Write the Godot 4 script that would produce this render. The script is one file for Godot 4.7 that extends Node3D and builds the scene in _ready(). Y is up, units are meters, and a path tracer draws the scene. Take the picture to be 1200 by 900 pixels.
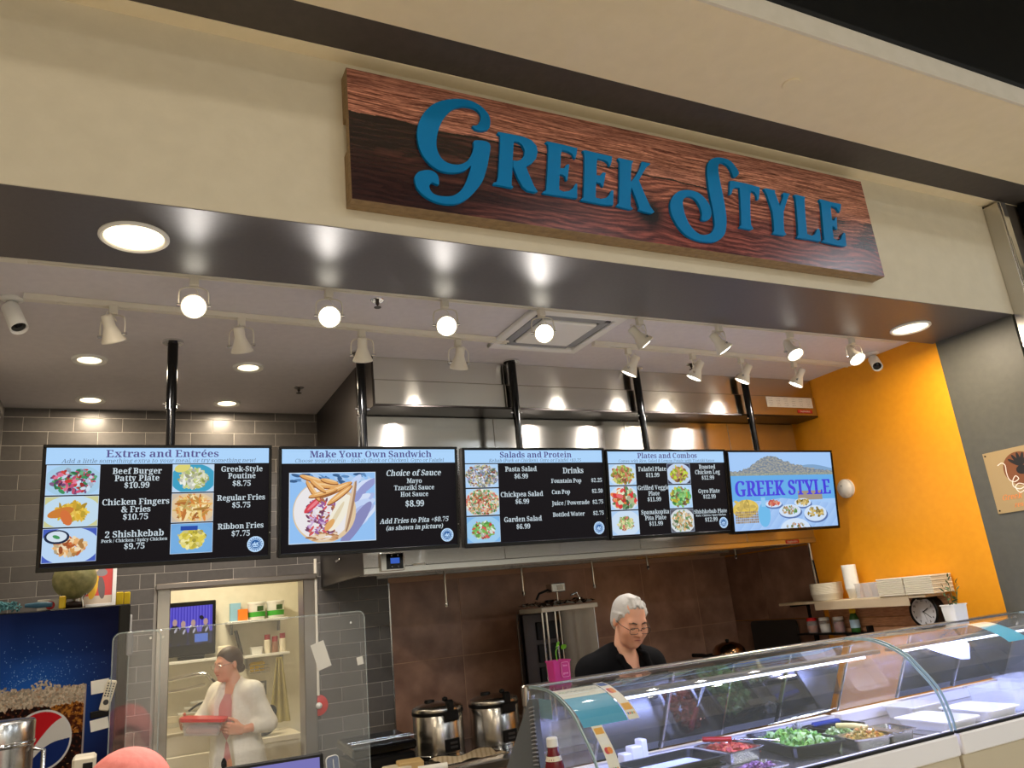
extends Node3D
# A food-court counter seen from the hall: cream fascia with a wooden sign, five menu screens under track lights, kitchen and glass display case.
# x runs along the storefront, y up, the kitchen lies towards -z; the floor is y = 0.

var M := {}
var shapes := {}
var used := {}
var rng := RandomNumberGenerator.new()
const O := Vector3.ZERO

# ---------------------------------------------------------------- naming
func numbered(called: String) -> String:
	if not used.has(called):
		used[called] = 0
		return called
	used[called] += 1
	return "%s_%03d" % [called, used[called]]

func tag(o: Node3D, label: String, category: String, group := "") -> Node3D:
	o.set_meta("label", label)
	o.set_meta("category", category)
	if group != "":
		o.set_meta("group", group)
	return o

func thing(called: String, label: String, category: String, at := O, group := "", turn := O) -> Node3D:
	var o := Node3D.new()
	o.name = numbered(called)
	add_child(o)
	o.position = at
	o.rotation_degrees = turn
	tag(o, label, category, group)
	return o

func place(mesh: Mesh, called: String, m: Material, parent: Node3D, at := O, turn := O) -> MeshInstance3D:
	var o := MeshInstance3D.new()
	o.mesh = mesh
	o.material_override = m
	o.name = numbered(called) if parent == self else called
	parent.add_child(o, true)
	o.position = at
	o.rotation_degrees = turn
	return o

func structure(o: Node3D) -> Node3D:
	o.set_meta("kind", "structure")
	return o

# ---------------------------------------------------------------- materials
func paint(key: String, c: Color, rough := 0.6, metal := 0.0, spec := 0.5) -> StandardMaterial3D:
	var m := StandardMaterial3D.new()
	m.resource_name = key
	m.albedo_color = c
	m.roughness = rough
	m.metallic = metal
	m.metallic_specular = spec
	M[key] = m
	return m

func c8(r: int, g: int, b: int) -> Color:
	return Color(r / 255.0, g / 255.0, b / 255.0)

func glow(key: String, c: Color, e: float) -> StandardMaterial3D:
	var m := paint(key, Color(0.02, 0.02, 0.02), 0.5)
	m.emission_enabled = true
	m.emission = c
	m.emission_energy_multiplier = e
	return m

func pane(key: String, c: Color, a: float, rough := 0.02) -> StandardMaterial3D:
	var m := paint(key, Color(c.r, c.g, c.b, a), rough)
	m.transparency = BaseMaterial3D.TRANSPARENCY_ALPHA
	return m

func speckle(key: String, dark: Color, light: Color, freq: float, scale: Vector3, rough: float, bump := 0.0, octaves := 4) -> StandardMaterial3D:
	var n := FastNoiseLite.new()
	n.seed = hash(key) % 9973
	n.frequency = freq
	n.fractal_octaves = octaves
	var t := NoiseTexture2D.new()
	t.width = 512
	t.height = 512
	t.seamless = true
	t.noise = n
	var g := Gradient.new()
	g.set_color(0, dark)
	g.set_color(1, light)
	t.color_ramp = g
	var m := paint(key, Color.WHITE, rough)
	m.albedo_texture = t
	m.uv1_triplanar = true
	m.uv1_world_triplanar = true
	m.uv1_scale = scale
	if bump > 0.0:
		var h := NoiseTexture2D.new()
		h.width = 512
		h.height = 512
		h.seamless = true
		h.noise = n
		h.as_normal_map = true
		h.bump_strength = bump
		m.normal_enabled = true
		m.normal_texture = h
	return m

func printed(key: String, img: Image, rough := 0.5) -> StandardMaterial3D:
	var m := paint(key, Color.WHITE, rough)
	m.albedo_texture = ImageTexture.create_from_image(img)
	return m

# ---------------------------------------------------------------- shapes
func tool() -> SurfaceTool:
	var st := SurfaceTool.new()
	st.begin(Mesh.PRIMITIVE_TRIANGLES)
	return st

func tri(st: SurfaceTool, a: Vector3, b: Vector3, c: Vector3, out := O) -> void:
	# front faces run clockwise; «out» points away from the solid
	if out != O and (b - a).cross(c - a).dot(out) > 0.0:
		var s := b
		b = c
		c = s
	for v in [a, b, c]:
		st.add_vertex(v)

func quad(st: SurfaceTool, a: Vector3, b: Vector3, c: Vector3, d: Vector3, out: Vector3) -> void:
	tri(st, a, b, c, out)
	tri(st, a, c, d, out)

func finish(st: SurfaceTool) -> ArrayMesh:
	st.index()
	st.generate_normals()
	return st.commit()

func box_uv(v: Vector3, n: Vector3) -> Vector2:
	var a := n.abs()
	if a.z >= a.x and a.z >= a.y:
		return Vector2(v.y, v.x)
	if a.x >= a.y:
		return Vector2(v.y, v.z)
	return Vector2(v.z, v.x)

# a box with chamfered edges about its own centre; flat faces, shared between equal sizes
func box_mesh(s: Vector3, ch := 0.003) -> ArrayMesh:
	var key := "b%.4f,%.4f,%.4f,%.4f" % [s.x, s.y, s.z, ch]
	if shapes.has(key):
		return shapes[key]
	var h := s * 0.5
	var c: float = minf(ch, minf(h.x, minf(h.y, h.z)) * 0.6)
	var st := tool()
	st.set_smooth_group(-1)
	var face := func(pts: Array, n: Vector3):
		for k in range(1, pts.size() - 1):
			var t3 := [pts[0], pts[k], pts[k + 1]]
			if (t3[1] - t3[0]).cross(t3[2] - t3[0]).dot(n) > 0.0:
				t3 = [pts[0], pts[k + 1], pts[k]]
			for v in t3:
				st.set_uv(box_uv(v, n))
				st.add_vertex(v)
	for ax in 3:
		var u := (ax + 1) % 3
		var w := (ax + 2) % 3
		for sg in [-1.0, 1.0]:
			var pts := []
			for q in [[-1, -1], [1, -1], [1, 1], [-1, 1]]:
				var v := O
				v[ax] = sg * h[ax]
				v[u] = q[0] * (h[u] - c)
				v[w] = q[1] * (h[w] - c)
				pts.append(v)
			var n := O
			n[ax] = sg
			face.call(pts, n)
			for sg2 in [-1.0, 1.0]:
				var e := []
				for q in [[0, -1], [0, 1], [1, 1], [1, -1]]:
					var v := O
					v[ax] = sg * (h[ax] - (c if q[0] == 1 else 0.0))
					v[u] = sg2 * (h[u] - (0.0 if q[0] == 1 else c))
					v[w] = q[1] * (h[w] - c)
					e.append(v)
				var n2 := O
				n2[ax] = sg
				n2[u] = sg2
				face.call(e, n2)
	for sx in [-1.0, 1.0]:
		for sy in [-1.0, 1.0]:
			for sz in [-1.0, 1.0]:
				face.call([Vector3(sx * h.x, sy * (h.y - c), sz * (h.z - c)), Vector3(sx * (h.x - c), sy * h.y, sz * (h.z - c)), Vector3(sx * (h.x - c), sy * (h.y - c), sz * h.z)], Vector3(sx, sy, sz))
	var m := finish(st)
	shapes[key] = m
	return m

func box(called: String, parent: Node3D, at: Vector3, s: Vector3, m: Material, ch := 0.003, turn := O) -> MeshInstance3D:
	return place(box_mesh(s, ch), called, m, parent, at, turn)

# from corner to corner
func span(called: String, parent: Node3D, a: Vector3, b: Vector3, m: Material, ch := 0.003) -> MeshInstance3D:
	return box(called, parent, (a + b) * 0.5, (b - a).abs(), m, ch)

# a profile of [radius, height] turned about y
func lathe_mesh(profile: Array, seg := 24, arc := TAU) -> ArrayMesh:
	var st := tool()
	var n := profile.size()
	for i in seg:
		var a0 := arc * i / seg
		var a1 := arc * (i + 1) / seg
		for k in n - 1:
			var p: Array = profile[k]
			var q: Array = profile[k + 1]
			var v00 := Vector3(cos(a0) * p[0], p[1], sin(a0) * p[0])
			var v01 := Vector3(cos(a1) * p[0], p[1], sin(a1) * p[0])
			var v10 := Vector3(cos(a0) * q[0], q[1], sin(a0) * q[0])
			var v11 := Vector3(cos(a1) * q[0], q[1], sin(a1) * q[0])
			var sharp: bool = p.size() > 2 and p[2] == 1
			st.set_smooth_group(k if sharp else 0)
			if p[0] > 1e-6:
				for v in [v00, v01, v11]:
					st.add_vertex(v)
			if q[0] > 1e-6:
				for v in [v00, v11, v10]:
					st.add_vertex(v)
	st.index()
	st.generate_normals()
	return st.commit()

# a profile where every corner is sharp
func crisp(profile: Array) -> Array:
	var out := []
	for k in profile.size():
		out.append([profile[k][0], profile[k][1], 1])
	return out

func lathe(called: String, parent: Node3D, at: Vector3, profile: Array, m: Material, seg := 24, turn := O) -> MeshInstance3D:
	return place(lathe_mesh(profile, seg), called, m, parent, at, turn)

func sweep_mesh(pts: Array, r, seg := 8, closed := false) -> ArrayMesh:
	var st := tool()
	var n := pts.size()
	var rings := []
	var nrm := O
	for i in n:
		var d: Vector3
		if closed:
			d = pts[(i + 1) % n] - pts[(i - 1 + n) % n]
		else:
			d = pts[mini(i + 1, n - 1)] - pts[maxi(i - 1, 0)]
		d = d.normalized()
		if nrm == O:
			nrm = d.cross(Vector3.UP if absf(d.y) < 0.9 else Vector3.RIGHT).normalized()
		nrm = (nrm - d * nrm.dot(d)).normalized()
		var bi := d.cross(nrm)
		var rad: float = r[i] if r is Array else r
		var ring := []
		for k in seg:
			var a := TAU * k / seg
			ring.append(pts[i] + (nrm * cos(a) + bi * sin(a)) * rad)
		rings.append(ring)
	st.set_smooth_group(0)
	for i in (n if closed else n - 1):
		var j := (i + 1) % n
		for k in seg:
			var l := (k + 1) % seg
			for v in [rings[i][k], rings[j][l], rings[i][l], rings[i][k], rings[j][k], rings[j][l]]:
				st.add_vertex(v)
	if not closed:
		st.set_smooth_group(1)
		for k in range(1, seg - 1):
			for v in [rings[0][0], rings[0][k], rings[0][k + 1], rings[n - 1][0], rings[n - 1][k + 1], rings[n - 1][k]]:
				st.add_vertex(v)
	st.index()
	st.generate_normals()
	return st.commit()

func tube(called: String, parent: Node3D, pts: Array, r, m: Material, seg := 8, closed := false) -> MeshInstance3D:
	return place(sweep_mesh(pts, r, seg, closed), called, m, parent)

# an outline in x, y pushed from z0 to z1
func prism_mesh(poly: PackedVector2Array, z0: float, z1: float, bevel := 0.0) -> ArrayMesh:
	var p := poly.duplicate()
	if Geometry2D.is_polygon_clockwise(p):
		p.reverse()
	var st := tool()
	st.set_smooth_group(-1)
	var idx := Geometry2D.triangulate_polygon(p)
	for i in range(0, idx.size(), 3):
		var a := p[idx[i]]
		var b := p[idx[i + 1]]
		var c := p[idx[i + 2]]
		tri(st, Vector3(a.x, a.y, z1), Vector3(b.x, b.y, z1), Vector3(c.x, c.y, z1), Vector3(0, 0, 1))
		tri(st, Vector3(a.x, a.y, z0), Vector3(b.x, b.y, z0), Vector3(c.x, c.y, z0), Vector3(0, 0, -1))
	for i in p.size():
		var a := p[i]
		var b := p[(i + 1) % p.size()]
		var e := b - a
		quad(st, Vector3(a.x, a.y, z0), Vector3(b.x, b.y, z0), Vector3(b.x, b.y, z1), Vector3(a.x, a.y, z1), Vector3(e.y, -e.x, 0))
	return finish(st)

func prism(called: String, parent: Node3D, poly: PackedVector2Array, z0: float, z1: float, m: Material, at := O, turn := O) -> MeshInstance3D:
	return place(prism_mesh(poly, z0, z1), called, m, parent, at, turn)

# outline with rounded corners
func rounded(w: float, h: float, r: float, seg := 5) -> PackedVector2Array:
	var p := PackedVector2Array()
	for q in [[1, 1, 0.0], [-1, 1, PI / 2], [-1, -1, PI], [1, -1, PI * 1.5]]:
		for k in seg + 1:
			var a: float = q[2] + PI / 2 * k / seg
			p.append(Vector2(q[0] * (w / 2 - r) + cos(a) * r, q[1] * (h / 2 - r) + sin(a) * r))
	return p

func disc(r: float, seg := 32, rx := 1.0) -> PackedVector2Array:
	var p := PackedVector2Array()
	for k in seg:
		p.append(Vector2(cos(TAU * k / seg) * r * rx, sin(TAU * k / seg) * r))
	return p

# a flat printed rectangle with uv 0..1, facing +z, with a hair of thickness behind it
func card_mesh(w: float, h: float) -> ArrayMesh:
	var st := tool()
	st.set_smooth_group(-1)
	var v := [Vector3(-w / 2, h / 2, 0), Vector3(w / 2, h / 2, 0), Vector3(w / 2, -h / 2, 0), Vector3(-w / 2, -h / 2, 0)]
	var t := [Vector2(0, 0), Vector2(1, 0), Vector2(1, 1), Vector2(0, 1)]
	for k in [0, 1, 2, 0, 2, 3]:
		st.set_uv(t[k])
		st.add_vertex(v[k])
	st.generate_normals()
	return st.commit()

func card(called: String, parent: Node3D, at: Vector3, w: float, h: float, m: Material, turn := O) -> MeshInstance3D:
	return place(card_mesh(w, h), called, m, parent, at, turn)

# an open pan: rim, walls with thickness, floor; origin at the middle of its base
func pan_mesh(w: float, d: float, h: float, lip := 0.015, wall := 0.004, taper := 0.9) -> ArrayMesh:
	var st := tool()
	st.set_smooth_group(-1)
	var ring := func(sw: float, sd: float, y: float) -> Array:
		var out := []
		for p in rounded(sw, sd, minf(sw, sd) * 0.12, 3):
			out.append(Vector3(p.x, y, p.y))
		return out
	var tw := w - 2 * lip
	var td := d - 2 * lip
	var rings := [ring.call(tw * taper, td * taper, 0.0), ring.call(tw, td, h - 0.006), ring.call(w, d, h - 0.006), ring.call(w, d, h), ring.call(tw - 0.002, td - 0.002, h), ring.call(tw * taper - 2 * wall, td * taper - 2 * wall, wall)]
	var n: int = rings[0].size()
	for i in rings.size() - 1:
		for k in n:
			var l := (k + 1) % n
			for v in [rings[i][k], rings[i + 1][l], rings[i][l], rings[i][k], rings[i + 1][k], rings[i + 1][l]]:
				st.add_vertex(v)
	for k in range(1, n - 1):
		for v in [rings[0][0], rings[0][k], rings[0][k + 1], rings[5][0], rings[5][k + 1], rings[5][k]]:
			st.add_vertex(v)
	return finish(st)

func smooth_line(p: Array, steps := 4, closed := false) -> Array:
	var out := []
	var n := p.size()
	for i in (n if closed else n - 1):
		var a = p[(i - 1 + n) % n] if closed else p[maxi(i - 1, 0)]
		var b = p[i]
		var c = p[(i + 1) % n]
		var d = p[(i + 2) % n] if closed else p[mini(i + 2, n - 1)]
		for k in steps:
			out.append(b.cubic_interpolate(c, a, d, float(k) / steps))
	if not closed:
		out.append(p[n - 1])
	return out

func font_of(bold: bool, sans := false) -> SystemFont:
	var f := SystemFont.new()
	f.font_names = PackedStringArray(["Droid Sans" if sans else "Droid Serif"])
	f.font_weight = 700 if bold else 400
	return f

# one line of lettering added to st; s is the height of a capital in metres, centred on x unless align is -1 (left) or 1 (right)
func write(st: SurfaceTool, words: String, at: Vector3, s: float, f: Font, align := 0, slant := 0.0, squeeze := 1.0) -> void:
	var t := TextMesh.new()
	t.text = words
	t.font = f
	t.font_size = 32
	t.pixel_size = s / 23.0
	t.depth = 0.0
	t.curve_step = 1.0
	t.horizontal_alignment = HORIZONTAL_ALIGNMENT_CENTER if align == 0 else (HORIZONTAL_ALIGNMENT_LEFT if align < 0 else HORIZONTAL_ALIGNMENT_RIGHT)
	t.vertical_alignment = VERTICAL_ALIGNMENT_CENTER
	st.append_from(t, 0, Transform3D(Basis(Vector3(squeeze, 0, 0), Vector3(slant, 1, 0), Vector3(0, 0, 1)), at))

# ---------------------------------------------------------------- painting flat prints
func blob(img: Image, cx: float, cy: float, rx: float, ry: float, ang: float, c: Color, x0 := 0, y0 := 0, x1 := 99999, y1 := 99999) -> void:
	var r := maxf(rx, ry)
	var ca := cos(ang)
	var sa := sin(ang)
	for y in range(maxi(maxi(int(cy - r), y0), 0), mini(mini(int(cy + r) + 1, y1), img.get_height())):
		for x in range(maxi(maxi(int(cx - r), x0), 0), mini(mini(int(cx + r) + 1, x1), img.get_width())):
			var dx := x - cx
			var dy := y - cy
			var u := (dx * ca + dy * sa) / rx
			var v := (-dx * sa + dy * ca) / ry
			if u * u + v * v < 1.0:
				img.set_pixel(x, y, c)

# a plate of food: ground colour, plate, then scattered morsels of the given colours
func food(img: Image, r: Rect2i, ground: Color, plate: Color, morsels: Array, count: int, size: float, long := 1.6, spread := 0.42) -> void:
	img.fill_rect(r.grow(2), c8(205, 225, 250))
	img.fill_rect(r, ground)
	var cx := r.position.x + r.size.x * 0.5
	var cy := r.position.y + r.size.y * 0.52
	var e := r.end
	blob(img, cx, cy, r.size.x * 0.56, r.size.y * 0.56, 0, plate, r.position.x, r.position.y, e.x, e.y)
	size *= 0.85
	for k in count * 2:
		var a := rng.randf() * TAU
		var q := sqrt(rng.randf()) * spread
		var c: Color = morsels[rng.randi() % morsels.size()]
		c = c.lightened(rng.randf() * 0.25) if rng.randf() < 0.5 else c.darkened(rng.randf() * 0.3)
		blob(img, cx + cos(a) * q * r.size.x, cy + sin(a) * q * r.size.y, size * (0.6 + rng.randf() * 0.8) * long, size * (0.6 + rng.randf() * 0.6), rng.randf() * PI, c, r.position.x, r.position.y, e.x, e.y)

# ---------------------------------------------------------------- bodies: a distance field of capsules and ellipsoids, meshed as surface nets
func cap(a: Vector3, b: Vector3, ra: float, rb: float, k := 0.02, cut := false) -> Dictionary:
	return {"t": 0, "a": a, "b": b, "ra": ra, "rb": rb, "k": k, "cut": cut}

func egg(c: Vector3, r: Vector3, k := 0.02, cut := false, b := Basis.IDENTITY) -> Dictionary:
	return {"t": 1, "a": c, "r": r, "inv": b.inverse(), "k": k, "cut": cut}

func moved(prims: Array, x: Transform3D) -> Array:
	var out := []
	for p in prims:
		var q: Dictionary = p.duplicate()
		q.a = x * p.a
		if p.t == 0:
			q.b = x * p.b
		else:
			q.inv = p.inv * x.basis.inverse()
		out.append(q)
	return out

func net_mesh(prims: Array, cell: float) -> ArrayMesh:
	var lo := Vector3(1e9, 1e9, 1e9)
	var hi := -lo
	var bounds := []
	for p in prims:
		var l: Vector3
		var h: Vector3
		if p.t == 0:
			var r := Vector3.ONE * maxf(p.ra, p.rb)
			l = p.a.min(p.b) - r
			h = p.a.max(p.b) + r
		else:
			var r := Vector3.ONE * maxf(p.r.x, maxf(p.r.y, p.r.z))
			l = p.a - r
			h = p.a + r
		bounds.append([l, h])
		if not p.cut:
			lo = lo.min(l)
			hi = hi.max(h)
	lo -= Vector3.ONE * cell * 2.5
	hi += Vector3.ONE * cell * 2.5
	var nx := int(ceil((hi.x - lo.x) / cell)) + 1
	var ny := int(ceil((hi.y - lo.y) / cell)) + 1
	var nz := int(ceil((hi.z - lo.z) / cell)) + 1
	var f := PackedFloat32Array()
	f.resize(nx * ny * nz)
	f.fill(1.0)
	for pi in prims.size():
		var p: Dictionary = prims[pi]
		var pad: float = p.k + cell * 2.5
		var l: Vector3 = (bounds[pi][0] - lo - Vector3.ONE * pad) / cell
		var h: Vector3 = (bounds[pi][1] - lo + Vector3.ONE * pad) / cell
		var k: float = p.k
		var cut: bool = p.cut
		var capsule: bool = p.t == 0
		var a: Vector3 = p.a
		var ab := O
		var ll := 1.0
		var ra := 0.0
		var dr := 0.0
		var inv := Basis.IDENTITY
		var er := O
		var rm := 1.0
		if capsule:
			ab = p.b - p.a
			ll = maxf(ab.length_squared(), 1e-9)
			ra = p.ra
			dr = p.rb - p.ra
		else:
			inv = p.inv
			er = p.r
			rm = minf(er.x, minf(er.y, er.z))
		for iz in range(maxi(int(l.z), 0), mini(int(h.z) + 1, nz)):
			for iy in range(maxi(int(l.y), 0), mini(int(h.y) + 1, ny)):
				var row := (iz * ny + iy) * nx
				for ix in range(maxi(int(l.x), 0), mini(int(h.x) + 1, nx)):
					var d: float
					var q := lo + Vector3(ix, iy, iz) * cell - a
					if capsule:
						var t := clampf(q.dot(ab) / ll, 0.0, 1.0)
						d = (q - ab * t).length() - ra - dr * t
					else:
						var e := (inv * q) / er
						var m := e.length()
						d = (m - 1.0) * (rm if m < 0.3 else m / maxf((e / er).length(), 1e-6))
					var o := f[row + ix]
					if cut:
						d = -d
						var w := maxf(k - absf(o - d), 0.0) / k
						f[row + ix] = maxf(o, d) + w * w * k * 0.25
					else:
						var w := maxf(k - absf(o - d), 0.0) / k
						f[row + ix] = minf(o, d) - w * w * k * 0.25
	var st := tool()
	st.set_smooth_group(0)
	var at := PackedInt32Array()
	at.resize(nx * ny * nz)
	at.fill(-1)
	var verts := PackedVector3Array()
	var step := [0, 1, nx, nx + 1, nx * ny, nx * ny + 1, nx * ny + nx, nx * ny + nx + 1]
	var corner := []
	for c in 8:
		corner.append(Vector3(c & 1, (c >> 1) & 1, (c >> 2) & 1))
	var edges := []
	for c in 8:
		for b in [1, 2, 4]:
			if not c & b:
				edges.append([c, c | b])
	for iz in nz - 1:
		for iy in ny - 1:
			var row := (iz * ny + iy) * nx
			for ix in nx - 1:
				var i := row + ix
				var inside := 0
				for c in 8:
					if f[i + step[c]] < 0.0:
						inside += 1
				if inside == 0 or inside == 8:
					continue
				var s := O
				var n := 0
				for e in edges:
					var d0 := f[i + step[e[0]]]
					var d1 := f[i + step[e[1]]]
					if (d0 < 0.0) != (d1 < 0.0):
						s += corner[e[0]].lerp(corner[e[1]], d0 / (d0 - d1))
						n += 1
				at[i] = verts.size()
				verts.append(lo + (Vector3(ix, iy, iz) + s / n) * cell)
	var sx := 1
	var sy := nx
	var sz := nx * ny
	for v in verts:
		st.add_vertex(v)
	for iz in range(1, nz - 1):
		for iy in range(1, ny - 1):
			var row := (iz * ny + iy) * nx
			for ix in range(1, nx - 1):
				var i := row + ix
				if at[i] < 0 and at[i - sx - sy] < 0 and at[i - sy - sz] < 0 and at[i - sx - sz] < 0:
					continue
				var here := f[i] < 0.0
				for ax in 3:
					var far := f[i + (sx if ax == 0 else (sy if ax == 1 else sz))] < 0.0
					if here == far:
						continue
					var u := sy if ax == 0 else (sz if ax == 1 else sx)
					var w := sz if ax == 0 else (sx if ax == 1 else sy)
					var q := [at[i - u - w], at[i - w], at[i], at[i - u]]
					if q.min() < 0:
						continue
					if here:
						q = [q[0], q[3], q[2], q[1]]
					for k in [0, 1, 2, 0, 2, 3]:
						st.add_index(q[k])
	st.generate_normals()
	return st.commit()

# ================================================================ the scene
func _ready() -> void:
	rng.seed = 4711
	set_view()
	set_lights()
	make_materials()
	build_shell()
	build_sign()
	build_lights()
	build_hood()
	build_screens()
	build_ceiling_fittings()
	build_case()
	build_right_wall()
	build_back_counter()
	build_left_side()
	build_back_room()
	build_people()

func set_view() -> void:
	var cam := Camera3D.new()
	cam.name = "camera"
	add_child(cam)
	cam.transform = Transform3D(Basis(Vector3(0.89671, -0.09559, 0.43218), Vector3(-0.03835, 0.95595, 0.29102), Vector3(-0.44096, -0.27753, 0.85354)).orthonormalized(), Vector3(0, 1.65, 0))
	cam.fov = 53.13
	cam.near = 0.05
	cam.far = 60.0
	cam.current = true
	var env := Environment.new()
	env.background_mode = Environment.BG_COLOR
	env.background_color = Color(0.01, 0.01, 0.01)
	env.tonemap_mode = Environment.TONE_MAPPER_LINEAR
	env.tonemap_exposure = 1.0
	env.sdfgi_enabled = true
	env.ssao_enabled = true
	env.ssil_enabled = true
	var we := WorldEnvironment.new()
	we.name = "environment"
	we.environment = env
	add_child(we)

# unseen lamps of the hall: flat round lamps under its high black ceiling, above and behind the camera
func set_lights() -> void:
	var shell := paint("lamp_shell", c8(40, 40, 40), 0.5)
	var face := glow("hall_lamp_glow", Color(1.0, 0.95, 0.87), 7.0)
	for p in [[-3.5, 2.6, 5.0, "far left of the camera"], [0.5, 2.6, 5.0, "straight above the camera"], [4.5, 2.6, 5.0, "right of the camera"], [8.0, 1.6, 5.0, "at the far right by the next shop"], [-3.0, 8.0, 11.0, "first in the unseen row added at the back of the hall"], [0.5, 8.0, 11.0, "second in the unseen row added at the back of the hall"], [4.0, 8.0, 11.0, "third in the unseen row added at the back of the hall"], [7.5, 8.0, 11.0, "fourth in the unseen row added at the back of the hall"]]:  # the back row is added to brighten the wall under the hood
		var at := Vector3(p[0], 5.3, p[1])
		var t := thing("unseen_hall_lamp", "round hall ceiling lamp, %s" % p[3], "ceiling lamp", at, "hall ceiling lamps")
		lathe("housing", t, O, crisp([[0.0, 0.16], [0.2, 0.16], [0.46, 0.04], [0.46, 0.0], [0.43, 0.0], [0.43, 0.02], [0.0, 0.02]]), shell, 32)
		tube("cable", t, [Vector3(0, 0.16, 0), Vector3(0, 0.7, 0)], 0.012, shell, 6)
		lathe("lamp_face", t, O, crisp([[0.0, 0.012], [0.425, 0.012], [0.425, 0.004], [0.0, 0.004]]), face, 32)
		var l := AreaLight3D.new()
		l.name = "lamp_light"
		l.area_size = Vector2(0.8, 0.8)
		l.light_color = Color(1.0, 0.91, 0.77).lerp(Color(0.93, 1.0, 1.07), clampf((p[0] + 2.0) / 7.0, 0.0, 1.0))
		l.light_energy = p[2]
		l.area_range = 20.0
		l.area_attenuation = 2.0
		l.shadow_enabled = true
		t.add_child(l)
		l.position = Vector3(0, -0.02, 0)
		l.rotation_degrees = Vector3(-90, 0, 0)

func brushed(key: String, c: Color, rough: float, aniso := 0.0) -> StandardMaterial3D:
	var m := paint(key, c, rough, 1.0)
	if aniso != 0.0:
		m.anisotropy_enabled = true
		m.anisotropy = aniso
	return m

func make_materials() -> void:
	speckle("cream", c8(212, 202, 180), c8(218, 208, 186), 0.02, Vector3.ONE * 0.8, 0.7, 0.4)
	speckle("bulkhead_cream", c8(232, 216, 182), c8(238, 222, 189), 0.02, Vector3.ONE * 0.8, 0.75, 0.4)
	speckle("bulkhead_edge", c8(214, 204, 186), c8(222, 212, 195), 0.02, Vector3.ONE * 0.8, 0.75, 0.4)
	speckle("soffit_paint", c8(88, 83, 82), c8(94, 89, 88), 0.05, Vector3.ONE * 1.5, 0.42)
	speckle("dark_trim", c8(70, 63, 58), c8(78, 70, 64), 0.03, Vector3.ONE, 0.55, 0.6)
	speckle("grey_wall", c8(86, 86, 80), c8(94, 93, 86), 0.03, Vector3.ONE, 0.5, 0.25)
	speckle("orange_wall", c8(244, 162, 24), c8(250, 169, 30), 0.03, Vector3.ONE, 0.5, 0.25)
	speckle("white_ceiling", c8(212, 208, 212), c8(220, 216, 219), 0.03, Vector3.ONE, 0.7, 0.5)
	speckle("black_ceiling", c8(16, 15, 13), c8(24, 23, 19), 0.02, Vector3.ONE * 0.5, 0.9)
	speckle("hall_floor", c8(232, 225, 210), c8(241, 234, 220), 0.05, Vector3.ONE, 0.35)
	speckle("hall_wall", c8(214, 206, 190), c8(224, 217, 202), 0.02, Vector3.ONE * 0.6, 0.7)
	speckle("grout", c8(166, 161, 154), c8(178, 172, 165), 0.1, Vector3.ONE * 2.0, 0.9)
	speckle("brown_grout", c8(176, 140, 116), c8(196, 158, 132), 0.1, Vector3.ONE * 2.0, 0.9)
	for k in 4:
		var v := k * 4
		speckle("grey_tile_%d" % k, c8(80 + v, 77 + v, 75 + v), c8(88 + v, 84 + v, 82 + v), 0.02, Vector3.ONE * 2.0, 0.3)
		speckle("brown_tile_%d" % k, c8(126 + v, 92 + v, 76 + v), c8(170 + v, 132 + v, 111 + v), 0.006, Vector3.ONE * 1.3, 0.3)
	brushed("steel", c8(204, 199, 192), 0.26, 0.98)
	brushed("steel_plain", c8(200, 197, 192), 0.25)
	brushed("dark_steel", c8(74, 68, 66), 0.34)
	brushed("chrome", c8(225, 225, 225), 0.08)
	paint("black", c8(13, 13, 14), 0.45, 0.0, 0.35)
	paint("black_gloss", c8(7, 7, 8), 0.15, 0.0, 0.4)
	paint("rubber", c8(22, 22, 23), 0.8)
	paint("white_paint", c8(226, 221, 208), 0.4)
	paint("white_plastic", c8(235, 235, 232), 0.35)
	paint("white_paper", c8(238, 236, 228), 0.8)
	paint("cream_plastic", c8(232, 224, 204), 0.45)
	paint("grey_plastic", c8(140, 142, 146), 0.4)
	paint("dark_grey", c8(52, 50, 50), 0.5)
	paint("red_plastic", c8(205, 30, 32), 0.3)
	paint("yellow_plastic", c8(240, 205, 20), 0.4)
	paint("green_leaf", c8(108, 178, 40), 0.5)
	paint("dark_leaf", c8(52, 84, 40), 0.6)
	paint("blue_print", c8(40, 70, 160), 0.5)
	pane("glass", c8(236, 246, 244), 0.07).metallic_specular = 0.9
	pane("clear_plastic", c8(235, 240, 245), 0.22, 0.1)
	pane("acrylic", c8(240, 245, 248), 0.02)
	pane("acrylic_edge", c8(190, 205, 206), 0.35, 0.1)
	paint("glass_edge", c8(170, 196, 196), 0.15)

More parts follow.
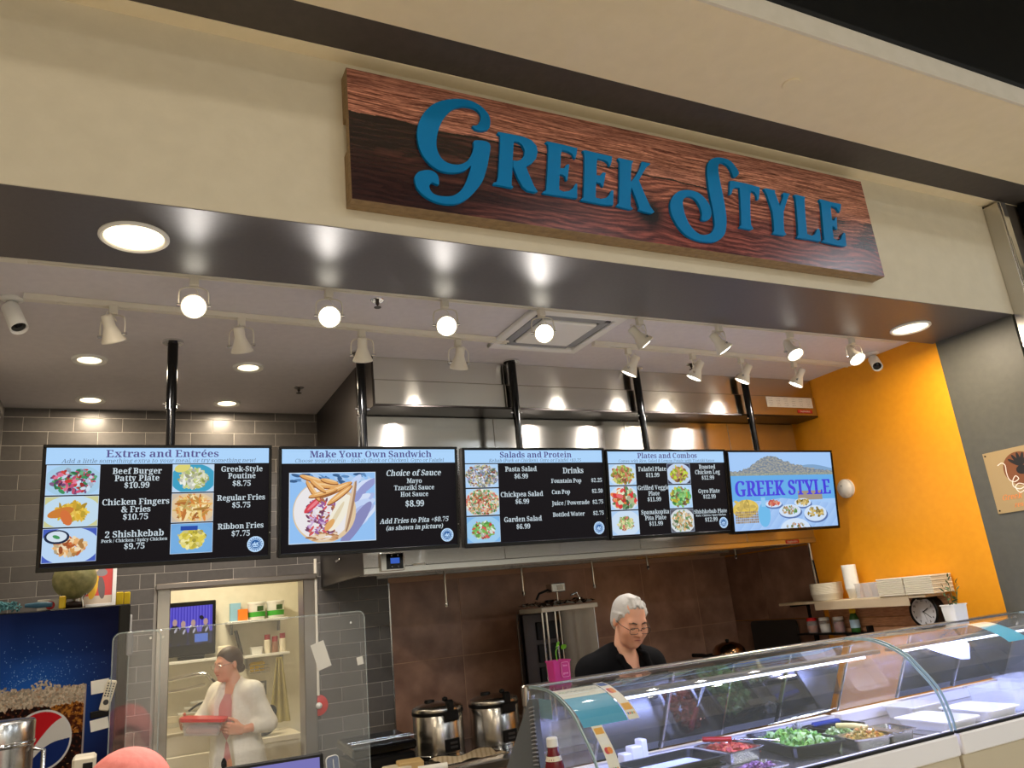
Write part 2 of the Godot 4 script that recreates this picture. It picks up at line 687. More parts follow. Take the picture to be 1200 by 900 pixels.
func build_shell() -> void:
	# the hall: floor under everything, far walls and the open black ceiling
	structure(span("floor", self, Vector3(-8, -0.12, -8.2), Vector3(12, 0, 10), M.hall_floor, 0.0))
	structure(span("wall_hall_back", self, Vector3(-8, 0, 10), Vector3(12, 6.2, 10.2), M.hall_wall, 0.0))
	structure(span("wall_hall_left", self, Vector3(-8.2, 0, -8.2), Vector3(-8, 6.2, 10), M.hall_wall, 0.0))
	structure(span("wall_hall_right", self, Vector3(12, 0, -8.2), Vector3(12.2, 6.2, 10), M.hall_wall, 0.0))
	structure(span("ceiling_hall", self, Vector3(-8, 6.0, -8.2), Vector3(12, 6.2, 10), M.black_ceiling, 0.0))
	for k in 5:
		structure(span("trim_ceiling_beam", self, Vector3(-8, 5.7, -2.0 + k * 2.4), Vector3(12, 5.98, -1.85 + k * 2.4), M.black_ceiling, 0.01))
	paint("old_pipe", c8(92, 84, 52), 0.7)
	tag(tube("ceiling_pipe", self, [Vector3(4.35, 5.55, -2.05), Vector3(4.9, 5.62, 2.5)], 0.05, M.old_pipe, 10), "dim olive pipe under the black open ceiling", "pipe")
	speckle("quarry_tile", c8(118, 104, 94), c8(138, 122, 110), 0.03, Vector3.ONE * 2.0, 0.5)
	structure(span("floor_kitchen", self, Vector3(-0.85, -0.02, -5.34), Vector3(4.82, 0.004, -2.5), M.quarry_tile, 0.0))
	# kitchen
	var back := Node3D.new()
	back.name = "wall_back"
	add_child(back)
	structure(back)
	var zb := -5.34
	span("panel", back, Vector3(-0.85, 0, zb - 0.15), Vector3(0.22, 3.2, zb - 0.002), M.grout, 0.0)
	span("panel", back, Vector3(0.22, 1.955, zb - 0.15), Vector3(1.09, 3.2, zb - 0.002), M.grout, 0.0)
	span("panel", back, Vector3(1.09, 0, zb - 0.15), Vector3(1.64, 3.2, zb - 0.002), M.grout, 0.0)
	span("panel", back, Vector3(1.64, 0, zb - 0.15), Vector3(4.82, 3.2, zb + 0.0008), M.brown_grout, 0.0)
	# grey wall tiles in running bond
	var ph := 0.0893
	var pw := 0.27
	for r in 26:
		var y1 := 3.041 + ph - r * ph
		var y0 := y1 - ph
		y1 = minf(y1, 3.098)
		var x := -0.868 - (0.0 if r % 2 == 1 else 0.135)
		while x < 1.64:
			var a := maxf(x, -0.70)
			var b := minf(x + pw, 1.638)
			x += pw
			if b - a < 0.02 or (a > 1.2 and y0 > 1.95):
				continue
			var parts := [[a, b, y0]]
			if y0 < 1.99:
				parts = []
				if y1 > 2.005 and b > 0.16 and a < 1.13:
					parts.append([maxf(a, 0.163), minf(b, 1.127), 1.991])
				if a < 0.15:
					parts.append([a, minf(b, 0.16), y0])
				if b > 1.14:
					parts.append([maxf(a, 1.13), b, y0])
			for q in parts:
				if q[1] - q[0] > 0.015:
					box("tile", back, Vector3((q[0] + q[1]) / 2, (q[2] + y1) / 2, zb - 0.006), Vector3(q[1] - q[0] - 0.0035, y1 - q[2] - 0.0035, 0.012), M["grey_tile_%d" % (rng.randi() % 4)], 0.0012)
	var bx := [1.643, 2.16, 2.694, 3.228, 3.762, 4.297, 4.668]
	var by := [0.82, 1.355, 1.889]
	for i in 6:
		for j in 2:
			box("tile", back, Vector3((bx[i] + bx[i + 1]) / 2, (by[j] + by[j + 1]) / 2, zb - 0.005), Vector3(bx[i + 1] - bx[i] - 0.004, 0.53, 0.014), M["brown_tile_%d" % (rng.randi() % 4)], 0.0015)
	tag_trim(span("trim_tile_edge", self, Vector3(1.634, 0.82, zb), Vector3(1.645, 1.889, zb + 0.006), M.steel_plain, 0.001))
	var left := Node3D.new()
	left.name = "wall_left"
	add_child(left)
	structure(left)
	span("panel", left, Vector3(-0.85, 0, -5.34), Vector3(-0.7025, 3.2, -2.5), M.grout, 0.0)
	for r in 16:
		var y := 3.041 - (r + 0.5) * ph
		for k in 3:
			var z0: float = -5.33 + k * pw - (0.0 if r % 2 else 0.135)
			var z1: float = z0 + pw
			z0 = maxf(z0, -5.332)
			box("tile", left, Vector3(-0.706, y, (z0 + z1) / 2), Vector3(0.012, ph - 0.0035, z1 - z0 - 0.0035), M["grey_tile_%d" % (rng.randi() % 4)], 0.0012)
	var right := Node3D.new()
	right.name = "wall_right"
	add_child(right)
	structure(right)
	span("orange_panel", right, Vector3(4.67, 0, -5.34), Vector3(4.82, 3.2, -3.0), M.orange_wall, 0.0)
	span("grey_panel", right, Vector3(4.67, 0, -3.0), Vector3(4.82, 3.2, -2.5), M.grey_wall, 0.0)
	for i in 2:
		for j in 2:
			var z0: float = [-5.335, -4.932][i]
			var z1: float = [-4.936, -4.37][i]
			box("tile", right, Vector3(4.665, (by[j] + by[j + 1]) / 2, (z0 + z1) / 2), Vector3(0.014, 0.53, z1 - z0), M["brown_tile_%d" % (rng.randi() % 4)], 0.0015)
	structure(span("ceiling", self, Vector3(-0.85, 3.1, -5.34), Vector3(4.82, 3.2, -2.6), M.white_ceiling, 0.0))
	# storefront: soffit, cream fascia, stepped bulkhead of the hall
	structure(span("trim_soffit", self, Vector3(-6, 3.03, -3.02), Vector3(4.67, 3.1, -2.493), M.soffit_paint, 0.002))
	structure(span("wall_front", self, Vector3(-6, 3.032, -2.62), Vector3(4.68, 3.9, -2.49), M.cream, 0.002))
	structure(span("wall_front_left", self, Vector3(-8, 0, -2.62), Vector3(-0.85, 3.03, -2.5), M.grey_wall, 0.0))
	structure(span("wall_front_right", self, Vector3(4.74, 0, -2.62), Vector3(12, 3.75, -2.42), M.dark_trim, 0.002))
	structure(span("wall_front_top", self, Vector3(-8, 3.9, -2.62), Vector3(12, 6.2, -2.5), M.black_ceiling, 0.0))
	structure(span("trim_bulkhead_inner", self, Vector3(-8, 3.75, -2.5), Vector3(12, 3.86, -2.42), M.bulkhead_cream, 0.002))
	structure(span("trim_bulkhead_band", self, Vector3(-8, 3.752, -2.42), Vector3(12, 3.86, -2.232), M.dark_trim, 0.002))
	structure(span("trim_bulkhead", self, Vector3(-8, 3.75, -2.232), Vector3(12, 3.852, -1.735), M.bulkhead_cream, 0.002))
	structure(span("trim_bulkhead_edge", self, Vector3(-8, 3.75, -1.735), Vector3(12, 3.852, -1.72), M.bulkhead_edge, 0.001))
	structure(span("trim_bulkhead_top", self, Vector3(-8, 3.86, -2.5), Vector3(12, 3.9, -1.735), M.black_ceiling, 0.0))
	# steel pilaster at the end of the storefront, and the next shop's lit sign beyond it
	var t := thing("steel_pilaster", "brushed steel pilaster edging the right end of the cream fascia", "pilaster", Vector3(4.70, 0, -2.44))
	span("web", t, Vector3(-0.025, 0, -0.05), Vector3(0.035, 3.73, 0.045), M.steel_plain, 0.003)
	span("flange", t, Vector3(-0.012, 0, 0.045), Vector3(0.035, 3.73, 0.055), M.chrome, 0.002)
	var n := thing("light_box_sign", "white edge of the next shop's box sign on the dark column", "sign", Vector3(4.98, 3.3, -2.4))
	span("frame", n, Vector3(-0.09, -0.42, 0), Vector3(0.9, 0.44, 0.05), M.white_paint, 0.004)
	span("trim_line", n, Vector3(-0.096, -0.42, 0), Vector3(-0.09, 0.44, 0.056), M.black, 0.001)
	# painted disc of a concealed sprinkler in the bulkhead
	tag(lathe("concealed_sprinkler", self, Vector3(2.56, 3.742, -1.985), crisp([[0.0, 0.0], [0.038, 0.0], [0.04, 0.003], [0.04, 0.009]]), M.bulkhead_cream, 28), "cream round cover plate flush in the bulkhead above the sign", "sprinkler")

func tag_trim(o: Node3D) -> void:
	structure(o)

# outlines of the sign's letters, in metres on the face of the board
const LETTERS := [
	["G", [1.248, 3.446, 1.236, 3.370, 1.219, 3.313, 1.194, 3.255, 1.146, 3.194, 1.104, 3.158, 1.064, 3.142, 1.021, 3.138, 0.984, 3.144, 0.948, 3.161, 0.924, 3.188, 0.916, 3.226, 0.925, 3.248, 0.942, 3.263, 0.977, 3.274, 1.001, 3.268, 1.013, 3.252, 1.014, 3.219, 1.002, 3.218, 0.989, 3.222, 0.975, 3.210, 0.975, 3.191, 0.989, 3.174, 1.018, 3.169, 1.061, 3.176, 1.093, 3.197, 1.118, 3.230, 1.139, 3.275, 1.156, 3.326, 1.133, 3.303, 1.106, 3.289, 1.075, 3.280, 1.039, 3.278, 1.007, 3.286, 0.979, 3.305, 0.957, 3.334, 0.943, 3.372, 0.939, 3.424, 0.947, 3.470, 0.965, 3.513, 0.991, 3.551, 1.026, 3.585, 1.073, 3.611, 1.126, 3.628, 1.173, 3.632, 1.213, 3.623, 1.243, 3.601, 1.259, 3.576, 1.260, 3.541, 1.247, 3.511, 1.213, 3.498, 1.190, 3.500, 1.178, 3.513, 1.198, 3.520, 1.213, 3.541, 1.220, 3.564, 1.213, 3.587, 1.196, 3.599, 1.164, 3.601, 1.132, 3.593, 1.099, 3.574, 1.071, 3.543, 1.045, 3.501, 1.024, 3.445, 1.016, 3.399, 1.019, 3.364, 1.033, 3.336, 1.056, 3.321, 1.087, 3.318, 1.115, 3.326, 1.142, 3.346, 1.162, 3.377, 1.175, 3.413, 1.182, 3.446]],
	["R", [1.292, 3.510, 1.348, 3.511, 1.410, 3.510, 1.444, 3.502, 1.466, 3.479, 1.468, 3.450, 1.456, 3.416, 1.435, 3.390, 1.404, 3.368, 1.419, 3.320, 1.432, 3.283, 1.446, 3.259, 1.433, 3.254, 1.398, 3.256, 1.378, 3.270, 1.361, 3.306, 1.344, 3.357, 1.347, 3.387, 1.365, 3.387, 1.384, 3.397, 1.401, 3.419, 1.407, 3.447, 1.398, 3.470, 1.380, 3.481, 1.360, 3.478, 1.353, 3.436, 1.345, 3.388, 1.342, 3.357, 1.330, 3.287, 1.328, 3.269, 1.335, 3.261, 1.328, 3.257, 1.288, 3.259, 1.246, 3.259, 1.247, 3.266, 1.262, 3.273, 1.270, 3.294, 1.282, 3.365, 1.295, 3.455, 1.299, 3.492, 1.287, 3.502]],
	["E", [1.512, 3.506, 1.522, 3.512, 1.591, 3.511, 1.668, 3.508, 1.662, 3.483, 1.651, 3.453, 1.644, 3.459, 1.639, 3.474, 1.619, 3.482, 1.587, 3.483, 1.579, 3.453, 1.572, 3.406, 1.568, 3.391, 1.589, 3.395, 1.601, 3.414, 1.616, 3.419, 1.607, 3.381, 1.596, 3.338, 1.589, 3.339, 1.588, 3.355, 1.576, 3.362, 1.562, 3.362, 1.554, 3.318, 1.550, 3.286, 1.570, 3.280, 1.598, 3.289, 1.621, 3.307, 1.634, 3.329, 1.643, 3.331, 1.633, 3.260, 1.594, 3.258, 1.530, 3.256, 1.468, 3.256, 1.469, 3.262, 1.486, 3.273, 1.495, 3.316, 1.511, 3.408, 1.522, 3.479, 1.522, 3.497]],
	["E", [1.693, 3.501, 1.708, 3.506, 1.775, 3.503, 1.845, 3.501, 1.839, 3.475, 1.828, 3.451, 1.822, 3.455, 1.816, 3.469, 1.795, 3.476, 1.764, 3.475, 1.756, 3.441, 1.748, 3.390, 1.768, 3.392, 1.783, 3.411, 1.798, 3.411, 1.787, 3.377, 1.774, 3.338, 1.768, 3.341, 1.762, 3.354, 1.741, 3.357, 1.734, 3.322, 1.727, 3.279, 1.751, 3.276, 1.781, 3.286, 1.801, 3.305, 1.814, 3.328, 1.825, 3.329, 1.812, 3.256, 1.771, 3.251, 1.709, 3.252, 1.651, 3.253, 1.652, 3.259, 1.665, 3.269, 1.674, 3.320, 1.689, 3.405, 1.699, 3.472, 1.698, 3.491]],
	["K", [1.873, 3.496, 1.881, 3.501, 1.919, 3.500, 1.958, 3.499, 1.946, 3.481, 1.934, 3.436, 1.926, 3.390, 1.931, 3.393, 1.970, 3.442, 1.994, 3.481, 1.998, 3.493, 2.005, 3.506, 2.051, 3.505, 2.047, 3.498, 2.026, 3.482, 1.998, 3.443, 1.971, 3.405, 1.981, 3.373, 1.999, 3.315, 2.013, 3.279, 2.029, 3.256, 2.012, 3.247, 1.977, 3.248, 1.944, 3.254, 1.949, 3.265, 1.944, 3.292, 1.932, 3.336, 1.925, 3.363, 1.914, 3.324, 1.904, 3.267, 1.914, 3.253, 1.897, 3.248, 1.863, 3.251, 1.829, 3.255, 1.831, 3.261, 1.844, 3.271, 1.857, 3.342, 1.870, 3.415, 1.881, 3.479]],
	["S", [2.585, 3.557, 2.570, 3.586, 2.547, 3.610, 2.513, 3.619, 2.470, 3.617, 2.433, 3.604, 2.403, 3.580, 2.385, 3.542, 2.377, 3.498, 2.372, 3.431, 2.372, 3.371, 2.373, 3.312, 2.370, 3.259, 2.362, 3.229, 2.339, 3.200, 2.309, 3.184, 2.275, 3.179, 2.245, 3.192, 2.219, 3.220, 2.204, 3.258, 2.199, 3.297, 2.201, 3.332, 2.213, 3.354, 2.235, 3.367, 2.262, 3.368, 2.285, 3.354, 2.299, 3.324, 2.302, 3.290, 2.293, 3.262, 2.301, 3.255, 2.321, 3.257, 2.344, 3.270, 2.359, 3.296, 2.361, 3.334, 2.344, 3.367, 2.313, 3.394, 2.275, 3.403, 2.232, 3.400, 2.187, 3.385, 2.148, 3.352, 2.127, 3.314, 2.122, 3.274, 2.132, 3.236, 2.156, 3.194, 2.194, 3.162, 2.249, 3.147, 2.301, 3.146, 2.349, 3.153, 2.390, 3.175, 2.421, 3.208, 2.439, 3.252, 2.450, 3.306, 2.453, 3.367, 2.453, 3.427, 2.452, 3.487, 2.454, 3.537, 2.460, 3.569, 2.474, 3.587, 2.500, 3.592, 2.525, 3.578, 2.537, 3.552, 2.541, 3.528, 2.555, 3.524, 2.573, 3.537]],
	["T", [2.515, 3.497, 2.536, 3.501, 2.616, 3.501, 2.704, 3.495, 2.695, 3.464, 2.681, 3.424, 2.669, 3.422, 2.671, 3.446, 2.661, 3.462, 2.639, 3.466, 2.624, 3.418, 2.605, 3.335, 2.595, 3.276, 2.605, 3.255, 2.589, 3.248, 2.557, 3.249, 2.518, 3.250, 2.519, 3.255, 2.531, 3.264, 2.545, 3.325, 2.561, 3.413, 2.569, 3.469, 2.542, 3.467, 2.522, 3.452, 2.509, 3.425, 2.495, 3.422, 2.506, 3.461]],
	["Y", [2.727, 3.490, 2.742, 3.496, 2.805, 3.495, 2.800, 3.482, 2.815, 3.411, 2.851, 3.467, 2.852, 3.485, 2.861, 3.492, 2.904, 3.492, 2.889, 3.476, 2.858, 3.426, 2.832, 3.381, 2.816, 3.320, 2.807, 3.273, 2.816, 3.254, 2.800, 3.246, 2.758, 3.246, 2.725, 3.248, 2.739, 3.263, 2.749, 3.316, 2.755, 3.369, 2.750, 3.415, 2.740, 3.472]],
	["L", [2.929, 3.490, 2.945, 3.495, 3.007, 3.492, 2.998, 3.473, 2.981, 3.392, 2.962, 3.277, 2.993, 3.272, 3.019, 3.285, 3.041, 3.314, 3.053, 3.322, 3.059, 3.308, 3.050, 3.251, 3.037, 3.246, 2.965, 3.248, 2.885, 3.246, 2.887, 3.254, 2.898, 3.262, 2.911, 3.322, 2.927, 3.413, 2.936, 3.475]],
	["E", [3.105, 3.493, 3.117, 3.497, 3.192, 3.492, 3.264, 3.492, 3.257, 3.471, 3.239, 3.440, 3.229, 3.448, 3.222, 3.463, 3.185, 3.469, 3.177, 3.452, 3.166, 3.384, 3.183, 3.383, 3.195, 3.403, 3.207, 3.408, 3.196, 3.364, 3.190, 3.335, 3.178, 3.337, 3.172, 3.348, 3.157, 3.349, 3.150, 3.303, 3.147, 3.275, 3.172, 3.270, 3.198, 3.279, 3.217, 3.306, 3.233, 3.323, 3.242, 3.319, 3.229, 3.247, 3.209, 3.242, 3.134, 3.244, 3.060, 3.249, 3.062, 3.256, 3.076, 3.263, 3.086, 3.324, 3.100, 3.398, 3.112, 3.467]],
]

func wood_face() -> Image:
	# weathered planks: a pale streaked plank above, a nearly black one below on the left that turns red-brown to the right
	var w := 1400
	var h := 280
	var img := Image.create(w, h, false, Image.FORMAT_RGB8)
	var n := FastNoiseLite.new()
	n.seed = 5
	n.frequency = 1.0
	n.fractal_octaves = 3
	for y in h:
		for x in w:
			var u := float(x) / w
			var v := float(y) / h
			var bend := n.get_noise_2d(u * 3.0, v * 1.5) * 0.035
			# a knot pushes the grain aside
			var kd := Vector2((u - 0.475) * 5.0, v - 0.74)
			bend += 0.05 * exp(-kd.length_squared() * 22.0) * signf(kd.y)
			var g := n.get_noise_2d(u * 9.0, (v + bend) * 70.0)
			var fine := n.get_noise_2d(u * 60.0 + 40.0, (v + bend) * 190.0)
			var ring := sin((v + bend) * 120.0 + n.get_noise_2d(u * 5.0, v * 3.0) * 9.0)
			var split := 0.33 + 0.12 * u + 0.02 * n.get_noise_2d(u * 12.0, 3.0)
			var c: Color
			if v < split:
				var t := clampf(0.52 + g * 0.7 + fine * 0.35 + ring * 0.12, 0.0, 1.0)
				c = c8(84, 42, 34).lerp(c8(244, 168, 140), t)
				if v < 0.12:
					c = c.lerp(c8(140, 96, 82), 0.35)
			else:
				var red := clampf((u - 0.12) / 0.3 + n.get_noise_2d(u * 2.0, v * 4.0) * 0.6, 0.0, 1.0)
				var t := clampf(0.42 + g * 0.55 + fine * 0.3 + ring * 0.25, 0.0, 1.0)
				var lo := c8(20, 11, 11).lerp(c8(76, 34, 28), red)
				var hi := c8(62, 36, 32).lerp(c8(228, 142, 114), red)
				if v > 0.62:
					hi = hi.lerp(c8(156, 72, 66), 0.65 * red)
					lo = lo.lerp(c8(60, 24, 24), 0.5)
				c = lo.lerp(hi, t)
				if absf(v - split) < 0.012 and u < 0.62:
					c = c8(14, 8, 7)
			var k := exp(-kd.length_squared() * 90.0)
			c = c.lerp(c8(14, 7, 6), clampf(k * 1.3, 0.0, 0.95))
			if u > 0.86:
				var sweep := sin((u - 1.05) * 60.0 + v * 9.0 + g * 3.0)
				if v > 0.45 and v < 0.75 and sweep > 0.3:
					c = c.darkened(0.55)
			img.set_pixel(x, y, c)
	return img

func build_sign() -> void:
	var t := thing("storefront_sign", "long wooden plank sign with raised teal lettering on the cream fascia", "sign", Vector3(2.08, 3.108, -2.49))
	var wood := speckle("sign_edge_wood", c8(122, 98, 66), c8(158, 130, 92), 0.02, Vector3(2, 12, 2), 0.6)
	var w := 2.81
	var h := 0.564
	box("board", t, Vector3(0, h / 2, 0.058), Vector3(w, h, 0.036), wood, 0.002)
	span("bottom_batten", t, Vector3(-w / 2, 0, 0), Vector3(w / 2, 0.03, 0.04), wood, 0.002)
	span("top_batten", t, Vector3(-w / 2, h - 0.03, 0), Vector3(w / 2, h, 0.04), wood, 0.002)
	span("side_batten", t, Vector3(-w / 2, 0.03, 0), Vector3(-w / 2 + 0.03, 0.22, 0.04), wood, 0.002)
	span("side_batten", t, Vector3(-w / 2, 0.36, 0), Vector3(-w / 2 + 0.03, h - 0.03, 0.04), wood, 0.002)
	span("side_batten", t, Vector3(w / 2 - 0.03, 0.03, 0), Vector3(w / 2, h - 0.03, 0.04), wood, 0.002)
	var face := printed("plank_print", wood_face(), 0.25)
	card("printed_face", t, Vector3(0, h / 2, 0.0768), w - 0.004, h - 0.004, face)
	var teal := paint("teal_letter", c8(0, 122, 186), 0.45, 0.0, 0.3)
	for l in LETTERS:
		var flat: Array = l[1]
		var pts := []
		for k in range(0, flat.size(), 2):
			pts.append(Vector2(flat[k] - 2.08, flat[k + 1] - 3.108))
		if l[0] in ["G", "S"]:
			pts = smooth_line(pts, 4, true)
		prism("letter", t, PackedVector2Array(pts), 0.0765, 0.09, teal)
	for l in t.get_children():
		if l.name.begins_with("letter"):
			l.set_meta("label", "raised teal letter of the sign")

# ---------------------------------------------------------------- lamps of the shop
func downlight(label: String, at: Vector3, r: float, e: float, group: String, open := 0.66) -> void:
	var t := thing("recessed_downlight", label, "downlight", at, group)
	lathe("trim_ring", t, O, crisp([[r * (open - 0.04), 0.004], [r * (open + 0.02), -0.008], [r * 0.93, -0.012], [r, -0.006], [r, 0.0]]), M.white_plastic, 36)
	lathe("lamp_lens", t, O, crisp([[0.0, -0.003], [r * open, -0.003], [r * open, 0.004], [0.0, 0.004]]), M.downlight_glow, 36)
	var l := AreaLight3D.new()
	l.name = "lamp_light"
	l.area_size = Vector2(r * 1.3, r * 1.3)
	l.light_color = Color(1.0, 0.92, 0.8)
	l.light_energy = e
	l.area_range = 12.0
	l.area_attenuation = 2.0
	l.shadow_enabled = true
	t.add_child(l)
	l.position = Vector3(0, -0.012, 0)
	l.rotation_degrees = Vector3(-90, 0, 0)

# a white gimbal head: hangs from its adapter at «top», lamp pivot «drop» below, throwing light along «aim»
func track_light(label: String, top: Vector3, drop: float, aim: Vector3, e: float, group: String, cone := 50.0) -> void:
	var t := thing("track_light", label, "track light", top, group)
	box("adapter", t, Vector3(0, -0.02, 0), Vector3(0.035, 0.04, 0.03), M.white_paint, 0.003)
	aim = aim.normalized()
	var side := aim.cross(Vector3.UP).normalized()
	var p := Vector3(0, -drop, 0)
	var hang := Vector3(0, -0.045, 0)
	var yoke := []
	for q in [[-0.056, 0.0], [-0.056, 0.6], [-0.045, 0.9], [0.0, 1.0], [0.045, 0.9], [0.056, 0.6], [0.056, 0.0]]:
		yoke.append(p + side * q[0] + (hang - p) * q[1])
	tube("yoke", t, smooth_line(yoke, 3), 0.0032, M.white_paint, 6)
	# housing: narrow neck then a flared cone, its axis along aim
	var up := side.cross(aim).normalized()
	var b := Basis(side, -aim, side.cross(-aim))
	var o := lathe("lamp_housing", t, p, [[0.0, 0.092], [0.02, 0.09], [0.024, 0.084], [0.0245, 0.04], [0.027, 0.032], [0.046, -0.016], [0.05, -0.022], [0.05, -0.03], [0.046, -0.03], [0.044, -0.022], [0.02, 0.0], [0.0, 0.0]], M.white_paint, 24)
	o.basis = b
	for s in [-1.0, 1.0]:
		var k := lathe("thumb_screw", t, p + side * 0.05 * s, crisp([[0.0, 0.014], [0.007, 0.014], [0.007, -0.004], [0.0, -0.004]]), M.chrome, 10)
		k.basis = Basis(b.z, b.x * s, b.y).orthonormalized()
	var g := lathe("lamp_face", t, p, [[0.0, -0.034], [0.02, -0.033], [0.036, -0.03], [0.043, -0.025]], M.track_glow, 24)
	g.basis = b
	tube("lead", t, smooth_line([hang, hang + Vector3(0.015, -0.03, 0.01), p - aim * 0.1 + up * 0.02, p - aim * 0.088], 4), 0.002, M.white_paint, 5)
	var l := SpotLight3D.new()
	l.name = "lamp_light"
	l.light_color = Color(1.0, 0.97, 0.94)
	l.light_energy = e
	l.spot_range = 14.0
	l.spot_attenuation = 2.0
	l.spot_angle = cone
	l.spot_angle_attenuation = 0.8
	l.light_size = 0.022
	l.shadow_enabled = true
	t.add_child(l)
	l.position = p + aim * 0.045
	l.basis = Basis.looking_at(aim, up)

func rail(label: String, a: Vector3, b: Vector3) -> void:
	var t := thing("lighting_track", label, "lighting track", (a + b) / 2)
	var d := (b - a)
	var turn := Vector3(0, -rad_to_deg(atan2(d.z, d.x)), 0)
	var w := d.length()
	for k in 3:
		# two side rails and a sunken bar between them make the slot
		box(["side_rail", "slot_bar", "side_rail"][k], t, Vector3(0, 0.0 if k != 1 else 0.006, 0) + Vector3(d.z, 0, -d.x).normalized() * (k - 1) * -0.0125, Vector3(w, 0.026 if k != 1 else 0.014, 0.009 if k != 1 else 0.016), M.white_paint, 0.001, turn)
	box("feed_cap", t, -d.normalized() * (w / 2 - 0.06), Vector3(0.12, 0.028, 0.037), M.white_paint, 0.002, turn)

func build_lights() -> void:
	glow("downlight_glow", Color(1.0, 0.9, 0.72), 5.0)
	glow("track_glow", Color(1.0, 0.97, 0.9), 12.0)
	downlight("large round downlight in the dark soffit over the left corner", Vector3(-0.02, 3.03, -2.745), 0.115, 1.6, "downlights in the soffit", 0.84)
	downlight("round downlight in the dark soffit beside the orange wall", Vector3(4.18, 3.03, -2.815), 0.115, 1.6, "downlights in the soffit", 0.84)
	var where := ["front left", "front right", "rear left", "rear right"]
	var spots := [[-0.215, -4.346], [0.578, -4.353], [-0.235, -5.115], [0.546, -5.112]]
	for k in 4:
		downlight("small round kitchen downlight, %s of the four above the tiled wall" % where[k], Vector3(spots[k][0], 3.1, spots[k][1]), 0.085, 0.6, "kitchen downlights")
	rail("white track in front of the first three menu screens", Vector3(-0.43, 3.086, -3.52), Vector3(1.88, 3.086, -3.64))
	rail("white track in front of the last two menu screens", Vector3(2.41, 3.086, -3.58), Vector3(4.62, 3.086, -3.64))
	rail("white track close behind the dark soffit", Vector3(-0.5, 3.086, -3.14), Vector3(4.5, 3.086, -3.14))
	var ordinal := ["first", "second", "third", "fourth", "fifth", "sixth", "seventh", "eighth"]
	var fx := [0.205, 0.757, 1.306, 1.828, 2.43, 2.98, 3.53, 4.06]
	var fa := [Vector3(-0.05, -0.62, 1), Vector3(-0.2, -0.62, 1), Vector3(-0.3, -0.65, 1), Vector3(-0.4, -0.65, 1), Vector3(0.8, -1.0, 0.16), Vector3(0.65, -1.1, 0.2), Vector3(-0.1, -1.1, 0.65), Vector3(-0.15, -1.1, 0.65)]
	for k in 8:
		track_light("lit white track head behind the soffit, %s from the left in the front row" % ordinal[k], Vector3(fx[k], 3.074, -3.14), 0.125, fa[k], 1.7 if k < 4 else 1.1, "front row of track heads", 48.0)
	var rx := [-0.094, 0.442, 1.03, 1.573, 2.66, 3.16, 3.57, 4.06]
	for k in 8:
		var z: float = -3.52 - 0.12 * k / 3.0 if k < 4 else -3.59 - 0.04 * (k - 4) / 3.0
		var aim := Vector3(0.34 - 0.1 * k, -1.0, -0.55) if k < 4 else Vector3(-0.42, -1.0, -0.45)
		track_light("white track head turned to the kitchen, %s from the left in the rear row" % ordinal[k], Vector3(rx[k], 3.074, z), 0.135, aim, 0.9 if k < 2 else 1.0, "rear row of track heads", 60.0)

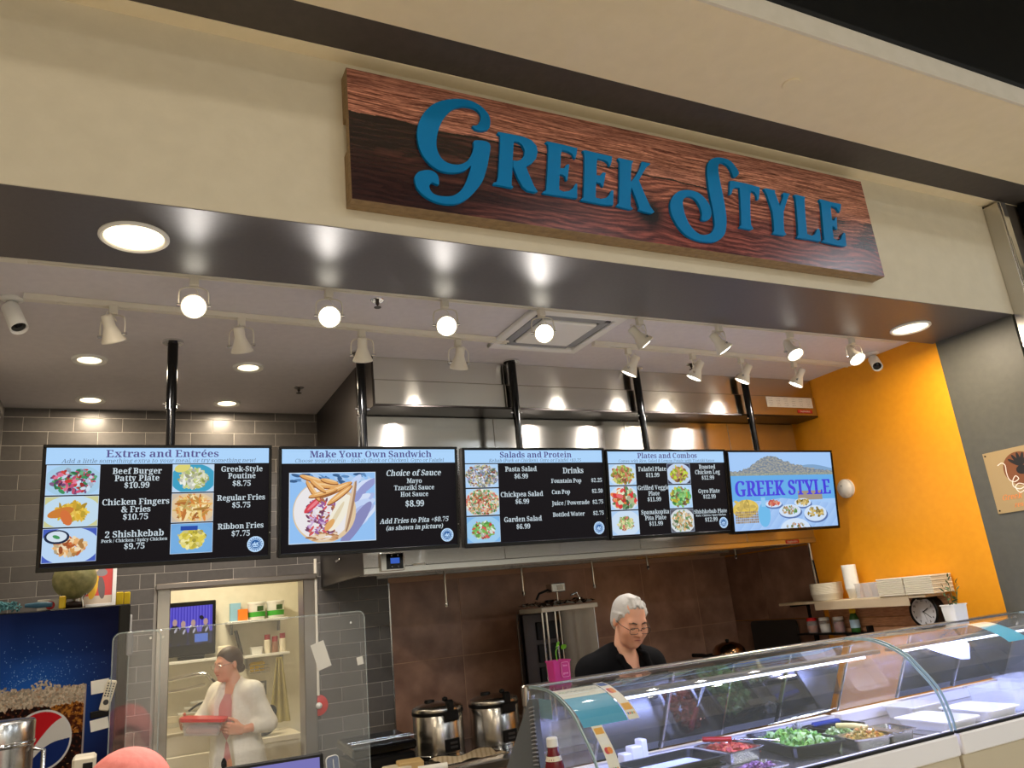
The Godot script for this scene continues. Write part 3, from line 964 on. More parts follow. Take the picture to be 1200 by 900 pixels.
# ---------------------------------------------------------------- exhaust hood
func build_hood() -> void:
	var t := thing("exhaust_hood", "stainless steel kitchen exhaust hood behind the menu screens", "exhaust hood", Vector3(2.92, 1.895, -4.3))
	var s := func(called: String, a: Vector3, b: Vector3, m: Material, ch := 0.003) -> MeshInstance3D:
		return span(called, t, a - t.position, b - t.position, m, ch)
	var x0 := 1.17
	var x1 := 4.665
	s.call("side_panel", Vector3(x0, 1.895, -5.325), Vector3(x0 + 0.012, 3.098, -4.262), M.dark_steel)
	s.call("side_panel", Vector3(4.6, 1.895, -5.325), Vector3(4.612, 3.098, -4.262), M.steel)
	s.call("top_panel", Vector3(x0 + 0.012, 3.04, -5.325), Vector3(4.6, 3.05, -4.275), M.dark_steel)
	var cuts := [x0, 2.04, 3.03, 3.95, 4.612]
	for k in 4:
		s.call("front_panel", Vector3(cuts[k] + 0.001, 1.93, -4.274), Vector3(cuts[k + 1] - 0.001, 2.8, -4.26), M.steel, 0.002)
		s.call("upper_front_panel", Vector3(maxf(cuts[k], 1.215) + 0.001, 2.962, -4.062), Vector3((x1 if k == 3 else cuts[k + 1]) - 0.001, 3.098, -4.055), M.steel, 0.001)
		s.call("lower_front_panel", Vector3(maxf(cuts[k], 1.215) + 0.001, 2.815, -4.062), Vector3((x1 if k == 3 else cuts[k + 1]) - 0.001, 2.958, -4.045), M.steel, 0.002)
	s.call("plenum_floor", Vector3(1.215, 2.803, -4.26), Vector3(x1, 2.815, -4.045), M.dark_steel, 0.002)
	s.call("plenum_side", Vector3(1.203, 2.8, -4.262), Vector3(1.215, 3.098, -4.04), M.dark_steel, 0.002)
	s.call("gutter", Vector3(x0, 1.895, -4.275), Vector3(4.612, 1.93, -4.255), M.steel_plain, 0.003)
	s.call("gutter", Vector3(x0 + 0.02, 1.895, -4.42), Vector3(4.6, 1.915, -4.40), M.steel_plain, 0.002)
	s.call("filter_bank", Vector3(x0 + 0.02, 2.2, -5.3), Vector3(4.6, 2.24, -4.4), M.dark_steel, 0.004)
	# grease rail along the wall below, with fire nozzles
	s.call("rear_rail", Vector3(1.45, 1.905, -5.0), Vector3(4.4, 1.928, -4.975), M.steel_plain, 0.003)
	for q in [[1.89, 1.69], [2.46, 1.715], [3.035, 1.72], [3.525, 1.82], [4.395, 1.845]]:
		var base := Vector3(q[0], 0, -4.9) - t.position
		var n := tube("fire_nozzle", t, [base + Vector3(0, 1.99, 0), base + Vector3(0, q[1] + 0.03, 0)], 0.008, M.steel_plain, 10)
		lathe("nozzle_tip", n, base + Vector3(0, q[1], 0), crisp([[0.0, 0.03], [0.012, 0.03], [0.014, 0.012], [0.007, 0.0], [0.0, 0.0]]), M.chrome, 12)
	# lamp handle on the side, control box and paper notice on the front
	var h := s.call("side_handle", Vector3(x0 - 0.012, 2.02, -4.86), Vector3(x0, 2.035, -4.76), M.chrome, 0.004) as MeshInstance3D
	h.set_meta("label", "small chrome latch on the hood's side")
	var c := s.call("control_box", Vector3(1.262, 1.905, -4.262), Vector3(1.40, 2.005, -4.235), M.steel_plain, 0.004) as MeshInstance3D
	var o := c.position
	span("control_face", c, Vector3(1.295, 1.915, -4.236) - o - t.position, Vector3(1.392, 2.0, -4.232) - o - t.position, M.black_gloss, 0.001)
	glow("control_display", Color(0.25, 0.45, 0.9), 0.6)
	span("control_display", c, Vector3(1.318, 1.945, -4.232) - o - t.position, Vector3(1.37, 1.975, -4.2305) - o - t.position, M.control_display, 0.0004)
	for q in [[1.325, 1.928], [1.362, 1.928], [1.325, 1.989], [1.362, 1.989]]:
		lathe("button", c, Vector3(q[0], q[1], -4.231) - o - t.position, crisp([[0.0, 0.002], [0.004, 0.002], [0.004, -0.002]]), M.grey_plastic, 10, Vector3(90, 0, 0))
	s.call("notice", Vector3(1.455, 1.9, -4.258), Vector3(1.53, 1.94, -4.2555), M.white_paper, 0.0004)
	# rating labels on the plenum and two red maker's badges
	var note := s.call("rating_label", Vector3(4.168, 2.874, -4.044), Vector3(4.63, 2.953, -4.0425), M.white_paper, 0.0004) as MeshInstance3D
	paint("label_ink", c8(120, 118, 110), 0.8)
	var st := tool()
	var f := font_of(false, true)
	for k in 6:
		for j in 4:
			write(st, ["model  serial", "volts  phase", "type I listed", "clearance"][(k + j) % 4], Vector3(-0.19 + k * 0.076, 0.026 - j * 0.017, 0.0012), 0.005, f)
	place(st.commit(), "label_print", M.label_ink, note)
	paint("badge_red", c8(196, 42, 30), 0.5)
	for q in [[4.537, 2.846, -4.043, 0.15], [4.37, 1.912, -4.2535, 0.13]]:
		var b := box("maker_badge", t, Vector3(q[0], q[1], q[2]) - t.position, Vector3(q[3], 0.026, 0.002), M.badge_red, 0.0005)
		b.set_meta("label", "red maker's badge")
		var sb := tool()
		write(sb, "CaptiveAire", Vector3(0, 0, 0.0014), 0.013, font_of(true, true))
		place(sb.commit(), "badge_print", M.white_paper, b)

# ---------------------------------------------------------------- menu screens
const SW := 1024
const SH := 580

func emblem(img: Image, cx: float, cy: float, r: float) -> void:
	# round house emblem: pale ring, blue dashes, pale ring, blue disc with a white scrawl
	var pale := c8(196, 226, 255)
	var blue := c8(38, 92, 158)
	blob(img, cx, cy, r, r, 0, pale)
	for k in 18:
		var a := TAU * k / 18
		blob(img, cx + cos(a) * r * 0.8, cy + sin(a) * r * 0.8, r * 0.09, r * 0.05, a + PI / 2, blue)
	blob(img, cx, cy, r * 0.68, r * 0.68, 0, blue)
	blob(img, cx, cy, r * 0.6, r * 0.6, 0, pale)
	blob(img, cx, cy, r * 0.54, r * 0.54, 0, blue)
	for k in 7:
		blob(img, cx - r * 0.3 + k * r * 0.1, cy + sin(k * 2.2) * r * 0.14, r * 0.06, r * 0.2, 0.5 + sin(k * 1.7), pale)
	img.fill_rect(Rect2i(int(cx - r * 0.3), int(cy + r * 0.28), int(r * 0.6), int(r * 0.12)), pale)

func menu_ground() -> Image:
	var img := Image.create(SW, SH, false, Image.FORMAT_RGB8)
	img.fill(c8(22, 19, 22))
	img.fill_rect(Rect2i(0, 0, SW, 82), c8(176, 216, 255))
	return img

func seascape() -> Image:
	var img := Image.create(SW, SH, false, Image.FORMAT_RGB8)
	img.fill(c8(168, 206, 252))
	img.fill_rect(Rect2i(0, 176, SW, 190), c8(106, 176, 236))
	var n := FastNoiseLite.new()
	n.seed = 9
	n.frequency = 0.02
	for x in SW:
		var u := float(x) / SW
		var ridge := 176.0 - 30.0 - 110.0 * exp(-pow((u - 0.36) / 0.17, 2.0)) - 45.0 * exp(-pow((u - 0.62) / 0.2, 2.0)) - n.get_noise_1d(x) * 14.0
		var far := 176.0 - 20.0 - 60.0 * exp(-pow((u - 0.78) / 0.25, 2.0))
		for y in range(int(minf(far, ridge)), 176):
			var c := c8(132, 168, 206)
			if y > ridge:
				c = c8(118, 132, 152).lerp(c8(172, 170, 158), clampf(0.5 + n.get_noise_2d(x * 1.5, y * 3.0) * 1.4, 0, 1))
			if y > 156 and rng.randf() < 0.55:
				c = c8(196, 196, 176) if rng.randf() < 0.5 else c8(120, 136, 110)
			img.set_pixel(x, y, c)
	# white cloth, a terrace wall beyond it, bread basket, bottle and plates
	img.fill_rect(Rect2i(640, 300, 250, 70), c8(164, 150, 136))
	for x in SW:
		var top := 350 + int(absf(x - 470) * 0.10)
		for y in range(top, SH):
			img.set_pixel(x, y, c8(172, 206, 250).lerp(c8(140, 178, 236), float((x + y) % 90) / 200.0))
	blob(img, 120, 420, 120, 66, -0.1, c8(226, 196, 92))
	for k in 30:
		blob(img, 40 + rng.randf() * 170, 370 + rng.randf() * 60, 26, 12, rng.randf() * PI, c8(236, 206, 110).darkened(rng.randf() * 0.25))
	for k in 60:
		img.fill_rect(Rect2i(20 + (k % 12) * 18, 440 + (k / 12) * 18, 15, 14), c8(150, 126, 96).lightened(rng.randf() * 0.3))
	blob(img, 292, 470, 58, 90, 0.05, c8(116, 190, 238))
	img.fill_rect(Rect2i(272, 340, 40, 70), c8(150, 204, 244))
	for p in [[390, 392, 78, 26, 0], [680, 390, 84, 34, 1], [545, 448, 108, 48, 2], [800, 475, 116, 62, 1], [585, 590, 150, 84, 3]]:
		blob(img, p[0] + 6, p[1] + 12, p[2] * 1.06, p[3], 0, c8(96, 122, 176))
		blob(img, p[0], p[1], p[2], p[3], 0, c8(212, 230, 252))
		var cols: Array = [[c8(220, 96, 86), c8(236, 160, 130)], [c8(206, 176, 92), c8(150, 130, 70), c8(236, 210, 140)], [c8(228, 232, 236), c8(196, 160, 110), c8(120, 170, 96)], [c8(226, 150, 110), c8(214, 206, 190), c8(120, 130, 80)]][p[4]]
		for k in 40:
			var a := rng.randf() * TAU
			var q := sqrt(rng.randf()) * 0.72
			blob(img, p[0] + cos(a) * q * p[2], p[1] - 6 + sin(a) * q * p[3] * 0.8, 9 + rng.randf() * 9, 6 + rng.randf() * 5, rng.randf() * PI, cols[rng.randi() % cols.size()].darkened(rng.randf() * 0.2))
	return img

func screen(label: String, x0: float, x1: float, y1: float, y0: float, img: Image, lines: Array, title: String, sub: String) -> void:
	var h := (y1 - y0) / cos(deg_to_rad(7.2))
	var w := x1 - x0
	var t := thing("menu_screen", label, "menu screen", Vector3((x0 + x1) / 2, (y0 + y1) / 2, -3.895), "menu screens in a row", Vector3(7.2, 0, 0))
	box("casing", t, Vector3(0, 0, -0.031), Vector3(w, h, 0.05), M.black, 0.004)
	var b := 0.014
	for q in [[0, h / 2 - b / 2, w, b], [0, -h / 2 + b * 0.7, w, b * 1.4]]:
		box("bezel", t, Vector3(q[0], q[1], -0.003), Vector3(q[2], q[3], 0.008), M.black_gloss, 0.002)
	for q in [-1.0, 1.0]:
		box("bezel", t, Vector3(q * (w / 2 - b / 2), 0, -0.003), Vector3(b, h - 2.4 * b, 0.008), M.black_gloss, 0.002)
	box("power_light", t, Vector3(w / 2 - 0.006, -h * 0.27, 0.0015), Vector3(0.004, 0.004, 0.002), M.chrome, 0.0005)
	box("rear_mount", t, Vector3(0, 0.02, -0.075), Vector3(0.2, 0.2, 0.045), M.black, 0.004)
	var dw := w - 2 * b
	var dh := h - 2.4 * b
	var dy := 0.2 * b
	var m := paint("screen_%d" % M.size(), c8(5, 5, 6), 0.55, 0.0, 0.12)
	m.emission_enabled = true
	m.emission = Color.BLACK
	m.emission_texture = ImageTexture.create_from_image(img)
	m.emission_energy_multiplier = 0.95
	var d := card("display", t, Vector3(0, dy, -0.0055), dw, dh, m)
	# lettering: x from 0 to 1 across, y from 0 at the top
	var st := tool()
	var bold := font_of(true)
	for l in lines:
		write(st, l[0], Vector3((l[1] - 0.5) * dw, (0.5 - l[2]) * dh, 0.0012), l[3] * dh, bold, l[4] if l.size() > 4 else 0, 0.18 if l.size() > 5 else 0.0, 0.95)
	if lines.size():
		place(st.commit(), "screen_lettering", M.screen_white, d)
	if title != "":
		var s2 := tool()
		write(s2, title, Vector3(0, 0.447 * dh, 0.0012), 0.062 * dh, bold, 0, 0.0, 1.12)
		place(s2.commit(), "screen_title", M.screen_violet, d)
		var s3 := tool()
		write(s3, sub, Vector3(0, 0.385 * dh, 0.0012), 0.034 * dh, font_of(false), 0, 0.2, 1.1)
		place(s3.commit(), "screen_subtitle", M.screen_slate, d)

func build_screens() -> void:
	glow("screen_white", c8(214, 230, 240), 0.8)
	glow("screen_violet", c8(52, 44, 138), 0.8)
	glow("screen_slate", c8(92, 118, 150), 0.8)
	var sky := c8(176, 214, 250)
	# extras and entrees
	var a := menu_ground()
	food(a, Rect2i(6, 88, 222, 144), sky, c8(168, 206, 232), [c8(222, 92, 130), c8(110, 64, 110), c8(66, 150, 96), c8(214, 66, 60), c8(196, 214, 236)], 90, 9.0)
	food(a, Rect2i(6, 242, 222, 146), c8(206, 206, 150), c8(196, 222, 240), [c8(236, 200, 70), c8(226, 180, 60)], 70, 9.0, 2.6, 0.26)
	blob(a, 72, 318, 56, 22, -0.3, c8(206, 128, 56), 6, 242, 228, 388)
	blob(a, 96, 344, 22, 40, -0.4, c8(214, 116, 62), 6, 242, 228, 388)
	food(a, Rect2i(6, 398, 222, 160), c8(72, 96, 190), c8(188, 216, 246), [c8(232, 168, 96), c8(240, 214, 170), c8(206, 110, 60)], 50, 11.0, 1.6, 0.28)
	blob(a, 62, 436, 52, 34, 0, c8(34, 44, 70), 6, 398, 228, 558)
	blob(a, 62, 434, 42, 26, 0, c8(214, 228, 240), 6, 398, 228, 558)
	blob(a, 60, 436, 16, 8, 0.4, c8(70, 150, 90), 6, 398, 228, 558)
	food(a, Rect2i(556, 88, 194, 142), c8(190, 218, 244), c8(64, 162, 198), [c8(226, 226, 190), c8(196, 206, 120), c8(238, 240, 226)], 110, 9.0, 1.8, 0.33)
	blob(a, 600, 104, 38, 22, -0.3, c8(222, 214, 120), 556, 88, 750, 230)
	food(a, Rect2i(556, 240, 194, 146), c8(206, 190, 170), c8(226, 200, 160), [c8(242, 206, 120), c8(230, 170, 84), c8(222, 140, 70), c8(250, 226, 160)], 100, 8.0, 4.2, 0.36)
	food(a, Rect2i(556, 396, 194, 150), c8(116, 172, 226), c8(120, 176, 228), [c8(232, 214, 90), c8(214, 196, 70), c8(244, 232, 150)], 90, 12.0, 1.3, 0.3)
	a.fill_rect(Rect2i(600, 408, 80, 22), c8(44, 78, 168))
	emblem(a, 962, 518, 42)
	screen("menu screen headed Extras and Entrées", -0.35, 0.625, 2.532, 1.984, a, [["Beef Burger", 0.385, 0.205, 0.05], ["Patty Plate", 0.385, 0.268, 0.05], ["$10.99", 0.385, 0.33, 0.05], ["Chicken Fingers", 0.385, 0.475, 0.05], ["& Fries", 0.385, 0.54, 0.05], ["$10.75", 0.385, 0.605, 0.05], ["2 Shishkebab", 0.385, 0.752, 0.053], ["Pork / Chicken / Spicy Chicken", 0.385, 0.805, 0.026], ["$9.75", 0.385, 0.858, 0.05], ["Greek-Style", 0.868, 0.196, 0.048], ["Poutine", 0.868, 0.26, 0.048], ["$8.75", 0.868, 0.33, 0.05], ["Regular Fries", 0.868, 0.462, 0.048], ["$5.75", 0.868, 0.53, 0.05], ["Ribbon Fries", 0.868, 0.722, 0.048], ["$7.75", 0.868, 0.79, 0.05]], "Extras and Entrées", "Add a little something extra to your meal, or try something new!")
	# sandwich
	var b := menu_ground()
	var r := Rect2i(44, 138, 480, 390)
	b.fill_rect(r.grow(4), c8(214, 232, 252))
	b.fill_rect(r, c8(150, 196, 246))
	var cl := func(cx: float, cy: float, rx: float, ry: float, an: float, c: Color):
		blob(b, cx, cy, rx, ry, an, c, r.position.x, r.position.y, r.end.x, r.end.y)
	for k in 40:
		cl.call(60 + rng.randf() * 460, 142 + rng.randf() * 46, 24, 8, rng.randf(), [c8(96, 140, 190), c8(176, 206, 240), c8(60, 96, 140)][k % 3])
	# crumpled paper behind, then the folded flat bread
	for k in 26:
		cl.call(330 + rng.randf() * 150, 190 + rng.randf() * 260, 70, 22, -0.9 + rng.randf() * 0.5, [c8(196, 214, 248), c8(172, 186, 232), c8(214, 226, 250), c8(150, 156, 208)][k % 4])
	cl.call(412, 430, 150, 34, -0.95, c8(138, 140, 190))
	cl.call(236, 356, 176, 176, 0.2, c8(226, 200, 164))
	cl.call(226, 352, 160, 164, 0.2, c8(238, 234, 236))
	for k in 34:
		cl.call(150 + rng.randf() * 150, 470 + rng.randf() * 46, 22, 6, 0.3 - rng.randf() * 0.5, [c8(206, 160, 116), c8(170, 116, 78), c8(236, 214, 186)][k % 3])
	for k in 150:
		var px := rng.randf()
		cl.call(140 + px * 150, 290 + rng.randf() * 190, 15, 6, rng.randf() * PI, [c8(150, 96, 160), c8(206, 176, 214), c8(214, 90, 96), c8(176, 110, 76), c8(230, 222, 230), c8(120, 70, 96)][k % 6])
	cl.call(168, 318, 62, 18, -0.75, c8(214, 70, 84))
	cl.call(176, 312, 50, 8, -0.75, c8(236, 130, 140))
	cl.call(316, 366, 116, 38, -1.05, c8(244, 238, 220))
	cl.call(300, 380, 90, 12, -1.05, c8(226, 212, 180))
	cl.call(262, 432, 40, 17, -0.9, c8(226, 170, 104))
	for q in [[170, 170, 78, 15, 0.3], [230, 206, 96, 17, 0.1], [290, 232, 110, 19, -0.4], [170, 236, 70, 15, 1.0], [262, 184, 52, 14, 0.25], [320, 262, 90, 17, -0.65], [226, 250, 84, 15, -0.25], [196, 208, 60, 13, 0.7]]:
		cl.call(q[0], q[1] + 5, q[2], q[3], q[4], c8(150, 92, 48))
		cl.call(q[0], q[1], q[2] * 0.97, q[3] * 0.85, q[4], c8(230, 172, 104))
		cl.call(q[0] + 6, q[1] - 4, q[2] * 0.7, q[3] * 0.3, q[4], c8(246, 206, 150))
	cl.call(384, 330, 14, 150, 0.2, c8(168, 132, 104))
	cl.call(376, 330, 8, 146, 0.2, c8(226, 200, 170))
	emblem(b, 962, 522, 40)
	screen("menu screen headed Make Your Own Sandwich with a large pita picture", 0.66, 1.615, 2.527, 1.985, b, [["Choice of Sauce", 0.745, 0.248, 0.058, 0, 1], ["Mayo", 0.745, 0.33, 0.046], ["Tzatziki Sauce", 0.745, 0.4, 0.046], ["Hot Sauce", 0.745, 0.468, 0.046], ["$8.99", 0.745, 0.565, 0.062], ["Add Fries to Pita +$0.75", 0.745, 0.735, 0.048, 0, 1], ["(as shown in picture)", 0.745, 0.805, 0.044, 0, 1]], "Make Your Own Sandwich", "Choose your Protein – Kebab (Pork or Chicken), Gyro or Falafel")
	# salads and drinks
	var c := menu_ground()
	food(c, Rect2i(2, 90, 226, 142), sky, c8(190, 216, 244), [c8(226, 226, 236), c8(140, 150, 190), c8(206, 196, 150), c8(160, 96, 70), c8(110, 130, 110)], 240, 7.0, 1.4, 0.5)
	food(c, Rect2i(2, 244, 226, 160), sky, c8(200, 216, 220), [c8(236, 232, 214), c8(214, 96, 80), c8(96, 160, 96), c8(232, 206, 150), c8(206, 130, 84)], 240, 7.5, 1.3, 0.5)
	food(c, Rect2i(2, 416, 226, 156), c8(130, 186, 236), c8(160, 206, 240), [c8(130, 196, 96), c8(196, 226, 170), c8(96, 160, 70), c8(226, 236, 226), c8(206, 70, 64)], 110, 10.0, 1.5, 0.32)
	emblem(c, 968, 520, 42)
	screen("menu screen headed Salads and Protein with a drinks list", 1.646, 2.576, 2.522, 1.978, c, [["Pasta Salad", 0.385, 0.21, 0.052], ["$6.99", 0.385, 0.29, 0.052], ["Chickpea Salad", 0.385, 0.488, 0.052], ["$6.99", 0.385, 0.568, 0.052], ["Garden Salad", 0.385, 0.76, 0.052], ["$6.99", 0.385, 0.84, 0.052], ["Drinks", 0.77, 0.235, 0.062], ["Fountain Pop", 0.6, 0.35, 0.045, -1], ["Can Pop", 0.6, 0.475, 0.045, -1], ["Juice / Powerade", 0.6, 0.6, 0.045, -1], ["Bottled Water", 0.6, 0.728, 0.045, -1], ["$2.25", 0.99, 0.35, 0.045, 1], ["$2.50", 0.99, 0.475, 0.045, 1], ["$2.75", 0.99, 0.6, 0.045, 1], ["$2.75", 0.99, 0.728, 0.045, 1]], "Salads and Protein", "Kebab (Pork or Chicken), Gyro or Falafel +$3.75")
	# plates
	var e := menu_ground()
	food(e, Rect2i(8, 90, 218, 140), sky, c8(206, 226, 246), [c8(206, 196, 90), c8(150, 180, 80), c8(176, 110, 76), c8(196, 90, 60)], 90, 10.0)
	food(e, Rect2i(8, 242, 218, 156), sky, c8(216, 226, 240), [c8(226, 66, 66), c8(236, 130, 70), c8(196, 216, 160), c8(96, 140, 90), c8(232, 236, 200)], 60, 16.0, 1.5)
	food(e, Rect2i(8, 410, 218, 158), c8(176, 210, 246), c8(206, 226, 246), [c8(216, 216, 150), c8(130, 180, 96), c8(206, 120, 100), c8(232, 226, 190)], 90, 10.0, 1.4, 0.28)
	food(e, Rect2i(500, 90, 200, 140), c8(60, 60, 80), c8(196, 214, 240), [c8(206, 150, 90), c8(190, 206, 60), c8(190, 214, 50), c8(150, 100, 74)], 80, 12.0, 1.6, 0.36)
	food(e, Rect2i(500, 242, 200, 160), sky, c8(190, 222, 250), [c8(90, 180, 100), c8(150, 210, 120), c8(206, 196, 60), c8(140, 110, 84)], 90, 12.0)
	food(e, Rect2i(500, 414, 200, 156), c8(90, 90, 100), c8(216, 222, 226), [c8(196, 196, 150), c8(216, 170, 110), c8(110, 150, 100), c8(236, 232, 220)], 100, 10.0)
	emblem(e, 972, 522, 40)
	screen("menu screen headed Plates and Combos with six small pictures", 2.586, 3.527, 2.514, 1.972, e, [["Falafel Plate", 0.36, 0.215, 0.05], ["$11.99", 0.36, 0.288, 0.05], ["Grilled Veggie", 0.36, 0.44, 0.05], ["Plate", 0.36, 0.51, 0.05], ["$11.99", 0.36, 0.58, 0.05], ["Spanakopita", 0.36, 0.732, 0.05], ["Pita Plate", 0.36, 0.8, 0.05], ["$11.99", 0.36, 0.87, 0.05], ["Roasted", 0.84, 0.196, 0.05], ["Chicken Leg", 0.84, 0.262, 0.05], ["$12.99", 0.84, 0.332, 0.05], ["Gyro Plate", 0.84, 0.5, 0.05], ["$12.99", 0.84, 0.57, 0.05], ["Shishkebab Plate", 0.84, 0.752, 0.046], ["Pork / Chicken / Spicy Chicken", 0.84, 0.8, 0.024], ["$12.99", 0.84, 0.855, 0.05]], "Plates and Combos", "Comes with Rice, Salad & Lemon Potato with Tzatziki Sauce")
	screen("screen showing a Greek seaside table picture beside the orange wall", 3.539, 4.518, 2.508, 1.962, seascape(), [], "", "")
	# big blue words over the picture
	var last := get_node("menu_screen_004/display") as MeshInstance3D
	var st := tool()
	glow("screen_blue", c8(56, 56, 226), 0.9)
	for q in 2:
		write(st, "GREEK", Vector3(-0.228 + q * 0.005, 0.012, 0.0012 + q * 0.0003), 0.098, font_of(true), 0, 0.0, 0.93)
	place(st.commit(), "screen_word", M.screen_blue, last)
	var st2 := tool()
	for q in 2:
		write(st2, "STYLE", Vector3(0.232 + q * 0.005, 0.012, 0.0012 + q * 0.0003), 0.098, font_of(true), 0, 0.0, 0.93)
	place(st2.commit(), "screen_word", M.screen_blue, last)
	# poles
	var px := [0.168, 1.13, 2.077, 3.0, 3.945]
	var of := ["Extras and Entrées", "Make Your Own Sandwich", "Salads and Protein", "Plates and Combos", "seaside picture"]
	for k in 5:
		var t := thing("ceiling_pole", "black ceiling pole carrying the %s screen" % of[k], "mounting pole", Vector3(px[k], 3.1, -4.0), "screen poles")
		lathe("ceiling_flange", t, O, crisp([[0.0, 0.0], [0.05, 0.0], [0.05, -0.01], [0.028, -0.014], [0.0, -0.014]]), M.chrome, 28)
		lathe("outer_pole", t, O, crisp([[0.025, -0.014], [0.025, -0.36], [0.0, -0.36]]), M.black_gloss, 20)
		lathe("inner_pole", t, O, crisp([[0.021, -0.36], [0.021, -0.84], [0.0, -0.84]]), M.black_gloss, 20)
		for s in [-1.0, 1.0]:
			lathe("clamp_screw", t, Vector3(0.025 * s, -0.33, 0), crisp([[0.0, 0.014], [0.006, 0.014], [0.006, -0.006]]), M.chrome, 8, Vector3(0, 0, -90 * s))
		box("bracket", t, Vector3(0, -0.84, 0.006), Vector3(0.12, 0.12, 0.03), M.black, 0.004)

# ---------------------------------------------------------------- things on the kitchen ceiling
func build_ceiling_fittings() -> void:
	# four-way ceiling air unit, half hidden by the soffit
	var t := thing("ceiling_air_unit", "white square ceiling air conditioner behind the soffit", "air conditioner", Vector3(2.09, 3.1, -3.46))
	var q := 0.29
	for k in 4:
		var a := k * 90.0
		var d := Vector3(0, -0.012, 0.265).rotated(Vector3.UP, deg_to_rad(a))
		box("frame_side", t, d, Vector3(0.58, 0.024, 0.05), M.white_plastic, 0.006, Vector3(0, a, 0))
		var e := Vector3(0, -0.01, 0.205).rotated(Vector3.UP, deg_to_rad(a))
		box("air_slot", t, e + Vector3(0, 0.004, 0), Vector3(0.4, 0.012, 0.07), M.dark_grey, 0.001, Vector3(0, a, 0))
		box("louvre", t, e + Vector3(0, -0.004, 0), Vector3(0.39, 0.004, 0.05), M.grey_plastic, 0.001, Vector3(0, a, 0) + Vector3(0, 0, 0))
	box("grille", t, Vector3(0, -0.014, 0), Vector3(0.34, 0.026, 0.34), M.white_plastic, 0.008)
	for s in [[0.93, -4.72, "in front of the tiled corner"], [1.017, -3.267, "behind the soffit near the first track"], [3.36, -3.86, "beside the hood front"]]:
		var n := thing("fire_sprinkler", "small ceiling fire sprinkler %s" % s[2], "sprinkler", Vector3(s[0], 3.1, s[1]), "sprinkler heads")
		lathe("escutcheon", n, O, crisp([[0.0, -0.003], [0.03, -0.003], [0.033, 0.0]]), M.chrome, 20)
		lathe("body", n, O, crisp([[0.0, -0.003], [0.009, -0.003], [0.009, -0.02], [0.004, -0.025], [0.004, -0.036], [0.0, -0.036]]), M.dark_steel, 12)
		lathe("deflector", n, Vector3(0, -0.037, 0), crisp([[0.0, 0.002], [0.017, 0.002], [0.017, 0.0], [0.0, 0.0]]), M.dark_steel, 16)
	# bullet cameras
	for c in [[Vector3(-0.478, 3.1, -3.58), Vector3(0.45, -1.1, 0.5), "white bullet camera on the ceiling in the left corner"], [Vector3(4.6, 3.1, -3.42), Vector3(-0.9, -1.0, 0.9), "white bullet camera on the ceiling by the orange wall"]]:
		var n := thing("security_camera", c[2], "camera", c[0], "security cameras")
		lathe("mount", n, O, crisp([[0.0, 0.0], [0.045, 0.0], [0.045, -0.006], [0.03, -0.014], [0.0, -0.014]]), M.white_plastic, 24)
		lathe("joint", n, Vector3(0, -0.035, 0), [[0.0, 0.022], [0.02, 0.016], [0.024, 0.0], [0.018, -0.018], [0.0, -0.024]], M.white_plastic, 16)
		var dir: Vector3 = c[1].normalized()
		var side := dir.cross(Vector3.UP).normalized()
		var ba := Basis(side, -dir, side.cross(-dir))
		var at := Vector3(0, -0.05, 0) + dir * 0.02
		for part in [["housing", [[0.0, 0.03], [0.026, 0.028], [0.03, 0.02], [0.031, -0.085], [0.0, -0.085]], M.white_plastic], ["sun_shade", [[0.034, 0.03], [0.0345, -0.1], [0.0325, -0.1], [0.032, 0.03]], M.white_plastic], ["lens_window", [[0.0, -0.087], [0.027, -0.087], [0.027, -0.084]], M.black_gloss]]:
			var o := lathe(part[0], n, at, part[1], part[2], 20)
			o.basis = ba
	# fire alarm dome on the orange wall beside the last screen
	var f := thing("alarm_sounder", "white round alarm sounder on the orange wall beside the last screen", "alarm", Vector3(4.67, 2.24, -3.93), "", Vector3(0, -90, 0))
	lathe("base", f, O, crisp([[0.0, 0.02], [0.068, 0.02], [0.068, 0.0], [0.0, 0.0]]), M.white_plastic, 28, Vector3(90, 0, 0))
	lathe("dome", f, Vector3(0, 0, 0.02), [[0.062, 0.0], [0.056, 0.016], [0.036, 0.03], [0.0, 0.036]], M.white_plastic, 28, Vector3(90, 0, 0))
	lathe("test_button", f, Vector3(0, 0.02, 0.05), crisp([[0.0, 0.006], [0.005, 0.006], [0.005, -0.004]]), M.grey_plastic, 10, Vector3(90, 0, 0))

# ---------------------------------------------------------------- glass display case
const ARC := [[-2.446, 0.956], [-2.453, 1.031], [-2.481, 1.123], [-2.545, 1.204], [-2.615, 1.272], [-2.742, 1.326], [-2.864, 1.338], [-2.95, 1.338]]

func arc_line(off := 0.0) -> Array:
	var p := []
	for a in ARC:
		p.append(Vector2(a[0], a[1]))
	p = smooth_line(p, 5)
	if off == 0.0:
		return p
	var q := []
	for i in p.size():
		var d: Vector2 = (p[mini(i + 1, p.size() - 1)] - p[maxi(i - 1, 0)]).normalized()
		q.append(p[i] + Vector2(d.y, -d.x) * -off)
	return q

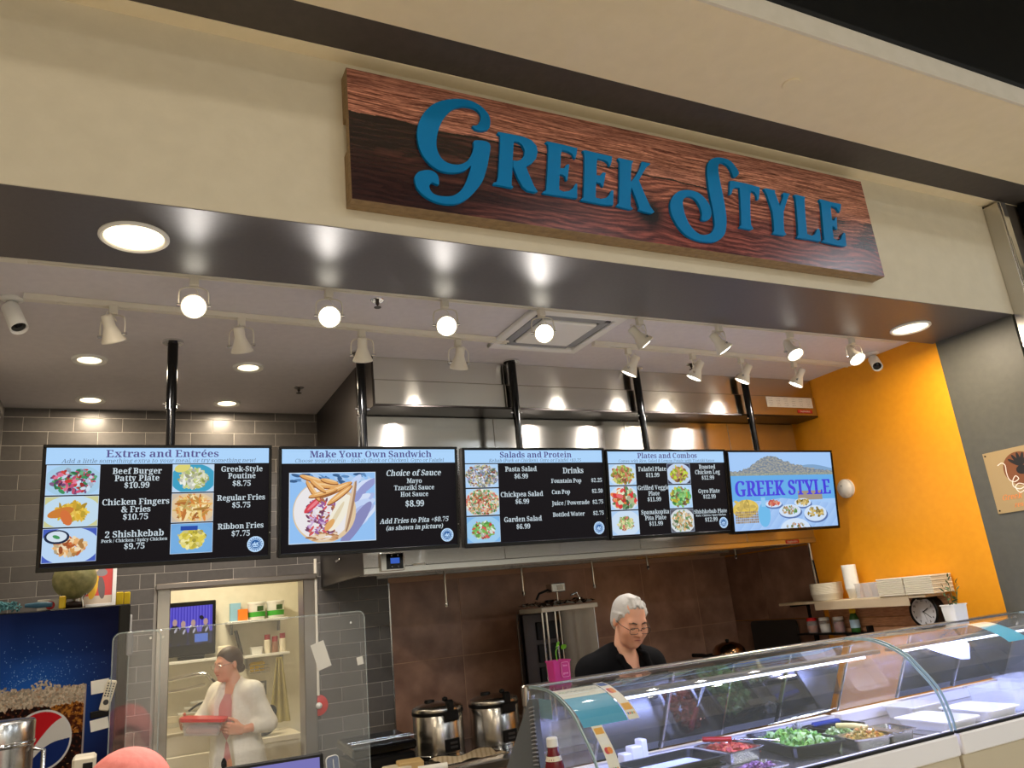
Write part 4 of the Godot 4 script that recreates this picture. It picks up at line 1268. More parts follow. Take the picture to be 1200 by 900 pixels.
# a curved sheet following the case's glass from share s0 to s1 of its length
func arc_sheet(x0: float, x1: float, s0: float, s1: float, off: float, at: Vector3, thick := 0.0) -> ArrayMesh:
	var line := arc_line(off)
	var inner := arc_line(off - thick)
	var n := line.size() - 1
	var st := tool()
	var i0 := int(round(s0 * n))
	var i1 := int(round(s1 * n))
	for i in range(i0, i1):
		var a := Vector3(x0, line[i].y, line[i].x) - at
		var b := Vector3(x1, line[i].y, line[i].x) - at
		var c := Vector3(x1, line[i + 1].y, line[i + 1].x) - at
		var d := Vector3(x0, line[i + 1].y, line[i + 1].x) - at
		var v0 := 1.0 - float(i - i0) / (i1 - i0)
		var v1 := 1.0 - float(i + 1 - i0) / (i1 - i0)
		st.set_smooth_group(0)
		for q in [[a, 0.0, v0], [d, 0.0, v1], [c, 1.0, v1], [a, 0.0, v0], [c, 1.0, v1], [b, 1.0, v0]]:
			st.set_uv(Vector2(q[1], q[2]))
			st.add_vertex(q[0])
		if thick > 0.0:
			var e := Vector3(x0, inner[i].y, inner[i].x) - at
			var f := Vector3(x1, inner[i].y, inner[i].x) - at
			var g := Vector3(x1, inner[i + 1].y, inner[i + 1].x) - at
			var h := Vector3(x0, inner[i + 1].y, inner[i + 1].x) - at
			st.set_smooth_group(1)
			quad(st, e, f, g, h, Vector3(0, -1, -1))
			quad(st, a, d, h, e, Vector3(-1, 0, 0))
			quad(st, b, c, g, f, Vector3(1, 0, 0))
	st.index()
	st.generate_normals()
	return st.commit()

# loose chopped food: many small curled bits heaped in a shallow mound
func chopped(called: String, label: String, at: Vector3, w: float, d: float, h: float, cols: Array, count: int, size: float, turn := 0.0, flat := 0.5) -> void:
	var st := tool()
	st.set_smooth_group(-1)
	for k in count:
		var u := rng.randf() * 2 - 1
		var v := rng.randf() * 2 - 1
		var y := (1.0 - 0.5 * (u * u + v * v)) * h * rng.randf()
		var p := Vector3(u * w / 2, y + size * 0.3, v * d / 2)
		var b := Basis.from_euler(Vector3(rng.randf() * TAU, rng.randf() * TAU, rng.randf() * TAU)).scaled(Vector3(1, 1, 1) * size * (0.6 + rng.randf() * 0.8))
		var c: Color = cols[rng.randi() % cols.size()]
		c = c.lightened(rng.randf() * 0.15).darkened(rng.randf() * 0.2).srgb_to_linear()
		st.set_color(c)
		var a := [Vector3(-0.5, 0, -0.4), Vector3(0.5, 0.15, -0.35), Vector3(0.45, 0, 0.4), Vector3(-0.4, 0.2, 0.45), Vector3(0.0, flat, 0.0), Vector3(0.0, -flat, 0.05)]
		for q in [[0, 1, 4], [1, 2, 4], [2, 3, 4], [3, 0, 4], [1, 0, 5], [2, 1, 5], [3, 2, 5], [0, 3, 5]]:
			tri(st, p + b * a[q[0]], p + b * a[q[1]], p + b * a[q[2]], b * (a[q[0]] + a[q[1]] + a[q[2]]))
	if not M.has("chopped"):
		paint("chopped", Color.WHITE, 0.5).vertex_color_use_as_albedo = true
	var o := place(finish(st), called, M.chopped, self, at, Vector3(0, turn, 0))
	tag(o, label, "food")
	o.set_meta("kind", "stuff")

func pan(called: String, label: String, at: Vector3, w: float, d: float, h: float, m: Material, turn := 0.0, group := "", lip := 0.012) -> void:
	tag(place(pan_mesh(w, d, h, lip), called, m, self, at, Vector3(0, turn, 0)), label, "pan", group)

func build_case() -> void:
	paint("case_white", c8(242, 240, 242), 0.35)
	paint("case_beige", c8(200, 188, 162), 0.45)
	paint("mirror_door", c8(120, 122, 122), 0.06, 0.85)
	paint("case_grey", c8(110, 116, 122), 0.45, 0.3)
	paint("tray_black", c8(18, 18, 22), 0.3)
	glow("led_tube", Color(0.86, 0.9, 1.0), 4.5)
	for sec in 2:
		var x0: float = [1.45, 3.245][sec]
		var x1: float = [3.225, 4.66][sec]
		var at := Vector3((x0 + x1) / 2, 0, -2.8)
		var t := thing("display_case", ["long curved glass display case in front of the man", "shorter curved glass display case by the orange wall"][sec], "display case", at, "glass display cases")
		var s := func(called: String, a: Vector3, b: Vector3, m: Material, ch := 0.003) -> MeshInstance3D:
			return span(called, t, a - at, b - at, m, ch)
		s.call("plinth", Vector3(x0, 0, -3.12), Vector3(x1, 0.12, -2.5), M.dark_grey)
		s.call("front_panel", Vector3(x0, 0.12, -3.14), Vector3(x1, 0.858, -2.44), M.case_beige)
		s.call("front_ledge", Vector3(x0, 0.86, -2.52), Vector3(x1, 0.944, -2.425), M.case_white, 0.006)
		s.call("glass_gasket", Vector3(x0, 0.944, -2.455), Vector3(x1, 0.956, -2.436), M.rubber, 0.002)
		s.call("deck", Vector3(x0, 0.86, -3.14), Vector3(x1, 0.925, -2.52), M.steel_plain, 0.003)
		s.call("rear_ledge", Vector3(x0 + 0.01, 0.925, -3.14), Vector3(x1 - 0.01, 0.975, -3.07), M.case_white, 0.004)
		place(arc_sheet(x0, x1, 0.0, 1.0, 0.0, at), "curved_glass", M.glass, t)
		for e in [[x0, x0 + 0.006], [x1 - 0.006, x1]]:
			place(arc_sheet(e[0], e[1], 0.0, 0.93, 0.004, at, 0.01), "glass_edge", M.glass_edge, t)
		s.call("rear_rail", Vector3(x0, 1.322, -2.975), Vector3(x1, 1.345, -2.935), M.dark_grey, 0.004)
		s.call("top_rail", Vector3(x0, 1.338, -2.945), Vector3(x1, 1.346, -2.915), M.steel_plain, 0.002)
		s.call("lamp_holder", Vector3(x0 + 0.03, 1.275, -2.745), Vector3(x1 - 0.03, 1.292, -2.7), M.case_grey, 0.003)
		var lamp := s.call("lamp_tube", Vector3(x0 + 0.12, 1.263, -2.735), Vector3(x1 - 0.12, 1.275, -2.712), M.led_tube, 0.003) as MeshInstance3D
		lamp.set_meta("label", "white light tube under the glass top")
		var l := AreaLight3D.new()
		l.name = "lamp_light"
		l.area_size = Vector2(x1 - x0 - 0.26, 0.03)
		l.light_color = Color(0.6, 0.66, 1.0)
		l.light_energy = 0.8
		l.area_range = 6.0
		l.area_attenuation = 2.0
		l.shadow_enabled = true
		t.add_child(l)
		l.position = Vector3((x0 + x1) / 2, 1.258, -2.724) - at
		l.rotation_degrees = Vector3(-90, 0, 0)
		# leaning rear doors with steel stiles
		var n: int = [5, 3][sec]
		var w := (x1 - x0 - 0.04) / n
		var top := Vector2(-2.93, 1.315)
		var bot := Vector2(-3.105, 0.985)
		var mid := (top + bot) / 2
		var tilt := -rad_to_deg(atan2(top.x - bot.x, top.y - bot.y))
		for k in n:
			var x := x0 + 0.02 + (k + 0.5) * w
			var d := box("rear_door", t, Vector3(x, mid.y, mid.x - (0.006 if k % 2 else 0.0)) - at, Vector3(w + 0.02, top.distance_to(bot) - 0.01, 0.005), M.mirror_door if k != 0 else M.glass, 0.001, Vector3(-tilt, 0, 0))
			box("stile", d, Vector3(-w / 2, 0, 0.005), Vector3(0.012, top.distance_to(bot) - 0.012, 0.008), M.steel_plain, 0.002)
		# end walls
		for e in 2:
			var ex: float = [x0, x1][e]
			if sec == 0 and e == 1 or sec == 1 and e == 0:
				continue
			var line := arc_line()
			var poly := PackedVector2Array()
			for q in line:
				poly.append(Vector2(q.x, q.y))
			poly.append(Vector2(-3.11, 0.95))
			poly.append(Vector2(-2.446, 0.945))
			var g := prism("end_glass", t, poly, -0.003, 0.003, M.glass)
			g.rotation_degrees = Vector3(0, -90, 0)
			g.position = Vector3(ex, 0, 0) - at
			var pp := PackedVector2Array([Vector2(-2.86, 1.30), Vector2(-2.885, 1.30), Vector2(-3.18, 0.99), Vector2(-3.18, 0.02), Vector2(-2.84, 0.02), Vector2(-2.84, 1.05)])
			var o := prism("end_panel", t, pp, -0.012, 0.012, M.case_grey)
			o.rotation_degrees = Vector3(0, -90, 0)
			o.position = Vector3(ex - 0.012 + 0.024 * e, 0, 0) - at
			if e == 0:
				for k in 22:
					var y := 1.27 - k * 0.0145
					box("louvre", o, Vector3(-2.865 - k * 0.0004, y, 0.014), Vector3(0.05, 0.006, 0.008), M.grey_plastic, 0.001, Vector3(35, 0, 12))
			lathe("rear_post", t, Vector3(ex, 1.29, -2.955) - at, crisp([[0.0, 0.055], [0.014, 0.055], [0.017, 0.05], [0.017, -0.02], [0.0, -0.02]]), M.steel_plain, 16)
	# cards stuck to the glass: they belong to the case they are stuck on
	var a := get_node("display_case") as Node3D
	var b := get_node("display_case_001") as Node3D
	var note := Image.create(128, 96, false, Image.FORMAT_RGB8)
	note.fill(c8(226, 226, 214))
	note.fill_rect(Rect2i(0, 30, 128, 66), c8(40, 160, 200))
	for k in 14:
		note.fill_rect(Rect2i(8 + k * 8, 10 + (k % 3), 6, 3), c8(160, 170, 170))
	printed("card_notice", note, 0.4)
	place(arc_sheet(1.47, 1.66, 0.45, 0.75, 0.003, a.position), "notice_card", M.card_notice, a)
	place(arc_sheet(3.98, 4.14, 0.5, 0.78, 0.003, b.position), "notice_card", M.card_notice, b)
	for k in 2:
		# strips of payment-card logos
		var strip := Image.create(48, 160, false, Image.FORMAT_RGB8)
		strip.fill(c8(236, 232, 216))
		strip.fill_rect(Rect2i(5, 8, 38, 22), c8(40, 80, 170) if k == 0 else c8(232, 170, 40))
		strip.fill_rect(Rect2i(5, 40, 38, 26), c8(236, 236, 230) if k == 1 else c8(240, 226, 210))
		blob(strip, 18, 84 - 30 * (1 - k), 11, 11, 0, c8(206, 40, 40))
		blob(strip, 30, 84 - 30 * (1 - k), 11, 11, 0, c8(236, 140, 40))
		strip.fill_rect(Rect2i(5, 104, 38, 24), c8(236, 176, 60) if k == 0 else c8(240, 236, 220))
		for j in 4:
			strip.fill_rect(Rect2i(8 + j * 9, 136, 6, 8), [c8(60, 90, 170), c8(206, 60, 50), c8(60, 140, 90), c8(226, 160, 40)][j])
		printed("card_logos_%d" % k, strip, 0.4)
	place(arc_sheet(1.664, 1.71, 0.45, 0.76, 0.003, a.position), "logo_strip", M.card_logos_0, a)
	place(arc_sheet(1.50, 1.545, 0.2, 0.46, 0.003, a.position), "logo_strip", M.card_logos_1, a)
	# blue paper with a fingerprint-like pattern inside the end glass
	var wave := Image.create(64, 64, false, Image.FORMAT_RGB8)
	for y in 64:
		for x in 64:
			wave.set_pixel(x, y, c8(150, 200, 214) if sin(Vector2(x - 32, y - 40).length() * 0.9) > 0 else c8(70, 130, 160))
	printed("wave_print", wave, 0.5)
	card("pattern_card", a, Vector3(1.456, 1.265, -2.81) - a.position, 0.1, 0.07, M.wave_print, Vector3(0, -90, 0))
	build_case_food()

func tray_liner() -> Image:
	var img := Image.create(256, 160, false, Image.FORMAT_RGB8)
	img.fill(c8(206, 214, 236))
	for y in 20:
		for x in 32:
			blob(img, 4 + x * 8, 4 + y * 8, 1.6, 1.6, 0, c8(120, 136, 180))
	return img

func build_case_food() -> void:
	# a stack of black trays just behind the glass
	for k in 4:
		var t := thing("serving_tray", ["black tray at the bottom of the stack behind the glass", "second black tray from the bottom of the stack", "third black tray from the bottom of the stack", "topmost black tray of the stack with a dotted blue-white liner"][k], "tray", Vector3(1.875, 0.926 + k * 0.026, -2.64), "stack of black trays")
		place(pan_mesh(0.37, 0.235, 0.036, 0.012, 0.006, 0.93), "tray_body", M.tray_black, t)
		if k == 3:
			card("liner", t, Vector3(0, 0.009, 0), 0.31, 0.185, printed("liner_print", tray_liner(), 0.4), Vector3(-90, 0, 0))
	# white plastic rack of sachets
	var r := thing("sachet_rack", "white plastic sachet rack behind the stack of trays", "rack", Vector3(1.865, 0.926, -2.87))
	box("base", r, Vector3(0, 0.045, 0), Vector3(0.13, 0.09, 0.06), M.white_plastic, 0.004)
	for q in [[-0.042, 0.03, 0.04], [0.004, 0.05, 0.05], [0.042, 0.07, 0.03]]:
		box("divider", r, Vector3(q[0], 0.09 + q[1] / 2, 0), Vector3(q[2], q[1], 0.05), M.white_plastic, 0.004)
	# pans of the salad bar
	pan("steel_pan", "steel pan holding chopped tomato beside the lettuce tray", Vector3(2.40, 0.926, -2.93), 0.2, 0.26, 0.05, M.steel_plain)
	chopped("chopped_tomato", "chopped red tomato in a steel pan", Vector3(2.40, 0.945, -2.93), 0.15, 0.2, 0.035, [c8(220, 70, 44), c8(200, 44, 34), c8(236, 110, 70)], 160, 0.022)
	pan("black_pan", "black tray full of chopped green lettuce", Vector3(2.70, 0.926, -2.84), 0.27, 0.42, 0.05, M.tray_black, -14.0)
	chopped("chopped_lettuce", "chopped bright green lettuce in a black tray", Vector3(2.70, 0.94, -2.83), 0.2, 0.34, 0.055, [c8(120, 190, 60), c8(160, 214, 90), c8(96, 166, 48), c8(190, 226, 140)], 420, 0.026, -14.0, 0.25)
	pan("steel_pan", "steel pan of sliced white onion behind the lettuce", Vector3(2.905, 0.926, -3.02), 0.1, 0.08, 0.04, M.steel_plain)
	chopped("sliced_onion", "sliced white onion in a small steel pan", Vector3(2.905, 0.94, -3.02), 0.07, 0.05, 0.04, [c8(236, 236, 226), c8(214, 220, 206)], 90, 0.02, 0.0, 0.15)
	pan("steel_pan", "steel pan of yellow corn salad at the front of the case", Vector3(2.93, 0.926, -2.66), 0.2, 0.17, 0.04, M.steel_plain, -14.0)
	chopped("corn_salad", "heap of yellow corn and orange pepper in a steel pan", Vector3(2.93, 0.94, -2.66), 0.15, 0.12, 0.05, [c8(236, 190, 60), c8(230, 150, 50), c8(246, 214, 110), c8(190, 170, 70)], 260, 0.014, -14.0)
	chopped("shredded_cucumber", "pale green chopped cucumber beside the corn salad", Vector3(2.96, 0.934, -2.83), 0.14, 0.08, 0.04, [c8(176, 206, 120), c8(206, 226, 160), c8(130, 176, 80)], 110, 0.018)
	pan("steel_pan", "empty steel pan left of the glass joint", Vector3(3.1, 0.926, -2.66), 0.15, 0.19, 0.045, M.steel_plain, -10.0)
	pan("black_pan", "shallow empty black tray at the back of the long case", Vector3(3.08, 0.926, -2.95), 0.24, 0.16, 0.035, M.tray_black)
	chopped("purple_cabbage", "shredded purple cabbage beside the stack of trays", Vector3(2.28, 0.93, -2.62), 0.16, 0.1, 0.035, [c8(150, 80, 150), c8(196, 140, 196), c8(110, 50, 110)], 120, 0.016)
	pan("steel_pan", "steel pan holding purple cabbage by the front glass", Vector3(2.28, 0.926, -2.62), 0.2, 0.15, 0.03, M.steel_plain)
	# utensils
	var g := thing("tongs", "tongs with red grips lying across the tomato pan", "tongs", Vector3(2.47, 0.985, -2.93))
	for k in 2:
		tube("arm", g, [Vector3(-0.1, 0.01, -0.1 - 0.012 * k), Vector3(0.06, 0.004, 0.04 + 0.012 * k), Vector3(0.12, -0.005, 0.1 + 0.016 * k)], 0.005, M.chrome, 8)
		tube("grip", g, [Vector3(-0.11, 0.012, -0.11 - 0.012 * k), Vector3(-0.02, 0.008, -0.032 + 0.0 * k)], 0.011, M.red_plastic, 10)
	var sp := thing("spatula", "spatula with a pale yellow handle over the empty pan", "spatula", Vector3(2.98, 0.985, -2.72))
	tube("handle", sp, [Vector3(-0.02, 0, -0.11), Vector3(0.0, 0.004, -0.03), Vector3(0.02, 0, 0.03)], [0.011, 0.012, 0.009], paint("pale_yellow", c8(232, 214, 130), 0.4), 10)
	box("blade", sp, Vector3(0.045, -0.01, 0.1), Vector3(0.06, 0.003, 0.14), M.chrome, 0.001, Vector3(6, 18, 0))
	var kn := thing("knife", "knife with a blue handle lying at the back of the long case", "knife", Vector3(2.96, 0.975, -2.98))
	box("handle", kn, Vector3(0.08, 0, 0.01), Vector3(0.16, 0.02, 0.028), M.blue_print, 0.006, Vector3(0, -6, 0))
	box("blade", kn, Vector3(-0.09, 0.0, 0), Vector3(0.18, 0.003, 0.03), M.chrome, 0.001)
	# second case: white trays and clear boxes
	for q in [[3.42, -2.66, 0.24, 0.3, 0.045, "flat white tray nearest the glass joint"], [3.62, -2.93, 0.26, 0.2, 0.06, "white tray at the back of the short case"], [3.72, -2.65, 0.24, 0.28, 0.05, "white tray in the middle of the short case"]]:
		tag(place(pan_mesh(q[2], q[3], q[4], 0.012), "white_tray", M.white_plastic, self, Vector3(q[0], 0.926, q[1])), q[5], "tray", "white trays in the short case")
	for q in [[4.05, -2.72, 0.26, 0.3, 0.1, "clear plastic food box in the short case"], [4.36, -2.75, 0.26, 0.32, 0.11, "clear plastic food box at the far end of the short case"]]:
		tag(place(pan_mesh(q[2], q[3], q[4], 0.014), "food_box", M.clear_plastic, self, Vector3(q[0], 0.926, q[1])), q[5], "food box", "clear boxes in the short case")
	# sheet of white film hanging under the lamp of the short case
	paint("film", c8(214, 220, 250), 0.6)
	var f := PackedVector2Array([Vector2(-0.16, 0.0), Vector2(0.14, 0.01), Vector2(0.16, -0.02), Vector2(0.1, -0.09), Vector2(0.04, -0.085), Vector2(-0.05, -0.05)])
	tag(prism("paper_sheet", self, f, -0.001, 0.001, M.film, Vector3(3.72, 1.262, -2.74), Vector3(-25, 0, 0)), "white paper sheet hanging under the lamp of the short case", "paper")
	# on top of the case: pink pot with a sprout, and a white pot with a bushy plant
	var p := thing("pink_planter", "magenta square pot with a green sprout on the left end of the glass case", "potted plant", Vector3(1.6, 1.346, -2.935))
	place(pan_mesh(0.088, 0.07, 0.078, 0.003, 0.004, 0.92), "pot", paint("magenta", c8(190, 40, 130), 0.45), p)
	box("soil", p, Vector3(0, 0.06, 0), Vector3(0.07, 0.008, 0.054), paint("soil", c8(60, 42, 30), 0.9), 0.002)
	var e := prism("pot_label", p, rounded(0.036, 0.056, 0.008), 0.0, 0.001, M.magenta, Vector3(0.01, 0.042, 0.036), Vector3(-2, 0, 0))
	var rim := []
	for v in rounded(0.036, 0.056, 0.008):
		rim.append(Vector3(v.x, v.y, 0.0015))
	tube("label_rim", e, rim, 0.0008, paint("pale_pink", c8(240, 170, 210), 0.5), 5, true)
	var sl := tool()
	write(sl, "love", Vector3(0, 0.015, 0.002), 0.007, font_of(true))
	write(sl, "grow", Vector3(0, -0.014, 0.002), 0.007, font_of(true))
	place(sl.commit(), "label_print", M.pale_pink, e)
	tube("stem", p, smooth_line([Vector3(0.0, 0.06, 0), Vector3(-0.006, 0.09, 0.002), Vector3(-0.004, 0.115, 0.0), Vector3(0.006, 0.125, 0.0)], 3), 0.0022, M.green_leaf, 6)
	for q in [[Vector3(-0.006, 0.128, 0.004), Vector3(-20, 0, 50), 0.9], [Vector3(0.018, 0.118, 0.008), Vector3(-35, 20, -50), 1.2], [Vector3(0.008, 0.132, -0.004), Vector3(-60, 0, -10), 0.8]]:
		leaf("leaf", p, q[0], q[1], 0.03 * q[2], 0.018 * q[2], M.green_leaf)
	var pb := thing("plant_pot", "white square pot with a thin dark plant on the glass case by the clock", "potted plant", Vector3(4.12, 1.346, -2.935))
	place(pan_mesh(0.125, 0.09, 0.085, 0.004, 0.006, 0.9), "pot", M.white_plastic, pb)
	box("soil", pb, Vector3(0, 0.066, 0), Vector3(0.1, 0.008, 0.07), M.soil, 0.002)
	for k in 5:
		var lean := Vector3((k - 2) * 0.012, 0, (k % 2) * 0.01 - 0.005)
		var tip := Vector3(0.02 + lean.x * 2.4, 0.15 + 0.05 * ((k * 3) % 4) / 3.0, lean.z * 2)
		tube("stem", pb, [lean + Vector3(0, 0.066, 0), (lean + tip) / 2 + Vector3(0.006, 0.04, 0), tip], 0.0016, M.dark_leaf, 5)
		for j in 5:
			var f0 := 0.35 + 0.16 * j
			leaf("leaf", pb, lean.lerp(tip, f0) + Vector3(0, 0.03, 0), Vector3(-20 - 10 * j, j * 75 + k * 40, 60 if j % 2 else -60), 0.032, 0.009, M.dark_leaf)
	# sauce bottle on the counter at the near end
	var kb := thing("sauce_bottle", "dark red sauce bottle with a white cap at the end of the glass case", "bottle", Vector3(1.36, 1.0, -2.6))
	lathe("bottle", kb, O, [[0.0, 0.0], [0.03, 0.0], [0.034, 0.006], [0.036, 0.06], [0.035, 0.1], [0.028, 0.13], [0.02, 0.152], [0.0185, 0.172], [0.0, 0.172]], paint("ketchup", c8(110, 22, 32), 0.2), 24)
	lathe("cap", kb, O, crisp([[0.0, 0.2], [0.017, 0.2], [0.02, 0.196], [0.0205, 0.17], [0.0, 0.17]]), M.white_plastic, 20)
	lathe("body_label", kb, O, [[0.0365, 0.035], [0.0368, 0.06], [0.0364, 0.085]], M.cream_plastic, 24)
	var nl := lathe("neck_label", kb, O, [[0.0295, 0.126], [0.0245, 0.141]], M.cream_plastic, 20)
	nl.set_meta("label", "small cream neck label")

func nth(k: int) -> String:
	return ["first", "second", "third", "fourth", "fifth", "sixth", "seventh", "eighth", "ninth", "tenth", "eleventh", "twelfth", "thirteenth", "fourteenth", "fifteenth", "sixteenth", "seventeenth", "eighteenth", "nineteenth", "twentieth", "twenty-first", "twenty-second", "twenty-third", "twenty-fourth"][k - 1]

func leaf(called: String, parent: Node3D, at: Vector3, turn: Vector3, length: float, width: float, m: Material) -> void:
	var st := tool()
	st.set_smooth_group(0)
	var n := 5
	for s in [-1.0, 1.0]:
		for k in n:
			var f0 := float(k) / n
			var f1 := float(k + 1) / n
			var w0 := sin(PI * pow(f0, 0.8)) * width * 0.5
			var w1 := sin(PI * pow(f1, 0.8)) * width * 0.5
			var a := Vector3(0, -f0 * f0 * length * 0.15, f0 * length)
			var b := Vector3(0, -f1 * f1 * length * 0.15, f1 * length)
			var c := b + Vector3(s * w1, w1 * 0.35, 0)
			var d := a + Vector3(s * w0, w0 * 0.35, 0)
			if w1 > 1e-5:
				tri(st, a, b, c, Vector3.UP)
			if w0 > 1e-5:
				tri(st, a, c, d, Vector3.UP)
	place(finish(st), called, m, parent, at, turn)

# ---------------------------------------------------------------- the orange and grey right wall
func poster_print() -> Image:
	var img := Image.create(512, 560, false, Image.FORMAT_RGB8)
	img.fill(c8(172, 148, 106))
	blob(img, 300, 190, 150, 150, 0, c8(124, 72, 36))
	# black hand-shaped leaf
	for k in 5:
		var a := -0.9 + k * 0.42
		blob(img, 310 + sin(a) * 62, 170 - cos(a) * 62, 15, 62, a, c8(20, 16, 14))
	blob(img, 312, 205, 52, 40, 0, c8(20, 16, 14))
	# loose white thread
	var p := smooth_line([Vector2(110, 130), Vector2(150, 115), Vector2(175, 140), Vector2(170, 210), Vector2(178, 270), Vector2(215, 300), Vector2(260, 280), Vector2(240, 250), Vector2(205, 290), Vector2(200, 340), Vector2(250, 370), Vector2(300, 345), Vector2(250, 320), Vector2(215, 350), Vector2(240, 400), Vector2(285, 385)], 24)
	for q in p:
		blob(img, q.x, q.y, 4, 4, 0, c8(240, 232, 222))
	return img

func build_right_wall() -> void:
	var t := thing("wall_poster", "tan poster with a brown disc and orange script on the grey wall", "poster", Vector3(4.668, 2.085, -2.72), "", Vector3(0, -90, 0))
	box("board", t, Vector3(0, 0, 0.002), Vector3(0.34, 0.365, 0.004), paint("tan_board", c8(172, 148, 106), 0.5), 0.0005)
	card("poster_face", t, Vector3(0, 0, 0.0046), 0.338, 0.363, printed("poster_print", poster_print(), 0.45))
	for q in [[-0.155, 0.165], [-0.155, -0.165], [0.155, 0.165], [0.155, -0.165]]:
		lathe("pin", t, Vector3(q[0], q[1], 0.005), crisp([[0.0, 0.003], [0.005, 0.003], [0.005, 0.0]]), M.black, 10, Vector3(90, 0, 0))
	var st := tool()
	write(st, "Greek style", Vector3(-0.12, -0.095, 0.006), 0.03, font_of(false), -1, 0.35)
	write(st, "restaurant", Vector3(-0.06, -0.145, 0.006), 0.026, font_of(false), -1, 0.35)
	place(st.commit(), "poster_script", paint("orange_ink", c8(240, 140, 70), 0.6), t)
	# wall shelf with takeaway boxes
	var sx := 4.555
	var sh := thing("wall_shelf", "pale wall shelf carrying takeaway bowls under the orange wall", "shelf", Vector3(4.565, 1.47, -3.98))
	box("board", sh, O, Vector3(0.2, 0.018, 1.25), paint("shelf_cream", c8(214, 196, 164), 0.5), 0.003)
	box("cloth_edge", sh, Vector3(-0.103, -0.026, 0.12), Vector3(0.004, 0.055, 0.78), paint("lace", c8(206, 186, 156), 0.9), 0.001)
	for z in [-0.52, 0.56]:
		box("bracket", sh, Vector3(0.092, -0.07, z), Vector3(0.012, 0.12, 0.03), M.black, 0.002)
		box("bracket_arm", sh, Vector3(0.0, -0.016, z), Vector3(0.17, 0.012, 0.024), M.black, 0.002)
	var ty := 1.479
	# stack of cream bowls
	for k in 9:
		tag(lathe("paper_bowl", self, Vector3(sx, ty + k * 0.0085, -4.2), [[0.0, 0.0], [0.097, 0.0], [0.1, 0.006], [0.109, 0.05], [0.113, 0.052], [0.111, 0.047], [0.097, 0.006], [0.0, 0.004]], M.cream_plastic, 32), "cream paper bowl in the wide stack on the wall shelf, %s from the top" % nth(9 - k), "bowl", "stack of cream bowls")
	for k in 24:
		tag(lathe("paper_cup", self, Vector3(sx, ty + k * 0.0068, -3.965), [[0.0, 0.0], [0.034, 0.0], [0.046, 0.07], [0.049, 0.072], [0.047, 0.067], [0.033, 0.003], [0.0, 0.003]], M.white_paper, 24), "white paper cup in the tall stack on the wall shelf, %s from the top" % nth(24 - k), "cup", "stack of paper cups")
	for k in 3:
		var z := -3.86 + k * 0.065
		tag(place(pan_mesh(0.16, 0.06, 0.098, 0.004, 0.002, 0.96), "clear_tub", M.clear_plastic, self, Vector3(sx, ty, z)), "clear plastic tub, %s of three beside the paper cups" % ["first", "second", "third"][k], "tub", "clear tubs")
	for c in 2:
		for k in 9:
			var bx := box("takeaway_box", self, Vector3(sx, ty + 0.0075 + k * 0.0125, -3.585 + c * 0.205), Vector3(0.2, 0.0118, 0.2 - 0.004 * (k % 2)), M.cream_plastic, 0.003)
			tag(bx, "cream takeaway box in the %s pile on the wall shelf, %s from the top" % [["middle", "end"][c], nth(9 - k)], "takeaway box", ["middle pile of takeaway boxes", "end pile of takeaway boxes"][c])
	# plank panel below the shelf
	var wp := thing("plank_panel", "brown wooden plank panel on the wall below the shelf", "panel", Vector3(4.66, 1.22, -3.82))
	var grain := speckle("plank_wood", c8(176, 124, 90), c8(226, 176, 136), 0.02, Vector3(1.2, 10, 1.2), 0.55)
	for k in 4:
		box("plank", wp, Vector3(0, 0.032 + k * 0.062, 0), Vector3(0.02, 0.06, 0.98), grain, 0.003)
	# narrow spice shelf
	var ss := thing("spice_shelf", "narrow black spice shelf on the plank panel", "shelf", Vector3(4.6, 1.245, -4.25))
	box("board", ss, O, Vector3(0.1, 0.012, 0.62), M.black, 0.002)
	box("upstand", ss, Vector3(0.02, 0.02, 0.3), Vector3(0.06, 0.05, 0.014), M.black, 0.003)
	for z in [-0.2, 0.1]:
		box("bracket", ss, Vector3(0.03, -0.03, z), Vector3(0.04, 0.05, 0.014), M.black, 0.002)
	var jars := [[-4.44, c8(170, 90, 40), "red_plastic", "spice jar of brown powder with a red lid"], [-4.32, c8(226, 222, 214), "white_plastic", "spice jar of white salt with a white lid"], [-4.19, c8(150, 60, 44), "white_plastic", "spice jar of red-brown powder with a white lid"]]
	for j in jars.size():
		var q: Array = jars[j]
		var n := thing("spice_jar", "%s on the narrow black shelf" % q[3], "jar", Vector3(4.6, 1.251, q[0]), "spice jars")
		lathe("glass_body", n, O, [[0.0, 0.0], [0.036, 0.0], [0.039, 0.004], [0.039, 0.075], [0.034, 0.085], [0.034, 0.09]], M.clear_plastic, 24)
		lathe("contents", n, O, [[0.0, 0.004], [0.035, 0.004], [0.035, 0.05 + 0.01 * j], [0.0, 0.055 + 0.01 * j]], paint("spice_%d" % j, q[1], 0.9), 20)
		lathe("lid", n, O, crisp([[0.0, 0.108], [0.034, 0.108], [0.037, 0.104], [0.037, 0.086], [0.0, 0.086]]), M[q[2]], 24)
	var gb := thing("sauce_bottle", "green bottle with a yellow cap on the narrow black shelf", "bottle", Vector3(4.6, 1.251, -4.05))
	lathe("bottle", gb, O, [[0.0, 0.0], [0.03, 0.0], [0.033, 0.005], [0.032, 0.09], [0.022, 0.12], [0.018, 0.13], [0.0, 0.13]], paint("green_bottle", c8(50, 100, 44), 0.15), 20)
	lathe("label_band", gb, O, [[0.0335, 0.03], [0.0332, 0.085]], paint("bottle_label", c8(170, 200, 220), 0.5), 20)
	lathe("cap", gb, O, crisp([[0.0, 0.17], [0.012, 0.17], [0.022, 0.15], [0.022, 0.128], [0.0, 0.128]]), M.yellow_plastic, 18)
	# clock hung from the shelf's end
	var ck := thing("wall_clock", "black round clock with a white dial hung below the shelf end", "clock", Vector3(4.66, 1.37, -3.47), "", Vector3(0, -90, 0))
